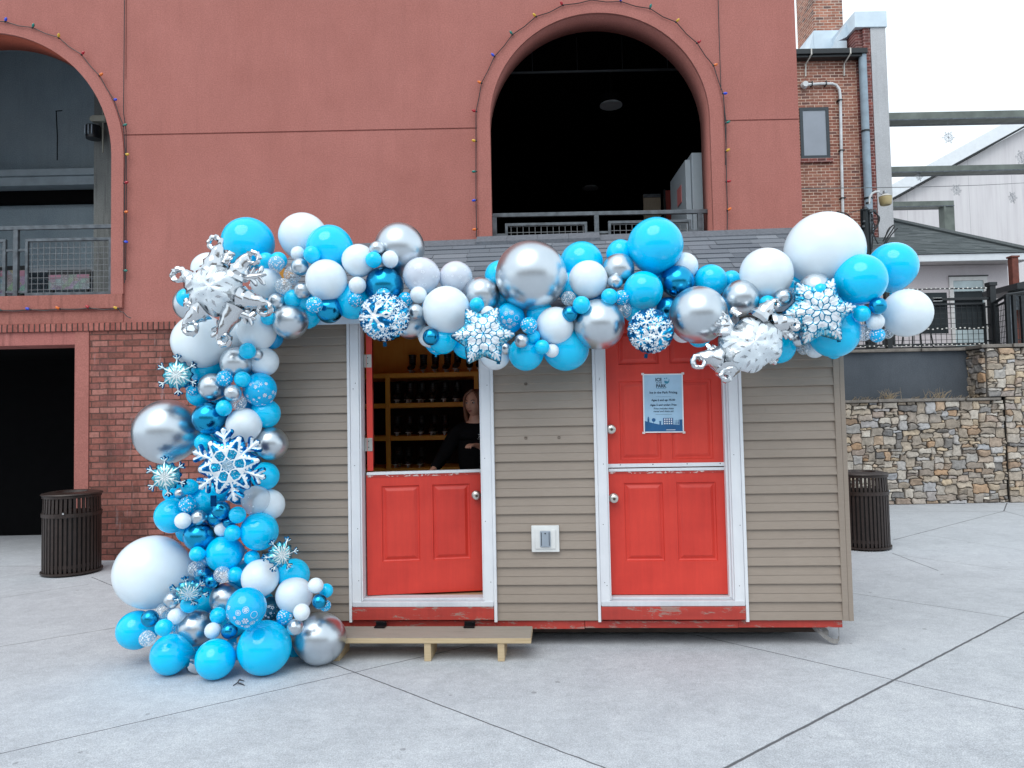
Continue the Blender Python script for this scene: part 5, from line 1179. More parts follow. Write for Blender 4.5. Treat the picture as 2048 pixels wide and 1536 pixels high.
for r_, (rn, yy, xs_, _) in enumerate(rows):
    for i, x in enumerate(xs_):
        t = sk0 if first else copy_tree(sk0); first = False
        px_ = onK(x, yy, SN+.02)[0]; d_ = -.02 if r_ else (.10 if i < 4 else -.02)
        t.location = tt(px_, SN+.10+d_, lev[r_]+.345+.0125); t.rotation_euler = (0, 0, -KT+random.uniform(-.12, .12))
        tag(t, f'black ice skate, {ordn[i]} from the left on the {rn} rack shelf', 'ice skate', grp)
for r_, (y_, z_) in enumerate(((1.05, lev[0]), (1.3, lev[1]), (1.3, lev[2]))):
    t = copy_tree(sk0); t.location = tt(KX0+.30+.02*r_, y_-.0, z_+.345+.0125); t.rotation_euler = (0, 0, 1.3-KT); tag(t, f"black ice skate on the {['top','second','third'][r_]} side shelf behind the open door edge", 'ice skate', grp)
# ------------------------------------------------------------------ the woman inside
def skin_mesh(name, verts, edges, radii, root=0, sub=2, mat=None, parent=None):
    me = bpy.data.meshes.new(name); me.from_pydata([tuple(v) for v in verts], edges, []); o = bpy.data.objects.new(name, me); COL.objects.link(o)
    md = o.modifiers.new('skin', 'SKIN'); md.use_smooth_shade = True
    for i, r in enumerate(radii):
        sv = me.skin_vertices[0].data[i]; sv.radius = r if isinstance(r, tuple) else (r, r); sv.use_root = (i == root)
    ms = o.modifiers.new('sub', 'SUBSURF'); ms.levels = sub; ms.render_levels = sub
    bpy.context.view_layer.update(); dg = bpy.context.evaluated_depsgraph_get(); m2 = bpy.data.meshes.new_from_object(o.evaluated_get(dg)); bpy.data.objects.remove(o)
    m2.materials.clear(); m2.materials.append(mat)
    for p in m2.polygons: p.use_smooth = True
    o = bpy.data.objects.new(name, m2); COL.objects.link(o); o.parent = parent; return o
pb = onY(936, 808, 6.12)
pe = empty('person', (pb.x+.055, pb.y+.05, .347), math.radians(-14), 'woman with shoulder-length brown hair in a black top standing inside the kiosk, looking left', 'person')
M_skin = plain('skin', (.48, .25, .175), .5, 0, .08, 10); M_cloth = plain('black_cloth', (.005, .005, .006), .9, 0, .2, 30, spec=.08); M_hair = shader_boards('brown_hair', [(.05, .020, .012), (.14, .055, .028), (.08, .03, .018)], (30, 30, 2), .45, 3)
HZ = 1.46           # head centre above the kiosk floor (figure 1.58 m)
Hc = Vector((0, -.01, HZ))
# skeleton: pelvis, torso, neck, arms, legs; viewer's left is the figure's right (-x)
V = [(0, 0, .84), (0, .01, 1.0), (0, .0, 1.16), (0, .01, 1.25), (0, .005, 1.32), (0, -.002, 1.40),
     (-.10, .01, 1.235), (-.175, .01, 1.21), (-.255, -.10, 1.02), (-.262, -.33, .925), (-.262, -.355, .918),
     (.10, .01, 1.235), (.175, .01, 1.21), (.205, -.02, .99), (.12, -.19, 1.09), (.095, -.225, 1.115),
     (-.085, 0, .80), (-.095, -.01, .44), (-.10, .02, .09), (-.10, -.09, .035), (.085, 0, .80), (.095, -.01, .44), (.10, .02, .09), (.10, -.09, .035)]
Eg = [(0, 1), (1, 2), (2, 3), (3, 4), (4, 5), (3, 6), (6, 7), (7, 8), (8, 9), (9, 10), (3, 11), (11, 12), (12, 13), (13, 14), (14, 15), (0, 16), (16, 17), (17, 18), (18, 19), (0, 20), (20, 21), (21, 22), (22, 23)]
Rb = [(.13, .10), (.115, .09), (.125, .09), (.10, .075), .05, .05, (.06, .06), .052, .040, .027, .024, (.06, .06), .052, .040, .027, .024, .08, .055, .037, .03, .08, .055, .037, .03]
def hand(vs, es, rs, wrist_i, W0, fwd, up, side):
    """palm + five bent fingers grown from the wrist vertex; fwd = direction of the fingers"""
    W0, fwd, up = Vector(W0), Vector(fwd).normalized(), Vector(up).normalized(); lat = fwd.cross(up).normalized()*side
    k = len(vs); pc_ = W0+fwd*.035; vs.append(tuple(pc_)); rs.append((.026, .016)); es.append((wrist_i, k))
    for j, (off, ln) in enumerate(((-.026, .060), (-.009, .072), (.009, .068), (.025, .054))):
        b = W0+fwd*.075+lat*off; c1 = b+fwd*ln*.5-up*.012; c2 = b+fwd*ln*.75-up*.034; 
        n0 = len(vs); vs += [tuple(b), tuple(c1), tuple(c2)]; rs += [.0095, .0085, .0072]; es += [(k, n0), (n0, n0+1), (n0+1, n0+2)]
    n0 = len(vs); b = W0+fwd*.030-lat*.034-up*.004; c1 = b+fwd*.032-lat*.012-up*.012; vs += [tuple(b), tuple(c1)]; rs += [.0105, .0085]; es += [(k, n0), (n0, n0+1)]
bv, be, br_ = list(V), list(Eg), list(Rb)
hand(bv, be, br_, 10, V[10], (-.1, -.95, -.2), (0, -.2, 1), 1); hand(bv, be, br_, 15, V[15], (-.45, -.7, .1), (0, -.1, 1), -1)
body = skin_mesh('body', bv, be, br_, 0, 2, M_skin, pe)
# head: an ellipsoid pushed into brow, eye sockets, nose, lips, chin and jaw; turned towards the viewer's left
def head_mesh():
    bm = bmesh.new(); bmesh.ops.create_uvsphere(bm, u_segments=56, v_segments=40, radius=1)
    for v in bm.verts:
        x, y, z = v.co   # y negative = face
        X, Y, Z = x*.073, y*.090, z*.112
        if z < 0: X *= 1-.30*(-z)**1.3; Y = Y*(1-.18*(-z)) - (.010*(-z) if y < 0 else 0)
        if y > 0: Y *= 1.08
        g = lambda cx_, cz_, sx_, sz_: math.exp(-((X-cx_)/sx_)**2-((Z-cz_)/sz_)**2) if y < 0 else 0
        Y -= .021*g(0, -.020, .011, .014)+.012*g(0, .004, .008, .022)      # nose tip and bridge
        Y -= .004*g(.011, -.024, .006, .006)+.004*g(-.011, -.024, .006, .006)
        Y += .010*g(.030, .012, .015, .011)+.010*g(-.030, .012, .015, .011) # sockets
        Y -= .005*g(.030, .030, .020, .007)+.005*g(-.030, .030, .020, .007)
        Y -= .006*g(0, -.050, .020, .0055)+.006*g(0, -.061, .018, .006); Y += .004*g(0, -.0555, .022, .0028)
        Y -= .009*g(0, -.088, .020, .014)
        Y -= .005*g(.038, -.030, .018, .02)+.005*g(-.038, -.030, .018, .02)
        v.co = (X, Y, Z)
    return bm
def to_obj(bm, name, mat, par, loc, rot):
    me = bpy.data.meshes.new(name); bm.to_mesh(me); bm.free(); me.materials.append(mat)
    for p in me.polygons: p.use_smooth = True
    o = bpy.data.objects.new(name, me); COL.objects.link(o); o.parent = par; o.location = loc; o.rotation_euler = rot; return o
HR = (math.radians(4), 0, math.radians(-12))
hd = to_obj(head_mesh(), 'tmp_head', M_skin, None, (0, 0, 0), (0, 0, 0))
# join head into the body mesh: one continuous figure object
Mh = Matrix.Translation(Hc) @ Matrix.Rotation(HR[2], 4, 'Z') @ Matrix.Rotation(HR[0], 4, 'X')
hd.data.transform(Mh); bm = bmesh.new(); bm.from_mesh(body.data); bm.from_mesh(hd.data); bm.to_mesh(body.data); bm.free(); bpy.data.objects.remove(hd)
for p in body.data.polygons: p.use_smooth = True
def hp_(x, y, z): return tuple(Mh @ Vector((x, y, z)))
def on_head(mb, pr, x, y, z, n=16):
    """little ellipsoid placed on the face"""
    bm = bmesh.new(); bmesh.ops.create_uvsphere(bm, u_segments=14, v_segments=10, radius=1); vs = [hp_(x+v.co.x*pr[0], y+v.co.y*pr[1], z+v.co.z*pr[2]) for v in bm.verts]; bm.verts.index_update(); fs = [[v.index for v in f.verts] for f in bm.faces]; bm.free(); mb.add(vs, fs)
for sx_ in (-1, 1):
    mb = MB(); on_head(mb, (.0135, .007, .0075), sx_*.030, -.0745, .012); e_ = mb.build('eye', plain('eye_white', (.25, .23, .22), .3), body, True)
    mb = MB(); on_head(mb, (.0058, .003, .0058), sx_*.030-.003, -.0805, .012); mb.build('iris', plain('dark_iris', (.02, .012, .008), .2), e_, True)
    mb = MB(); mb.tube([hp_(sx_*.016, -.088, .030), hp_(sx_*.030, -.087, .036), hp_(sx_*.047, -.076, .031)], [.003, .0035, .0018], 6); mb.build('eyebrow', M_hair, body, True)
    mb = MB(); on_head(mb, (.008, .018, .028), sx_*.071, .010, .0); mb.build('ear', M_skin, body, True)
mb = MB(); mb.tube([hp_(-.022, -.086, -.0535), hp_(-.008, -.0955, -.0505), hp_(0, -.0955, -.0520), hp_(.008, -.0955, -.0505), hp_(.022, -.086, -.0535)], [.0015, .0038, .0035, .0038, .0015], 6); mb.tube([hp_(-.020, -.086, -.058), hp_(0, -.0945, -.0615), hp_(.020, -.086, -.058)], [.0015, .0046, .0015], 6); mb.build('lips', plain('lip_rose', (.30, .08, .07), .45), body, True)
# hair: cap with side parting and long locks to the shoulders
hb = MB(); rnd = random.Random(12)
for k in range(150):
    a = 2*math.pi*k/150+rnd.uniform(-.02, .02); s, c = math.sin(a), math.cos(a)     # c<0: front
    front = max(0, -c)
    if front > .62: continue
    part = (.012, -.02, .112)
    p0_ = (part[0]+s*.012, part[1]+rnd.uniform(-.05, .06), part[2]+.004)
    p1 = (s*.060, c*.075+.004-(.02*front), .092-.015*front); p2 = (s*.084, c*.100+.006, .045); p3 = (s*.088, c*.098+.012, -.03)
    ln = rnd.uniform(.16, .21); p4 = (s*.086+rnd.uniform(-.01, .01), max(c*.085, -.055)+.02, -.10); p5 = (s*.082+rnd.uniform(-.015, .015), max(c*.07, -.06)+.02, -ln)
    P_ = [p0_, p1, p2, p3, p4, p5]; hb.tube([hp_(*p) for p in P_], [.008, .012, .013, .013, .012, .004], 6)
hair = hb.build('hair', M_hair, pe, True)
# clothing: a loose black pullover and trousers round the same skeleton
ci = list(range(0, 4))+[6, 7, 8, 9, 11, 12, 13, 14]; mp_ = {o_: n_ for n_, o_ in enumerate(ci)}
cv = [V[i] for i in ci]; ce = [(mp_[a], mp_[b]) for a, b in Eg if a in mp_ and b in mp_]
cr_ = [(.17, .135), (.165, .13), (.165, .125), (.105, .082), (.085, .08), .078, .062, .040, (.085, .08), .078, .062, .040]
cv[mp_[3]] = (0, .01, 1.245)
sw_ = skin_mesh('pullover', cv, ce, cr_, 0, 2, M_cloth, pe)
ti = [0, 16, 17, 18, 20, 21, 22]; mp_ = {o_: n_ for n_, o_ in enumerate(ti)}
skin_mesh('trousers', [V[i] for i in ti], [(mp_[a], mp_[b]) for a, b in Eg if a in mp_ and b in mp_], [(.15, .115), .10, .072, .055, .10, .072, .055], 0, 2, M_cloth, pe)
mb = MB()
for sx_ in (-1, 1): mb.rbox(sx_*.10-.045, sx_*.10+.045, -.19, .075, 0, .075, .03)
mb.build('shoe', M_cloth, pe, True)
# chest print: tick mark over a small arched emblem and an illegible word of short strokes
M_wp = plain('white_print', (.62, .62, .62), .6); mb = MB()
from mathutils.bvhtree import BVHTree
bvh = BVHTree.FromPolygons([v.co[:] for v in sw_.data.vertices], [p.vertices[:] for p in sw_.data.polygons])
def on_shirt(x, z):
    h, n_, i_, d_ = bvh.ray_cast(Vector((x, -1, z)), Vector((0, 1, 0))); return Vector((x, (h.y if h else -.12)-.004, z))
cx0, cz0 = .075, 1.20
sw2 = [(-.022, .004), (-.016, -.004), (-.008, -.003), (.024, .008), (-.007, .001), (-.013, .001)]
mb.add([on_shirt(cx0+x, cz0+z) for x, z in sw2], [(0, 1, 5), (1, 2, 4, 5), (2, 3, 4)])
arcp = [on_shirt(cx0-.002+.014*math.cos(a), cz0-.026+.012*math.sin(a)) for a in [math.pi*k/8 for k in range(9)]]; mb.tube(arcp, .0022, 5)
for k in range(7):
    x = cx0-.030+k*.009; z = cz0-.040-.0012*(k-2); mb.tube([on_shirt(x, z+.005), on_shirt(x+.003, z-.005), on_shirt(x+.005, z+.004)], .0012, 4)
mb.build('chest_print', M_wp, sw_)
# ------------------------------------------------------------------ balloon garland
def latex(name, col, rough=.16, coat=.3, sss=.0, alpha=1.0, metal=0.0, dots=None, spec=.5, edge=None):
    m, nt, bs, L = newmat(name)
    c = col
    v = coords(nt)
    n = ramp(nt, noi(nt, v, 1.3, 3), [(.3, tuple(x*.95 for x in col)), (.7, tuple(min(1, x*1.04) for x in col))])
    if edge:   # the rubber looks denser where it is seen edge-on
        lw = _n(nt, 'LayerWeight'); lw.inputs['Blend'].default_value = .35
        n = mixc(nt, math_(nt, 'MULTIPLY', lw.outputs['Facing'], .0), n, edge)
    L.new(n, bs.inputs['Base Color']); bs.inputs['Roughness'].default_value = rough; bs.inputs['Metallic'].default_value = metal
    bs.inputs['Coat Weight'].default_value = coat; bs.inputs['Coat Roughness'].default_value = .08; bs.inputs['Specular IOR Level'].default_value = spec
    if sss: bs.inputs['Subsurface Weight'].default_value = sss; bs.inputs['Subsurface Radius'].default_value = (.25, .35, .4); bs.inputs['Subsurface Scale'].default_value = .35
    dm = None
    if dots:
        vo = _n(nt, 'TexVoronoi', Scale=dots[0]); L.new(v, vo.inputs['Vector'])
        dm = math_(nt, 'LESS_THAN', vo.outputs['Distance'], math_(nt, 'MULTIPLY_ADD', noi(nt, v, 3, 1), dots[1], dots[1]*.35))
        L.new(mixc(nt, dm, n, (.80, .84, .88)), bs.inputs['Base Color'])
    if alpha < 1:
        al = alpha
        lw = _n(nt, 'LayerWeight'); lw.inputs['Blend'].default_value = .25
        al = math_(nt, 'MULTIPLY_ADD', lw.outputs['Facing'], .35, alpha, clamp=True)
        if dm: al = math_(nt, 'MAXIMUM', al, math_(nt, 'MULTIPLY', dm, .92))
        L.new(al, bs.inputs['Alpha'])
    return m
BLUE = (.0, .60, 1.0)
M_L = latex('light_blue_latex', BLUE, .11, .0, .10, spec=.5)
M_W = latex('white_latex', (.77, .87, .94), .20, .0, .10, spec=.4)
M_S = latex('chrome_silver_latex', (.60, .66, .71), .31, .0, 0, 1, 1)
M_B = latex('chrome_blue_latex', (.02, .34, .60), .22, .0, 0, 1, 1)
M_Q = latex('deep_blue_latex', (.0, .30, .62), .14, .0)
M_P = latex('dotted_blue_latex', (.0, .47, .86), .12, .0, .08, 1, 0, (3.6, .36))
M_C = latex('clear_dotted_latex', (.70, .80, .86), .08, .5, 0, .22, 0, (4.2, .40))
M_H = latex('pale_filled_clear_latex', (.74, .80, .90), .14, .5, .1, .78)
M_K = latex('clear_latex', (.70, .80, .86), .08, .5, 0, .38)
M_N = latex('printed_blue_latex', (.0, .48, .88), .11, .0, .08)
M_D = latex('dark_clear_latex', (.01, .10, .16), .10, .5, 0, .85)
M_prt = plain('white_print_ink', (.78, .83, .88), .35)
def balloon_mesh(name, mats, decals=None, n=40, rings=28, tear=.12):
    mb = MB(); prof = []
    for i in range(rings+1):
        a = math.pi*i/rings; r = math.sin(a); z = math.cos(a)
        s = tear*max(0, -z)**2.2; prof.append((r*(1-s*1.6), z*(1+s*.8)+.02))
    prof[0] = (0, prof[0][1]); prof[-1] = (.05, prof[-1][1]-.02)
    prof += [(.04, prof[-1][1]-.03), (.065, prof[-1][1]-.06), (.07, prof[-1][1]-.10), (0, prof[-1][1]-.09)]
    mb.lathe(prof, n=n)
    mb.tube([(.068*math.cos(.7*k), .068*math.sin(.7*k), prof[-1][1]+.012) for k in range(10)], .016, 6)
    if decals: mb.cur = 1; decals(mb)
    return mb
def flake_segs(style=0):
    """unit snowflake as line segments (one arm pointing +y); returned for all six arms"""
    if style == 0: arm = [((0, 0), (0, 1)), ((0, .45), (.28, .72)), ((0, .45), (-.28, .72)), ((0, .70), (.2, .92)), ((0, .70), (-.2, .92))]
    elif style == 1: arm = [((0, 0), (0, 1)), ((0, .6), (.25, .85)), ((0, .6), (-.25, .85))]
    elif style == 2: arm = [((0, 0), (0, 1))]
    else: arm = [((0, .1), (.16, .5)), ((.16, .5), (0, 1)), ((0, 1), (-.16, .5)), ((-.16, .5), (0, .1))]
    out = []
    for k in range(6):
        a = math.pi*k/3; c, s = math.cos(a), math.sin(a)
        for p, q_ in arm: out.append(((p[0]*c-p[1]*s, p[0]*s+p[1]*c), (q_[0]*c-q_[1]*s, q_[0]*s+q_[1]*c)))
    return out
def decal_line(mb, cdir, tx, ty, p, q_, wd, R_=1.006):
    d = Vector((q_[0]-p[0], q_[1]-p[1])); L_ = d.length
    if L_ < 1e-6: return
    d /= L_; nn = Vector((-d.y, d.x))*wd/2; pts = []
    for t in (0, .5, 1):
        for s in (-1, 1):
            u_ = p[0]+d.x*L_*t+nn.x*s; v_ = p[1]+d.y*L_*t+nn.y*s; vec = (cdir+tx*u_+ty*v_).normalized()*R_; pts.append(vec)
    mb.add(pts, [(0, 2, 3, 1), (2, 4, 5, 3)])
def decals_fn(spec):
    """spec: list of (azimuth deg from -y, elevation deg, size, style, width)"""
    def fn(mb):
        for az, elv, sz, st, wd in spec:
            a, e = math.radians(az), math.radians(elv); cdir = Vector((math.sin(a)*math.cos(e), -math.cos(a)*math.cos(e), math.sin(e)))
            tx = Vector((math.cos(a), math.sin(a), 0)); ty = cdir.cross(tx)*-1
            ro = (az*7+elv*3) % 60
            if st == 'o':
                n = 18; pts = [(sz*math.cos(2*math.pi*k/n), sz*math.sin(2*math.pi*k/n)) for k in range(n)]
                for k in range(n): decal_line(mb, cdir, tx, ty, pts[k], pts[(k+1) % n], wd)
            elif st == 'f':
                ring = [(cdir+tx*sz*math.cos(2*math.pi*k/10)+ty*sz*math.sin(2*math.pi*k/10)).normalized()*1.006 for k in range(10)]; mb.add(ring, [tuple(range(10))])
            elif st == 's':
                pts = [(sz*(1 if k % 2 == 0 else .45)*math.cos(math.pi*k/5), sz*(1 if k % 2 == 0 else .45)*math.sin(math.pi*k/5)) for k in range(10)]
                for k in range(10): decal_line(mb, cdir, tx, ty, pts[k], pts[(k+1) % 10], wd)
            else:
                r0 = math.radians(ro); c, s = math.cos(r0), math.sin(r0)
                for p, q_ in flake_segs(st):
                    f2 = lambda v: (sz*(v[0]*c-v[1]*s), sz*(v[0]*s+v[1]*c)); decal_line(mb, cdir, tx, ty, f2(p), f2(q_), wd)
    return fn
rs = random.Random(21)
def scatter(n, lo, hi, styles, wd, seed, cover=85):
    rr = random.Random(seed); out = []
    for k in range(n*30):
        az, el_ = rr.uniform(-cover, cover), rr.uniform(-70, 75); sz = rr.uniform(lo, hi)
        if all(math.hypot((az-a)*math.cos(math.radians(el_)), el_-e)*math.pi/180 > (sz+s_)*1.05 for a, e, s_, _, _ in out): out.append((az, el_, sz, rr.choice(styles), wd))
        if len(out) >= n: break
    return out
spN = scatter(26, .07, .17, [0, 1, 2, 'f' if False else 1], .022, 3)+[(a, b, c*.35, 'f', 0) for a, b, c, _, _ in scatter(14, .07, .13, [0], 0, 8)]
spR = [(-12, -18, .17, 0, .022), (-30, 8, .13, 'o', .016), (-30, 8, .09, 1, .016), (-8, 14, .15, 'o', .018), (-8, 14, .11, 0, .018), (14, -4, .17, 'o', .016), (-34, -22, .13, 'o', .018), (-34, -22, .09, 0, .016), (-8, -42, .13, 'o', .018), (-8, -42, .09, 0, .016), (10, -30, .12, 'o', .018), (10, -30, .08, 1, .016), (-42, -6, .08, 1, .02), (24, -24, .03, 'f', 0), (-2, 32, .04, 'f', 0), (-25, -36, .06, 1, .018),
       (60, 40, .13, 'o', .018), (60, 40, .09, 0, .016), (72, 18, .11, 'o', .018), (50, 58, .13, 'o', .018), (50, 58, .09, 0, .016), (-68, 20, .12, 'o', .018), (-68, 20, .08, 1, .018), (-72, -8, .11, 'o', .018), (-60, 45, .11, 'o', .016), (65, -20, .06, 1, .02), (58, -36, .03, 'f', 0)]
spH = scatter(20, .05, .12, [1, 0, 'o', 's'], .016, 6)+[(a, b, c*.3, 'f', 0) for a, b, c, _, _ in scatter(16, .05, .1, [0], 0, 18)]
spK = scatter(12, .05, .11, [1, 2, 's'], .016, 9)+[(a, b, c*.25, 'f', 0) for a, b, c, _, _ in scatter(14, .06, .1, [0], 0, 28)]
spD = scatter(22, .08, .15, ['s', 1], .03, 14)+[(a, b, c*.35, 'f', 0) for a, b, c, _, _ in scatter(20, .06, .1, [0], 0, 38)]
KIND = {}
for k, mt, dec in (('L', M_L, None), ('W', M_W, None), ('S', M_S, None), ('B', M_B, None), ('Q', M_Q, None), ('P', M_P, None), ('C', M_C, None),
                   ('H', M_H, spH), ('R', M_N, spR), ('N', M_N, spN), ('K', M_K, spK), ('D', M_D, spD)):
    for vi, (te, am) in enumerate(((.12, .0), (.22, .02), (.05, .03)) if not dec else ((.10, 0),)):
        mb = balloon_mesh('balloon', None, decals_fn(dec) if dec else None, tear=te)
        if am: mb.v = [tuple(Vector(p)*(1+am*noise.noise(Vector(p)*.9+Vector((vi*7, 0, 0))))) for p in mb.v]
        o = mb.build('balloon', [mt, M_prt], None, True); KIND.setdefault(k, []).append(o.data); bpy.data.objects.remove(o)
GRP = {'L': 'light blue balloons', 'W': 'white balloons', 'S': 'chrome silver balloons', 'B': 'chrome blue balloons', 'P': 'blue balloons with white dots', 'C': 'clear balloons with white dots'}
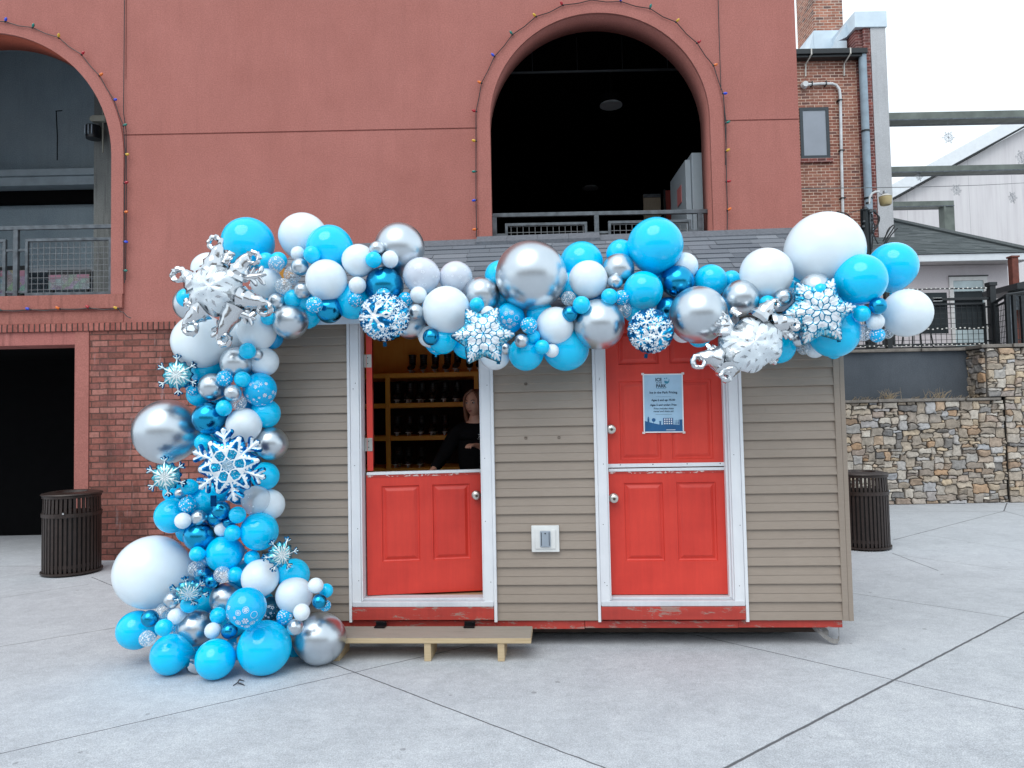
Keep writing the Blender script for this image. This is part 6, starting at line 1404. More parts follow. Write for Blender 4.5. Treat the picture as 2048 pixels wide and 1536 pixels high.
TAB = """L -1.948 5.357 3.018 0.1937|large light blue balloon upper right of the top-left silver foil
W -2.204 5.290 2.814 0.1266|medium white balloon above the top-left silver foil
S -2.368 5.376 2.579 0.1353|large chrome silver balloon lower left of the top-left silver foil
L -2.361 5.254 2.604 0.0695|small light blue balloon left of the top-left silver foil
W -2.246 5.247 2.282 0.2019|large white balloon below the top-left silver foil
W -1.830 5.202 2.342 0.1398|large white balloon lower right of the top-left silver foil
W -2.026 5.299 2.324 0.1063|medium white balloon below the top-left silver foil
S -1.572 5.151 2.402 0.1290|medium chrome silver balloon right of the top-left silver foil
L -1.712 5.090 2.422 0.0514|nearest small light blue balloon lower right of the top-left silver foil
Q -1.766 5.290 2.310 0.0962|medium deep blue balloon lower right of the top-left silver foil
L -1.544 5.121 2.559 0.0659|small light blue balloon right of the top-left silver foil
S -1.655 5.099 2.539 0.0585|nearest small chrome silver balloon right of the top-left silver foil
S -1.463 5.075 2.606 0.0585|second nearest small chrome silver balloon right of the top-left silver foil
S -1.481 5.080 2.778 0.0602|third nearest small chrome silver balloon right of the top-left silver foil
C -1.662 5.126 2.813 0.0588|small clear balloon with white dots upper right of the top-left silver foil
C -1.603 5.093 2.644 0.0585|nearest small clear balloon with white dots right of the top-left silver foil
C -1.568 5.190 2.744 0.0632|second nearest small clear balloon with white dots right of the top-left silver foil
W -1.772 5.240 2.700 0.1129|medium white balloon right of the top-left silver foil
L -1.660 5.165 2.843 0.0627|second nearest small light blue balloon upper right of the top-left silver foil
L -1.766 5.212 2.851 0.0666|nearest small light blue balloon upper right of the top-left silver foil
W -1.512 5.140 2.885 0.0522|small white balloon upper right of the top-left silver foil
L -1.382 5.030 2.851 0.0597|small light blue balloon upper left of the round foil above the open door
W -1.530 5.332 3.056 0.1768|large white balloon upper right of the top-left silver foil
L -1.298 5.202 2.920 0.1734|large light blue balloon upper left of the round foil above the open door
W -1.289 5.058 2.671 0.1446|large white balloon upper left of the round foil above the open door
W -1.068 5.086 2.814 0.1182|medium white balloon upper left of the round foil above the open door
S -0.928 5.039 2.889 0.0535|small chrome silver balloon above the round foil above the open door
L -0.944 4.991 2.798 0.0564|small light blue balloon above the round foil above the open door
W -0.836 5.030 2.808 0.0587|small white balloon above the round foil above the open door
S -0.797 5.218 2.925 0.1826|large chrome silver balloon above the round foil above the open door
B -0.895 5.134 2.641 0.1374|large chrome blue balloon above the round foil above the open door
W -1.066 5.030 2.629 0.0602|small white balloon upper left of the round foil above the open door
L -1.129 5.169 2.540 0.1308|nearest medium light blue balloon upper left of the round foil above the open door
P -1.086 5.056 2.535 0.0553|small blue balloon with white dots upper left of the round foil above the open door
P -1.340 4.930 2.482 0.0570|small blue balloon with white dots left of the round foil above the open door
B -1.281 5.102 2.472 0.0973|medium chrome blue balloon left of the round foil above the open door
L -1.495 5.269 2.471 0.1108|nearest medium light blue balloon left of the round foil above the open door
L -1.476 5.179 2.552 0.0773|second nearest medium light blue balloon left of the round foil above the open door
P -0.881 5.011 2.548 0.0550|small blue balloon with white dots above the round foil above the open door
P -0.739 5.080 2.529 0.0559|small blue balloon with white dots upper right of the round foil above the open door
S -0.650 4.930 2.420 0.0543|small chrome silver balloon right of the round foil above the open door
W -0.638 5.013 2.551 0.0587|small white balloon upper right of the round foil above the open door
S -0.706 5.080 2.362 0.1119|medium chrome silver balloon right of the round foil above the open door
H -0.627 5.109 2.702 0.1336|medium clear snowflake-print balloon upper right of the round foil above the open door
H -0.388 5.180 2.697 0.1215|medium clear snowflake-print balloon upper left of the left blue foil star
W -0.442 4.974 2.436 0.1648|large white balloon upper left of the left blue foil star
S -0.205 5.130 2.555 0.1312|medium chrome silver balloon above the left blue foil star
L -0.229 4.930 2.460 0.0511|small light blue balloon above the left blue foil star
W -0.154 4.930 2.400 0.0511|small white balloon above the left blue foil star
L -0.071 5.230 2.715 0.1120|medium light blue balloon left of the largest silver roofline balloon
L -0.064 5.230 2.539 0.0940|medium light blue balloon lower left of the largest silver roofline balloon
S 0.149 5.061 2.671 0.2518|largest chrome silver balloon, in front of the kiosk roof at mid garland
W 0.326 5.090 2.665 0.0843|medium white balloon right of the largest silver roofline balloon
L 0.528 5.280 2.801 0.1601|large light blue balloon right of the largest silver roofline balloon
W 0.553 5.080 2.643 0.1383|large white balloon right of the largest silver roofline balloon
L 0.430 5.170 2.610 0.1070|medium light blue balloon right of the largest silver roofline balloon
C 0.406 5.030 2.508 0.0521|small clear balloon with white dots lower right of the largest silver roofline balloon
L 0.481 4.880 2.438 0.0606|small light blue balloon lower right of the largest silver roofline balloon
B 0.405 4.925 2.385 0.0561|small chrome blue balloon lower right of the largest silver roofline balloon
L 0.678 4.922 2.496 0.0576|small light blue balloon upper left of the round foil above the closed door
S 0.734 5.030 2.618 0.0536|small chrome silver balloon upper left of the round foil above the closed door
S 0.776 5.130 2.725 0.1128|medium chrome silver balloon upper left of the round foil above the closed door
L 0.805 5.230 2.858 0.1005|second nearest medium light blue balloon above the round foil above the closed door
P 0.769 4.982 2.497 0.0548|small blue balloon with white dots upper left of the round foil above the closed door
C 0.786 5.018 2.418 0.0587|small clear balloon with white dots upper left of the round foil above the closed door
S 0.612 5.008 2.319 0.1760|large chrome silver balloon left of the round foil above the closed door
W 0.307 5.020 2.320 0.1318|medium white balloon lower right of the largest silver roofline balloon
R -0.005 5.076 2.386 0.1053|medium blue circle-and-snowflake print balloon upper right of the left blue foil star
P 0.124 4.930 2.312 0.0580|small blue balloon with white dots right of the left blue foil star
S 0.071 4.930 2.207 0.0494|small chrome silver balloon right of the left blue foil star
L 0.155 4.975 2.241 0.0482|nearest small light blue balloon right of the left blue foil star
L 0.210 4.930 2.163 0.0511|second nearest small light blue balloon right of the left blue foil star
W 0.280 4.980 2.142 0.0482|small white balloon right of the left blue foil star
L 0.103 5.080 2.137 0.1264|medium light blue balloon right of the left blue foil star
L 0.386 5.149 2.177 0.1671|large light blue balloon lower right of the largest silver roofline balloon
W -0.117 5.151 2.140 0.1104|medium white balloon lower right of the left blue foil star
S -0.041 5.059 2.170 0.0455|small chrome silver balloon lower right of the left blue foil star
L -0.473 5.020 2.234 0.0970|medium light blue balloon left of the left blue foil star
B -0.546 4.930 2.247 0.0578|small chrome blue balloon lower right of the round foil above the open door
W -0.576 5.072 2.266 0.0769|medium white balloon lower right of the round foil above the open door
N -0.525 5.155 2.249 0.1031|medium blue balloon with white snowflakes left of the left blue foil star
L -0.310 5.130 2.214 0.1099|medium light blue balloon tucked against the left blue foil star
L 1.041 5.130 2.889 0.1963|second nearest large light blue balloon above the round foil above the closed door
L 0.926 5.021 2.547 0.1377|nearest large light blue balloon above the round foil above the closed door
W 1.258 5.190 2.749 0.0990|medium white balloon upper right of the round foil above the closed door
B 1.191 5.120 2.625 0.1188|second nearest medium chrome blue balloon upper right of the round foil above the closed door
L 1.442 5.180 2.635 0.1196|medium light blue balloon upper left of the silver foil near the poster
L 1.605 5.230 2.648 0.0707|small light blue balloon above the silver foil near the poster
S 1.269 4.886 2.355 0.1946|large chrome silver balloon right of the round foil above the closed door
B 1.106 5.080 2.431 0.0799|nearest medium chrome blue balloon upper right of the round foil above the closed door
L 0.878 5.090 2.427 0.0909|medium light blue balloon upper left of the round foil above the closed door
S 1.586 4.956 2.472 0.1272|medium chrome silver balloon above the silver foil near the poster
W 1.210 5.080 2.270 0.0832|medium white balloon right of the round foil above the closed door
L 1.322 5.080 2.240 0.0864|medium light blue balloon right of the round foil above the closed door
W 1.769 4.970 2.641 0.1802|large white balloon left of the huge white balloon at the right end
W 2.215 5.062 2.803 0.2715|huge white balloon rising above the right end of the garland
L 2.046 5.175 2.560 0.1209|medium light blue balloon upper left of the right blue foil star
L 1.736 4.870 2.421 0.0556|small light blue balloon upper right of the silver foil near the poster
S 1.840 4.863 2.459 0.0586|small chrome silver balloon left of the right blue foil star
S 2.055 4.856 2.511 0.1064|medium chrome silver balloon above the right blue foil star
L 2.048 4.762 2.488 0.0442|small light blue balloon above the right blue foil star
C 1.976 5.065 2.507 0.0507|small clear balloon with white dots upper left of the right blue foil star
L 2.363 4.862 2.567 0.1724|large light blue balloon lower right of the huge white balloon at the right end
L 2.755 5.180 2.710 0.1719|large light blue balloon right of the huge white balloon at the right end
W 2.759 5.030 2.359 0.1663|large white balloon right of the right blue foil star
B 2.435 4.780 2.377 0.0562|small chrome blue balloon right of the right blue foil star
L 2.340 4.807 2.332 0.0552|small light blue balloon right of the right blue foil star
W 2.443 4.842 2.281 0.0586|small white balloon right of the right blue foil star
P 2.467 4.870 2.193 0.0509|small blue balloon with white dots right of the right blue foil star
C 2.391 4.901 2.215 0.0579|small clear balloon with white dots lower right of the right blue foil star
C 2.651 5.080 2.227 0.0397|small clear balloon with white dots right of the right blue foil star
L 2.234 4.997 2.233 0.1751|large light blue balloon lower right of the right blue foil star
L 2.288 5.130 2.108 0.0542|small light blue balloon below the right blue foil star
S 1.985 5.019 2.184 0.0502|small chrome silver balloon lower left of the right blue foil star
W 2.157 5.134 2.140 0.0750|small white balloon below the right blue foil star
C 2.051 5.076 2.133 0.0473|small clear balloon with white dots below the right blue foil star
L 1.885 5.091 2.145 0.1159|medium light blue balloon right of the silver foil near the poster
W -1.797 5.240 2.124 0.1057|medium white balloon lower right of the top-left silver foil
L -1.853 5.077 2.190 0.0579|second nearest small light blue balloon lower right of the top-left silver foil
S -1.805 5.140 2.166 0.0414|small chrome silver balloon lower right of the top-left silver foil
S -1.964 5.164 2.111 0.1139|medium chrome silver balloon below the top-left silver foil
L -2.252 5.312 2.086 0.1127|third nearest medium light blue balloon upper right of the giant silver column balloon
P -2.012 5.077 2.000 0.0575|second nearest small blue balloon with white dots upper right of the giant silver column balloon
L -1.890 5.079 1.990 0.0577|second nearest small light blue balloon above the big blue snowflake foil
S -2.128 5.153 1.945 0.0975|medium chrome silver balloon upper right of the giant silver column balloon
S -1.942 5.040 1.895 0.0588|small chrome silver balloon above the big blue snowflake foil
P -2.274 5.179 1.942 0.0565|nearest small blue balloon with white dots upper right of the giant silver column balloon
N -1.803 5.181 1.919 0.1182|medium blue balloon with white snowflakes above the big blue snowflake foil
L -2.270 5.251 1.894 0.0833|nearest medium light blue balloon upper right of the giant silver column balloon
C -1.922 5.088 1.830 0.0560|small clear balloon with white dots above the big blue snowflake foil
L -2.003 5.040 1.792 0.0569|nearest small light blue balloon above the big blue snowflake foil
B -2.147 5.140 1.725 0.1156|medium chrome blue balloon right of the giant silver column balloon
S -2.505 5.274 1.631 0.2345|giant chrome silver balloon bulging left from the column against the brick wall
L -1.791 5.249 1.747 0.1091|medium light blue balloon upper right of the big blue snowflake foil
W -1.904 5.142 1.667 0.1251|medium white balloon above the big blue snowflake foil
S -1.750 5.240 1.533 0.1192|medium chrome silver balloon upper right of the big blue snowflake foil
L -2.187 5.156 1.552 0.0680|small light blue balloon upper left of the big blue snowflake foil
L -1.791 5.240 1.301 0.1012|medium light blue balloon right of the big blue snowflake foil
L -2.286 5.140 1.242 0.0571|small light blue balloon lower left of the big blue snowflake foil
L -2.473 5.300 1.190 0.0758|medium light blue balloon below the giant silver column balloon
S -2.391 5.230 1.189 0.0409|nearest small chrome silver balloon lower left of the big blue snowflake foil
P -2.281 5.090 1.125 0.0564|small blue balloon with white dots lower left of the big blue snowflake foil
L -2.429 5.190 1.038 0.1244|medium light blue balloon above the huge white column balloon
L -2.241 5.240 1.127 0.1062|second nearest medium light blue balloon lower left of the big blue snowflake foil
W -2.290 5.040 1.020 0.0556|small white balloon upper right of the huge white column balloon
S -2.197 5.080 1.035 0.0520|second nearest small chrome silver balloon lower left of the big blue snowflake foil
B -2.106 5.140 1.021 0.0572|second nearest small chrome blue balloon below the big blue snowflake foil
B -2.047 5.090 1.079 0.0634|nearest small chrome blue balloon below the big blue snowflake foil
L -1.913 5.040 1.052 0.0580|nearest small light blue balloon below the big blue snowflake foil
B -2.008 5.140 0.988 0.0472|third nearest small chrome blue balloon below the big blue snowflake foil
W -2.061 5.140 0.943 0.0504|small white balloon below the big blue snowflake foil
L -1.945 5.040 0.929 0.0571|second nearest small light blue balloon below the big blue snowflake foil
K -1.832 5.171 1.134 0.1027|medium clear balloon with white snowflakes lower right of the big blue snowflake foil
W -1.770 5.260 1.094 0.1117|medium white balloon lower right of the big blue snowflake foil
L -1.800 5.139 0.921 0.1321|medium light blue balloon lower right of the big blue snowflake foil
B -2.224 5.150 0.896 0.1071|medium chrome blue balloon upper right of the huge white column balloon
L -2.190 5.040 0.790 0.0522|nearest small light blue balloon right of the huge white column balloon
L -2.043 5.148 0.770 0.1275|nearest medium light blue balloon right of the huge white column balloon
L -1.851 5.140 0.737 0.0539|third nearest small light blue balloon below the big blue snowflake foil
W -2.597 5.257 0.629 0.2584|huge white balloon low on the left side of the column
C -2.240 5.138 0.669 0.0564|nearest small clear balloon with white dots right of the huge white column balloon
B -2.211 5.194 0.614 0.0671|nearest small chrome blue balloon right of the huge white column balloon
B -2.128 5.138 0.583 0.0531|second nearest small chrome blue balloon right of the huge white column balloon
C -2.020 5.040 0.647 0.0556|second nearest small clear balloon with white dots right of the huge white column balloon
L -1.948 5.082 0.637 0.0529|second nearest small light blue balloon right of the huge white column balloon
S -2.054 5.190 0.444 0.1106|medium chrome silver balloon right of the huge white column balloon
W -1.779 5.090 0.607 0.1280|second nearest medium white balloon upper left of the silver ball beside the step
L -1.580 5.196 0.601 0.1162|medium light blue balloon above the silver ball beside the step
W -1.547 5.101 0.480 0.1269|nearest medium white balloon upper left of the silver ball beside the step
W -1.349 4.930 0.584 0.0520|small white balloon above the silver ball beside the step
L -1.304 5.030 0.526 0.0481|small light blue balloon above the silver ball beside the step
B -1.323 4.930 0.478 0.0502|small chrome blue balloon above the silver ball beside the step
P -1.312 5.030 0.425 0.0396|small blue balloon with white dots above the silver ball beside the step
S -2.374 5.058 0.476 0.0564|small chrome silver balloon lower right of the huge white column balloon
L -2.247 5.040 0.448 0.0580|nearest small light blue balloon lower right of the huge white column balloon
C -2.462 5.118 0.387 0.0520|nearest small clear balloon with white dots below the huge white column balloon
W -2.336 5.040 0.371 0.0545|nearest small white balloon lower right of the huge white column balloon
L -2.680 5.190 0.240 0.1336|second nearest medium light blue balloon below the huge white column balloon
B -2.517 5.040 0.358 0.0573|small chrome blue balloon below the huge white column balloon
L -2.309 4.807 0.360 0.0547|small light blue balloon below the huge white column balloon
C -2.428 4.827 0.285 0.0515|second nearest small clear balloon with white dots below the huge white column balloon
L -2.340 4.974 0.133 0.1346|third nearest medium light blue balloon below the huge white column balloon
S -2.241 5.140 0.259 0.1244|medium chrome silver balloon lower right of the huge white column balloon
P -2.417 5.240 0.230 0.0399|small blue balloon with white dots lower right of the huge white column balloon
W -2.064 4.990 0.282 0.0542|second nearest small white balloon lower right of the huge white column balloon
L -2.046 5.040 0.369 0.0566|second nearest small light blue balloon lower right of the huge white column balloon
L -1.999 4.876 0.128 0.1300|third nearest medium light blue balloon left of the silver ball beside the step
B -1.952 4.990 0.277 0.0544|small chrome blue balloon left of the silver ball beside the step
R -1.751 4.760 0.487 0.1263|medium blue circle-and-snowflake print balloon upper left of the silver ball beside the step
D -1.732 5.190 0.367 0.0810|medium dark clear star-print balloon upper left of the silver ball beside the step
P -1.590 5.029 0.356 0.0556|small blue balloon with white dots upper left of the silver ball beside the step
W -1.415 4.830 0.436 0.0552|small white balloon upper left of the silver ball beside the step
S -1.477 4.892 0.322 0.0541|small chrome silver balloon upper left of the silver ball beside the step
L -1.701 4.946 0.175 0.1781|large light blue balloon left of the silver ball beside the step
S -1.380 5.121 0.176 0.1783|large chrome silver balloon on the ground touching the wooden step
L -2.192 5.340 1.180 0.1052|nearest medium light blue balloon lower left of the big blue snowflake foil
Q -2.008 5.340 1.177 0.0917|nearest medium deep blue balloon below the big blue snowflake foil
Q -2.229 5.340 0.655 0.0969|medium deep blue balloon right of the huge white column balloon
L -1.992 5.340 0.578 0.1043|second nearest medium light blue balloon right of the huge white column balloon
L -1.792 5.340 0.646 0.0911|second nearest medium light blue balloon upper left of the silver ball beside the step
L -2.048 5.340 0.237 0.1099|second nearest medium light blue balloon left of the silver ball beside the step
Q -1.739 5.340 0.195 0.1038|nearest medium deep blue balloon left of the silver ball beside the step
L -2.321 5.340 0.046 0.1015|second nearest medium light blue balloon lower right of the huge white column balloon
Q -2.013 5.340 0.039 0.1161|second nearest medium deep blue balloon left of the silver ball beside the step
L -2.503 5.340 0.264 0.0881|nearest medium light blue balloon below the huge white column balloon
L -2.266 5.340 0.403 0.1029|nearest medium light blue balloon lower right of the huge white column balloon
L -1.866 5.340 0.359 0.1040|nearest medium light blue balloon upper left of the silver ball beside the step
L -2.154 5.340 1.527 0.1201|medium light blue balloon upper left of the big blue snowflake foil
L -1.971 5.340 1.377 0.1205|medium light blue balloon tucked against the big blue snowflake foil
Q -1.933 5.340 1.779 0.0999|medium deep blue balloon above the big blue snowflake foil
L -2.135 5.340 1.894 0.0994|second nearest medium light blue balloon upper right of the giant silver column balloon
L -1.932 5.340 2.037 0.0930|medium light blue balloon below the top-left silver foil
Q -2.160 5.359 2.229 0.0928|medium deep blue balloon below the top-left silver foil
L -1.613 5.340 0.067 0.0898|nearest medium light blue balloon left of the silver ball beside the step
L -2.375 5.340 0.911 0.0970|medium light blue balloon upper right of the huge white column balloon
Q -2.192 5.340 0.908 0.0976|second nearest medium deep blue balloon below the big blue snowflake foil
L -1.744 5.340 2.591 0.0937|medium light blue balloon right of the top-left silver foil
L -1.394 5.280 2.648 0.0934|second nearest medium light blue balloon upper left of the round foil above the open door
L -0.542 5.180 2.468 0.1000|medium light blue balloon right of the round foil above the open door
L 0.208 5.097 2.406 0.0987|medium light blue balloon below the largest silver roofline balloon
Q 0.619 5.267 2.531 0.1016|medium deep blue balloon upper left of the round foil above the closed door
L 1.064 5.280 2.672 0.1084|nearest medium light blue balloon above the round foil above the closed door
Q 1.455 5.012 2.404 0.0951|medium deep blue balloon upper left of the silver foil near the poster
L 2.048 5.202 2.347 0.1042|medium light blue balloon left of the right blue foil star
L 2.338 5.037 2.460 0.0996|medium light blue balloon upper right of the right blue foil star
"""
rb = random.Random(5)
for ln in TAB.strip().split('\n'):
    a, lab = ln.split('|'); k, x, y, z, r = a.split(); x, y, z, r = float(x), float(y), float(z), float(r)
    o = bpy.data.objects.new('balloon', rb.choice(KIND[k])); COL.objects.link(o); o.location = (x, y, z)
    core = Vector((x, 5.22, z)) if (x > -1.75 and z > 1.9) else Vector((-1.95, 5.15, z))
    if x > -1.75 and z > 1.9: core.z = 2.45
    if k in 'HRNKD': o.rotation_euler = (rb.uniform(-.12, .12), rb.uniform(-.3, .3), rb.uniform(-.25, .25)+math.atan2(-x, y)*.6)
    else:
        d = (Vector((x, y, z))-core)*1.6+Vector((0, -.22, .05))+Vector((rb.uniform(-.1, .1), rb.uniform(-.05, .05), rb.uniform(-.1, .1)))
        o.rotation_euler = d.normalized().to_track_quat('Z', 'Y').to_euler()
    s = rb.uniform(.97, 1.05); o.scale = (r, r, r*s)
    tag(o, lab, 'balloon', GRP.get(k, 'printed balloons'))
# ------------------------------------------------------------------ foil balloons
def foil_mat(name, cols, attr='print', rough=.16, metal=1.0, crink=.35, scale=9, seed=0):
    """metallised film; the printed pattern comes from the mesh's own 'print' attribute"""
    m, nt, bs, L = newmat(name); at = _n(nt, 'Attribute'); at.attribute_name = attr
    c = ramp(nt, at.outputs['Fac'], cols); L.new(c, bs.inputs['Base Color'])
    bs.inputs['Metallic'].default_value = metal; bs.inputs['Roughness'].default_value = rough
    mt = _n(nt, 'MapRange'); mt.inputs['From Min'].default_value = .80; mt.inputs['From Max'].default_value = .9; mt.inputs['To Min'].default_value = metal; mt.inputs['To Max'].default_value = .25
    L.new(at.outputs['Fac'], mt.inputs['Value']); L.new(mt.outputs[0], bs.inputs['Metallic'])
    mr = _n(nt, 'MapRange'); mr.inputs['From Min'].default_value = .80; mr.inputs['From Max'].default_value = .9; mr.inputs['To Min'].default_value = rough; mr.inputs['To Max'].default_value = .34
    L.new(at.outputs['Fac'], mr.inputs['Value']); L.new(mr.outputs[0], bs.inputs['Roughness'])
    v = coords(nt); vo = _n(nt, 'TexVoronoi', Scale=scale); vo.feature = 'SMOOTH_F1'; L.new(v, vo.inputs['Vector'])
    b1 = bump(nt, bs, vo.outputs['Distance'], crink, .02); bump(nt, bs, noi(nt, v, scale*2.3, 4, .6, 1.2), crink*.7, .012, b1)
    return m
def cap_sd(P_, a, b, r0, r1=None):
    a = np.array(a, float); b = np.array(b, float); r1 = r0 if r1 is None else r1; d = b-a; h = np.clip(((P_-a)@d)/(d@d), 0, 1)
    return np.linalg.norm(P_-a-h[:, None]*d, axis=1)-(r0+(r1-r0)*h)
def fold6(P_, off=0.0):
    """fold the plane into one 60 degree sector around +x, mirrored"""
    a = np.arctan2(P_[:, 1], P_[:, 0])-off; s = math.pi/3; a = (a+s/2) % s - s/2
    r = np.linalg.norm(P_, axis=1); return np.stack([r*np.cos(a), r*np.sin(np.abs(a))], 1)
def star_sd(P_, R_, ri, rnd, off=0):
    """rounded six-pointed star"""
    Q = fold6(P_, off); A = np.array([R_, 0.]); B = np.array([ri*math.cos(math.pi/6), ri*math.sin(math.pi/6)])
    d = B-A; n_ = np.array([d[1], -d[0]])/np.linalg.norm(d); n_ = n_ if n_[0] > 0 else -n_
    sd = (Q-A)@n_; h = np.clip(((Q-A)@d)/(d@d), 0, 1); dist = np.linalg.norm(Q-A-h[:, None]*d, axis=1)
    return np.where(sd > 0, dist, -np.minimum(-sd, dist+1e3))-rnd
def flake_d(P_, segs, off=0.0, scale=1.0):
    Q = fold6(P_/scale, off); d = np.full(len(P_), 9.)
    for a, b in segs:
        for sg in (1,): d = np.minimum(d, cap_sd(Q, a, b, 0))
    return d*scale
def pillow(name, sdf, half, n, thick, prt, mat, parent, wr=.0, bend=0, seed=0, power=.5, back=.6, puck=1.0):
    """inflated film shape: a grid clipped to the outline, front and back bulging away from a flat seam"""
    g = np.linspace(-half, half, n+1); X, Z = np.meshgrid(g, g, indexing='ij'); P_ = np.stack([X.ravel(), Z.ravel()], 1); sd = sdf(P_)
    ins = sd < 0; N1 = n+1; idx = np.arange(N1*N1).reshape(N1, N1)
    cells = np.stack([idx[:-1, :-1].ravel(), idx[1:, :-1].ravel(), idx[1:, 1:].ravel(), idx[:-1, 1:].ravel()], 1)
    keep = ins[cells].any(1); cells = cells[keep]; used = np.unique(cells); out = used[~ins[used]]
    Pm = P_.copy(); e = half*1e-3
    for _ in range(4):
        q0 = Pm[out]; s0 = sdf(q0); gx = (sdf(q0+[e, 0])-s0)/e; gz = (sdf(q0+[0, e])-s0)/e; gl = np.hypot(gx, gz)+1e-6
        Pm[out] = q0-np.stack([gx/gl, gz/gl], 1)*np.clip(s0, -half*.1, half*.1)[:, None]
    sd2 = np.minimum(sdf(Pm), 0); sd2[out] = 0
    h = -thick*np.tanh((np.maximum(-sd2, 0)/thick)*1.15)**power
    # film puckers run inwards from the seam
    ang = np.arctan2(Pm[:, 1], Pm[:, 0]); rad = np.linalg.norm(Pm, axis=1)/half
    if wr:
        edge = np.exp(sd2/(thick*.5)); rng = np.random.RandomState(seed); w_ = 0
        for f_, a_ in ((23, .5), (41, .35), (67, .25)): w_ = w_+a_*np.sin(f_*ang+rng.rand()*6+3*np.sin(rad*9+rng.rand()*6))
        nzv = np.array([noise.noise(Vector((p[0]/half*6, p[1]/half*6, seed))) for p in Pm])
        h = h+wr*thick*(puck*w_*edge*.7*np.clip(-sd2/(thick*.15), 0, 1)+nzv*(.5 if puck else .55)*np.clip(-sd2/(thick*.4), 0, 1))
    pv = prt(Pm) if prt else np.zeros(len(Pm))
    off = bend*(Pm**2).sum(1)
    remap = -np.ones(len(P_), int); remap[used] = np.arange(len(used)); U_ = Pm[used]
    front = [(U_[i, 0], h[used[i]]+off[used[i]], U_[i, 1]) for i in range(len(used))]; m0 = len(used)
    bmap = np.arange(m0); vb = []; seam = set(remap[out].tolist()); k = m0
    bidx = np.zeros(m0, int)
    for i in range(m0):
        if i in seam: bidx[i] = i
        else: bidx[i] = k; k += 1; vb.append((U_[i, 0], -h[used[i]]*back+off[used[i]], U_[i, 1]))
    C_ = remap[cells]; F_ = [tuple(c) for c in C_]+[tuple(int(bidx[i]) for i in c[::-1]) for c in C_]
    F_ = [f_ for f_ in F_ if len(set(f_)) == 4]
    me = bpy.data.meshes.new(name); me.from_pydata(front+vb, [], F_); at = me.attributes.new('print', 'FLOAT', 'POINT')
    vals = np.zeros(len(front)+len(vb)); vals[:m0] = pv[used]; at.data.foreach_set('value', vals.astype(np.float32))
    for p in me.polygons: p.use_smooth = True
    me.materials.append(mat); me.update(); o = bpy.data.objects.new(name, me); COL.objects.link(o)
    if parent: o.parent = parent
    return o
def face_cam(o, loc, tilt=(0, 0, 0)): o.location = loc; o.rotation_euler = tilt
seg_main = [((0, 0), (1, 0)), ((.30, 0), (.46, .16)), ((.48, 0), (.66, .17)), ((.66, 0), (.82, .14)), ((.18, 0), (.22, .127)), ((.30, .10), (.30, .17)), ((.82, 0), (.92, .08))]
lace = [((0, .0), (.16, .0)), ((.16, 0), (.26, .10)), ((.26, .10), (.40, .06)), ((.40, .06), (.42, 0)), ((.26, .10), (.26, .15)), ((.40, .06), (.52, .14)), ((.52, .14), (.50, .22)), ((.52, .14), (.64, .10)), ((.64, .10), (.66, 0)), ((.64, .10), (.74, .15)), ((.66, 0), (.9, 0))]
def star_print(R_, off, seed):
    def f_(P_):
        d1 = flake_d(P_, lace, off, R_*.98); r = np.linalg.norm(P_, axis=1)/R_
        nz_ = np.array([noise.noise(Vector((p[0]/R_*6, p[1]/R_*6, seed))) for p in P_]); nz2 = np.array([noise.noise(Vector((p[0]/R_*16, p[1]/R_*16, seed+5))) for p in P_])
        white = (r+nz_*.16+nz2*.10) < .54; feather = flake_d(P_, [((.5, 0), (.93, 0)), ((.6, 0), (.72, .11)), ((.72, 0), (.83, .09)), ((.5, 0), (.62, .13))], off, R_*1.0) < .030*R_
        v = np.where(white | feather, 1.0, np.where(nz2 > .12, .62, .45)); v = np.where((d1 < .0135*R_) & (r < .66), .12, v); v = np.where((r > .80) & (nz_ > .05) & ~feather, .2, v); return v
    return f_
M_star = foil_mat('blue_star_foil', [(.0, (.005, .10, .20)), (.2, (.01, .17, .34)), (.45, (.04, .42, .66)), (.62, (.35, .72, .86)), (.85, (.70, .78, .84)), (1.0, (.74, .80, .86))], crink=.5, scale=30)
def make_star(loc, R_, off, lab, rot):
    t = empty('foil_star', loc, 0, lab, 'foil balloon', 'blue star snowflake foil balloons'); t.rotation_euler = rot
    pillow('film', lambda P_: star_sd(P_, R_*.93, R_*.60, R_*.07, off), R_*1.08, 150, R_*.34, star_print(R_, off, 2+R_*10), M_star, t, .22, .0, 3, .55)
    mb = MB(); mb.rbox(-.012, .012, -.004, .004, -.03, .03, .003); mb.build('filler_tab', M_star, t, loc=(R_*.9*math.cos(off-math.pi/3), 0, R_*.9*math.sin(off-math.pi/3))); return t
make_star((-.186, 4.79, 2.235), .213, math.radians(3), 'silvery blue foil star snowflake hanging at the right jamb of the open door', (math.radians(-4), math.radians(2), math.radians(4)))
make_star((2.04, 4.79, 2.350), .243, math.radians(2), 'larger silvery blue foil star snowflake below the huge white balloon at the right end', (math.radians(2), math.radians(-3), math.radians(-8)))
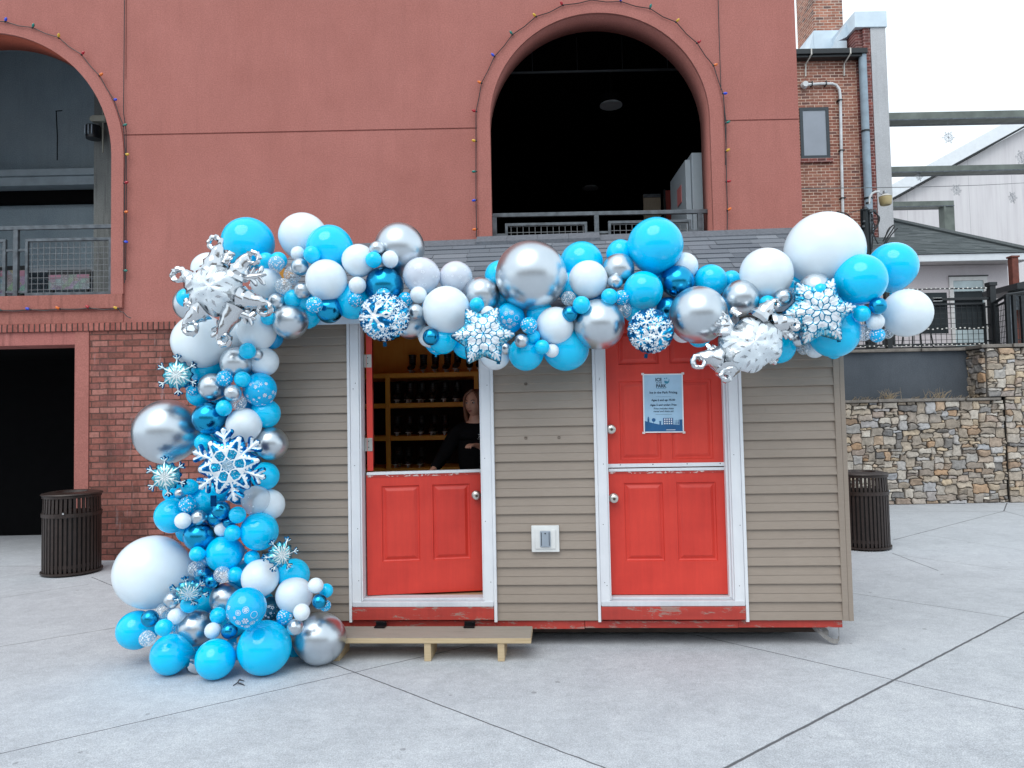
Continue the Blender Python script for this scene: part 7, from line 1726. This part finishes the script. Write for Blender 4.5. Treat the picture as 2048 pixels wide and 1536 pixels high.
# round printed foils
def round_print(R_, fl, seed):
    def f_(P_):
        v = np.full(len(P_), .30); nz_ = np.array([noise.noise(Vector((p[0]/R_*2.2, p[1]/R_*2.2, seed))) for p in P_]); v = np.where(nz_ > .0, .5, v)
        for cx_, cy_, s, rot, st in fl:
            Q = P_-np.array([cx_, cy_])*R_; 
            segs = [((0, 0), (.95, 0)), ((.35, 0), (.5, .16)), ((.6, 0), (.78, .18))] if st == 0 else [((0, 0), (.55, 0)), ((.55, 0), (.72, .13)), ((.72, .13), (.98, 0))]
            d = flake_d(Q, segs, rot, s*R_); w_ = (.060 if st == 0 else .085)*s*R_; v = np.where(d < w_, 1.0, v)
            if st == 1: d2 = flake_d(Q, [((.72, 0), (.82, 0))], rot, s*R_); v = np.where(d2 < .05*s*R_, .25, v)
        nd = np.linalg.norm((P_/R_*9) % 1 - .5, axis=1); return v
    return f_
M_round = foil_mat('blue_round_foil', [(.0, (.005, .06, .14)), (.3, (.008, .12, .30)), (.5, (.02, .36, .66)), (.7, (.2, .6, .8)), (.85, (.72, .78, .84)), (1.0, (.76, .81, .86))], crink=.4, scale=26)
for loc, R_, fl, lab, rot in (((-.845, 4.83, 2.376), .168, [(-.40, .02, .66, .1, 1), (.12, .62, .42, .5, 0), (.50, .0, .36, .3, 0), (.86, -.05, .26, 0, 1), (.62, -.52, .36, .7, 0), (.05, -.72, .32, .2, 0), (-.80, -.05, .22, .5, 0), (-.72, .48, .24, .1, 0), (.70, .52, .26, .4, 0), (-.40, -.74, .26, .6, 0), (-.35, .78, .22, .3, 0), (.38, .32, .16, 0, 0), (-.72, -.45, .20, .2, 0), (.32, -.40, .15, .2, 0)],
          'round blue foil balloon with white snowflakes above the open left door', (math.radians(4), 0, math.radians(6))),
        ((.933, 4.83, 2.246), .155, [(.45, -.12, .46, .2, 1), (-.22, .38, .48, .5, 0), (-.30, -.45, .50, .1, 0), (.30, .40, .30, .3, 0), (.05, -.15, .34, .6, 0), (-.72, .62, .26, 0, 1), (.35, -.68, .32, .4, 0), (-.75, .0, .26, .3, 0), (.75, .45, .22, .2, 0), (-.1, .82, .22, 0, 0), (-.62, -.62, .2, 0, 0), (.78, -.5, .2, .3, 0)],
          'round blue foil balloon with white snowflakes in front of the closed right door', (math.radians(8), math.radians(12), math.radians(-12)))):
    t = empty('round_foil', loc, 0, lab, 'foil balloon', 'round snowflake foil balloons'); t.rotation_euler = rot
    pillow('film', lambda P_, R_=R_: np.linalg.norm(P_*np.array([1, 1.03]), axis=1)-R_*(1+.012*np.sin(24*np.arctan2(P_[:, 1], P_[:, 0]))), R_*1.06, 150, R_*.46, round_print(R_, fl, 4), M_round, t, .30, 0, 6, .6)
    mb = MB(); mb.rbox(-.012, .012, -.003, .003, -.03, .0, .002); mb.build('filler_tab', M_round, t, loc=(0, 0, -R_*1.0))
# big blue snowflake foil
RB = .262
oT, oB = math.radians(8), math.radians(38)
tree = [((.50, 0), (.90, 0), .09, .075), ((.66, 0), (.83, .18), .075, .070)]
def big_sd(P_):
    d = star_sd(P_, RB*.67, RB*.43, RB*.125, oT); Q = fold6(P_, oB)
    for a, b, r0, r1 in tree: d = np.minimum(d, cap_sd(Q, np.array(a)*RB, np.array(b)*RB, r0*RB, r1*RB))
    return d
def big_print(P_):
    r = np.linalg.norm(P_, axis=1)/RB; v = np.full(len(P_), .30); nz_ = np.array([noise.noise(Vector((p[0]*26, p[1]*26, 2))) for p in P_]); v = np.where(nz_ > .12, .5, v)
    Qb = fold6(P_, oB)/RB; Qt = fold6(P_, oT)/RB
    def ln(Q, segs, w_):
        m_ = np.zeros(len(P_), bool)
        for a, b in segs: m_ |= cap_sd(Q, a, b, 0) < w_
        return m_
    # feathered edges of the star arms and white branch lines
    w_ = ln(Qb, [((.30, 0), (.93, 0)), ((.72, 0), (.87, .16)), ((.60, 0), (.68, .12)), ((.80, .0), (.90, .05))], .030)
    w_ |= ln(Qt, [((.30, .17), (.66, .055)), ((.40, .12), (.36, .215)), ((.48, .10), (.45, .18)), ((.56, .08), (.54, .15)), ((.33, .15), (.27, .23))], .026)
    w_ |= ln(Qt, [((.71, 0), (.715, 0))], .062)
    v = np.where(w_, 1.0, v)
    star = star_sd(P_, RB*.19, RB*.105, 0, oT+math.pi/6*0+math.radians(30)) < 0
    kite = cap_sd(Qt*np.array([1, 1.0]), (.25, 0), (.34, 0), .075, .10) < 0
    lines = ln(Qt, [((.14, .0), (.20, .115)), ((.20, .118), (.40, .135)), ((.44, 0), (.40, .135)), ((.135, 0), (.15, .0))], .020)
    lines |= ln(Qt, [((.0, .0), (.0001, .0))], 0)
    v = np.where(kite & ~w_, .60, v); v = np.where(lines, 1.0, v); v = np.where(r < .145, .80, v)
    dots = (np.array([noise.noise(Vector((p[0]*160, p[1]*160, 9))) for p in P_]) > .42) & (r < .42); v = np.where(dots, .95, v); return v
M_big = foil_mat('blue_snowflake_foil', [(.0, (.004, .06, .2)), (.3, (.006, .13, .38)), (.5, (.02, .38, .72)), (.6, (.01, .46, .80)), (.8, (.42, .66, .84)), (.9, (.78, .84, .88)), (1.0, (.80, .86, .90))], crink=.35, scale=24)
t = empty('snowflake_foil', (-1.905, 4.88, 1.408), 0, 'big blue and white snowflake foil balloon at mid height of the column', 'foil balloon'); t.rotation_euler = (math.radians(3), 0, math.radians(5))
pillow('film', big_sd, RB*1.12, 230, RB*.17, big_print, M_big, t, .22, 0, 9, .6)
mb = MB(); mb.rbox(-.02, .02, -.004, .004, -.045, .03, .006); mb.build('filler_tab', M_big, t, loc=(-.115, .02, -.235))
# four small ones
M_mini = foil_mat('turquoise_snowflake_foil', [(.0, (.004, .08, .22)), (.3, (.01, .16, .36)), (.5, (.10, .42, .52)), (.7, (.30, .62, .68)), (.85, (.68, .78, .80)), (1.0, (.80, .86, .88))], rough=.22, crink=.25, scale=34)
def make_mini(loc, R_, off, lab, rot):
    t = empty('small_snowflake_foil', loc, 0, lab, 'foil balloon', 'small turquoise snowflake foil balloons'); t.rotation_euler = rot
    def sd(P_):
        d = np.linalg.norm(P_, axis=1)-R_*(.66+.045*np.cos(12*(np.arctan2(P_[:, 1], P_[:, 0])-off))); Q = fold6(P_, off)
        for a, b, r0, r1 in (((.5, 0), (.94, 0), .055, .062), ((.74, 0), (.88, .15), .05, .058)): d = np.minimum(d, cap_sd(Q, np.array(a)*R_, np.array(b)*R_, r0*R_, r1*R_))
        return d
    def pr(P_):
        r = np.linalg.norm(P_, axis=1)/R_; a = np.arctan2(P_[:, 1], P_[:, 0]); Q = fold6(P_, off)/R_
        v = np.where(r < .20+.10*np.cos(6*(a-off))**2+.07*np.cos(24*a), .84, np.where(r < .42, .66, .5)); w_ = np.zeros(len(P_), bool)
        for p, q_ in (((.1, 0), (.9, 0)), ((.30, 0), (.46, .14)), ((.72, 0), (.86, .14))): w_ |= cap_sd(Q, p, q_, 0) < .024
        Q2 = fold6(P_, off+math.pi/6)/R_; w_ |= cap_sd(Q2, (.15, 0), (.46, 0), 0) < .016
        v = np.where((r > .64) & ~w_, .25, v); return np.where(w_, 1.0, v)
    pillow('film', sd, R_*1.1, 110, R_*.30, pr, M_mini, t, .15, 0, 5, .6)
    mb = MB(); mb.rbox(-.006, .006, -.002, .002, -.02, .01, .001); mb.build('filler_tab', M_mini, t, loc=(R_*.5, 0, -R_*.34)); return t
make_mini((-2.353, 5.10, 2.033), .150, math.radians(32), 'small turquoise snowflake foil left of the column top, against the brick wall', (0, 0, math.radians(10)))
make_mini((-2.384, 5.00, 1.330), .145, math.radians(28), 'small turquoise snowflake foil just left of the big blue snowflake foil', (0, math.radians(-8), math.radians(8)))
make_mini((-1.600, 4.98, .790), .128, math.radians(20), 'small turquoise snowflake foil on the right of the column beside the siding', (math.radians(5), math.radians(15), math.radians(38)))
make_mini((-2.205, 4.95, .562), .130, math.radians(40), 'small turquoise snowflake foil low on the column beside the huge white balloon', (math.radians(28), 0, math.radians(15)))
# big crumpled silver foils with curled arms
M_silver = foil_mat('silver_foil', [(.0, (.20, .22, .24)), (.22, (.25, .28, .30)), (.40, (.34, .37, .39)), (.5, (.50, .53, .56)), (.85, (.66, .73, .78)), (1.0, (.70, .78, .84))], rough=.12, crink=.4, scale=14)
M_silvp = foil_mat('plain_silver_foil', [(.0, (.62, .65, .68)), (1.0, (.62, .65, .68))], rough=.13, crink=.12, scale=12)
def silver_print(R_, c0, off, seed):
    segs = [((.02, 0), (1, 0)), ((.26, 0), (.42, .20)), ((.42, .20), (.62, .24)), ((.42, .20), (.30, .30)), ((.50, 0), (.70, .20)), ((.72, 0), (.92, .22)), ((.20, .0), (.2, .115))]
    def f_(P_):
        d = flake_d(P_-np.array(c0), segs, off, R_); nz_ = np.array([noise.noise(Vector((p[0]*30, p[1]*30, seed))) for p in P_]); v = np.where(nz_ > .1, .40, .5); return np.where(d < .062*R_, .95, v)
    return f_
def make_silver(loc, Rb_, arms, tips, pc0, poff, lab, rot, seed, asp=(1, 1.06)):
    t = empty('silver_snowflake_foil', loc, 0, lab, 'foil balloon', 'crumpled silver snowflake foil balloons'); t.rotation_euler = rot
    pillow('body', lambda P_: np.linalg.norm(P_*np.array(asp), axis=1)-Rb_*(1+.06*np.cos(6*np.arctan2(P_[:, 1], P_[:, 0])+seed)), Rb_*1.5, 200, Rb_*.62, silver_print(Rb_*1.25, pc0, poff, seed), M_silver, t, .12, 0, seed, .7, puck=0.0)
    rr = random.Random(seed)
    def crumple(mb, amp):
        for i, v in enumerate(mb.v):
            q0 = Vector(v)*46; mb.v[i] = tuple(Vector(v)+Vector((noise.noise(q0), noise.noise(q0+Vector((9, 0, 0))), noise.noise(q0+Vector((0, 9, 0)))))*amp)
    for (ax_, az_, lx, lz, lr, sgn, yy) in arms:
        # arm from the body edge (ax,az) to a curl centred (lx,lz) radius lr
        mb = MB(); A = Vector((ax_, .01, az_)); Lc = Vector((lx, yy, lz)); d0 = (Lc-A); d0.y = 0; base = math.atan2(-d0.z, -d0.x)
        st_a = base+sgn*1.1; pts = [A]; e0 = Lc+Vector((math.cos(st_a)*lr, 0, math.sin(st_a)*lr))
        for k in range(1, 6): pts.append(A.lerp(e0, k/6))
        for k in range(22): a = st_a+sgn*k*(2*math.pi*.93/21); rk = lr*(1-.16*k/21); pts.append(Lc+Vector((math.cos(a)*rk, -.012*k/21, math.sin(a)*rk)))
        n_ = len(pts); rad = [max(.016, .062*(1-k/7)+.024) if k < 7 else .020-.007*(k-7)/(n_-7) for k in range(n_)]; rad = [r*(1+.10*math.sin(k*2.3+seed)) for k, r in enumerate(rad)]
        # resample for crumpling
        mb.tube(pts, rad, 11); crumple(mb, .010); mb.build('curl', M_silvp, t, True)
    for (x, z, a, ln) in tips:
        mb = MB(); c, s = math.cos(a), math.sin(a); P0_ = Vector((x, .0, z)); D_ = Vector((c, 0, s)); N_ = Vector((-s, 0, c))
        mb.tube([P0_-D_*ln*.3, P0_, P0_+D_*ln*.5, P0_+D_*ln], [.030, .026, .020, .008], 10)
        for f_, sg in ((.15, 1), (.15, -1), (.55, 1), (.55, -1)): b_ = P0_+D_*ln*f_; mb.tube([b_, b_+D_*ln*.25+N_*sg*ln*.36, b_+D_*ln*.30+N_*sg*ln*.5], [.017, .017, .007], 8)
        crumple(mb, .008); mb.build('branch', M_silvp, t, True)
    return t
def px2(c, x, y, s, a=0.0):
    u_, v_ = (x-c[0])*s, (c[1]-y)*s; return (u_*math.cos(a)-v_*math.sin(a), u_*math.sin(a)+v_*math.cos(a))
s1 = 4.9/1450; c1_ = (432, 578)
A1 = []
for (bx_, by_, lx, ly, lr, sg) in ((424, 540, 432, 487, 12, 1), (392, 572, 361, 550, 13, 1), (405, 618, 385, 655, 14, 1), (470, 615, 452, 680, 12, 1), (482, 598, 531, 621, 13, -1), (472, 552, 509, 519, 12, -1)):
    a = px2(c1_, bx_, by_, s1); l = px2(c1_, lx, ly, s1); A1.append((a[0], a[1], l[0], l[1], lr*s1, sg, -.02))
T1 = [(*px2(c1_, 452, 520, s1), 1.1, .07), (*px2(c1_, 494, 556, s1), .1, .13), (*px2(c1_, 484, 630, s1), -.35, .10), (*px2(c1_, 440, 650, s1), -1.75, .10), (*px2(c1_, 385, 606, s1), 3.0, .06)]
make_silver((onY(432, 578, 4.86).x, 4.86, onY(432, 578, 4.86).z), .190, A1, T1, px2(c1_, 416, 584, s1), .4, 'crumpled silver foil snowflake with curled arms at the top left corner of the garland', (0, 0, 0), 3)
c2_ = (1500, 690); A2 = []
for (bx_, by_, lx, ly, lr, sg) in ((1455, 668, 1441, 638, 14, 1), (1440, 715, 1399, 722, 12, 1), (1455, 735, 1448, 750, 9, -1), (1548, 650, 1585, 655, 8, -1), (1520, 640, 1552, 612, 7, -1)):
    a = px2(c2_, bx_, by_, s1, -math.radians(24)); l = px2(c2_, lx, ly, s1, -math.radians(24)); A2.append((a[0], a[1], l[0], l[1], lr*s1, sg, -.02))
T2 = [(*px2(c2_, 1440, 700, s1, -math.radians(24)), 2.7, .09), (*px2(c2_, 1560, 665, s1, -math.radians(24)), -.6, .09), (*px2(c2_, 1480, 628, s1, -math.radians(24)), 1.9, .05), (*px2(c2_, 1535, 720, s1, -math.radians(24)), -.7, .05)]
make_silver((onY(1500, 690, 4.72).x, 4.72, onY(1500, 690, 4.72).z), .185, A2, T2, px2(c2_, 1512, 705, s1, -math.radians(24)), .2, 'crumpled silver foil snowflake with bent arms above and right of the price poster', (math.radians(-8), math.radians(-24), 0), 5, (.80, 1.08))
# loose bits: crumpled silver tail on the ground, twig on the slab
t = empty('foil_tail', onZ(387, 1340, .03), .4, 'little crumpled silver foil tail on the ground between two big blue balloons', 'foil scrap')
mb = MB(); mb.tube([(-.03, 0, .05), (0, 0, .03), (.02, -.01, 0), (.05, -.01, -.01)], [.03, .045, .03, .012], 10)
for i, v in enumerate(mb.v): mb.v[i] = tuple(Vector(v)+Vector((noise.noise(Vector(v)*60), noise.noise(Vector(v)*60+Vector((7, 0, 0))), noise.noise(Vector(v)*60+Vector((0, 7, 0)))))*.012)
mb.build('film', M_silvp, t, True)
t = empty('dead_leaf', onZ(478, 1371, 0), .3, 'curled dark twig and leaf on the pavement below the blue balloons', 'leaf')
mb = MB(); mb.tube([(-.035, 0, .004), (-.01, .02, .012), (.02, .0, .006), (.035, -.02, .004)], [.003, .005, .004, .002], 6); mb.tube([(-.01, .02, .012), (0, .05, .02), (.03, .055, .006)], [.004, .006, .002], 6); mb.build('twig', plain('twig_dark', (.05, .045, .05), .8), t)
t = empty('balloon_stand', (-1.95, 5.42, 0), 0, 'thin dark stand behind the balloon column carrying the garland', 'stand')
mb = MB(); mb.rbox(-.2, .2, -.02, .1, 0, .01, .003); mb.tube([(0, .03, 0), (0, .03, 2.6)], .012, 8); mb.build('pole', M_dkmetal, t)
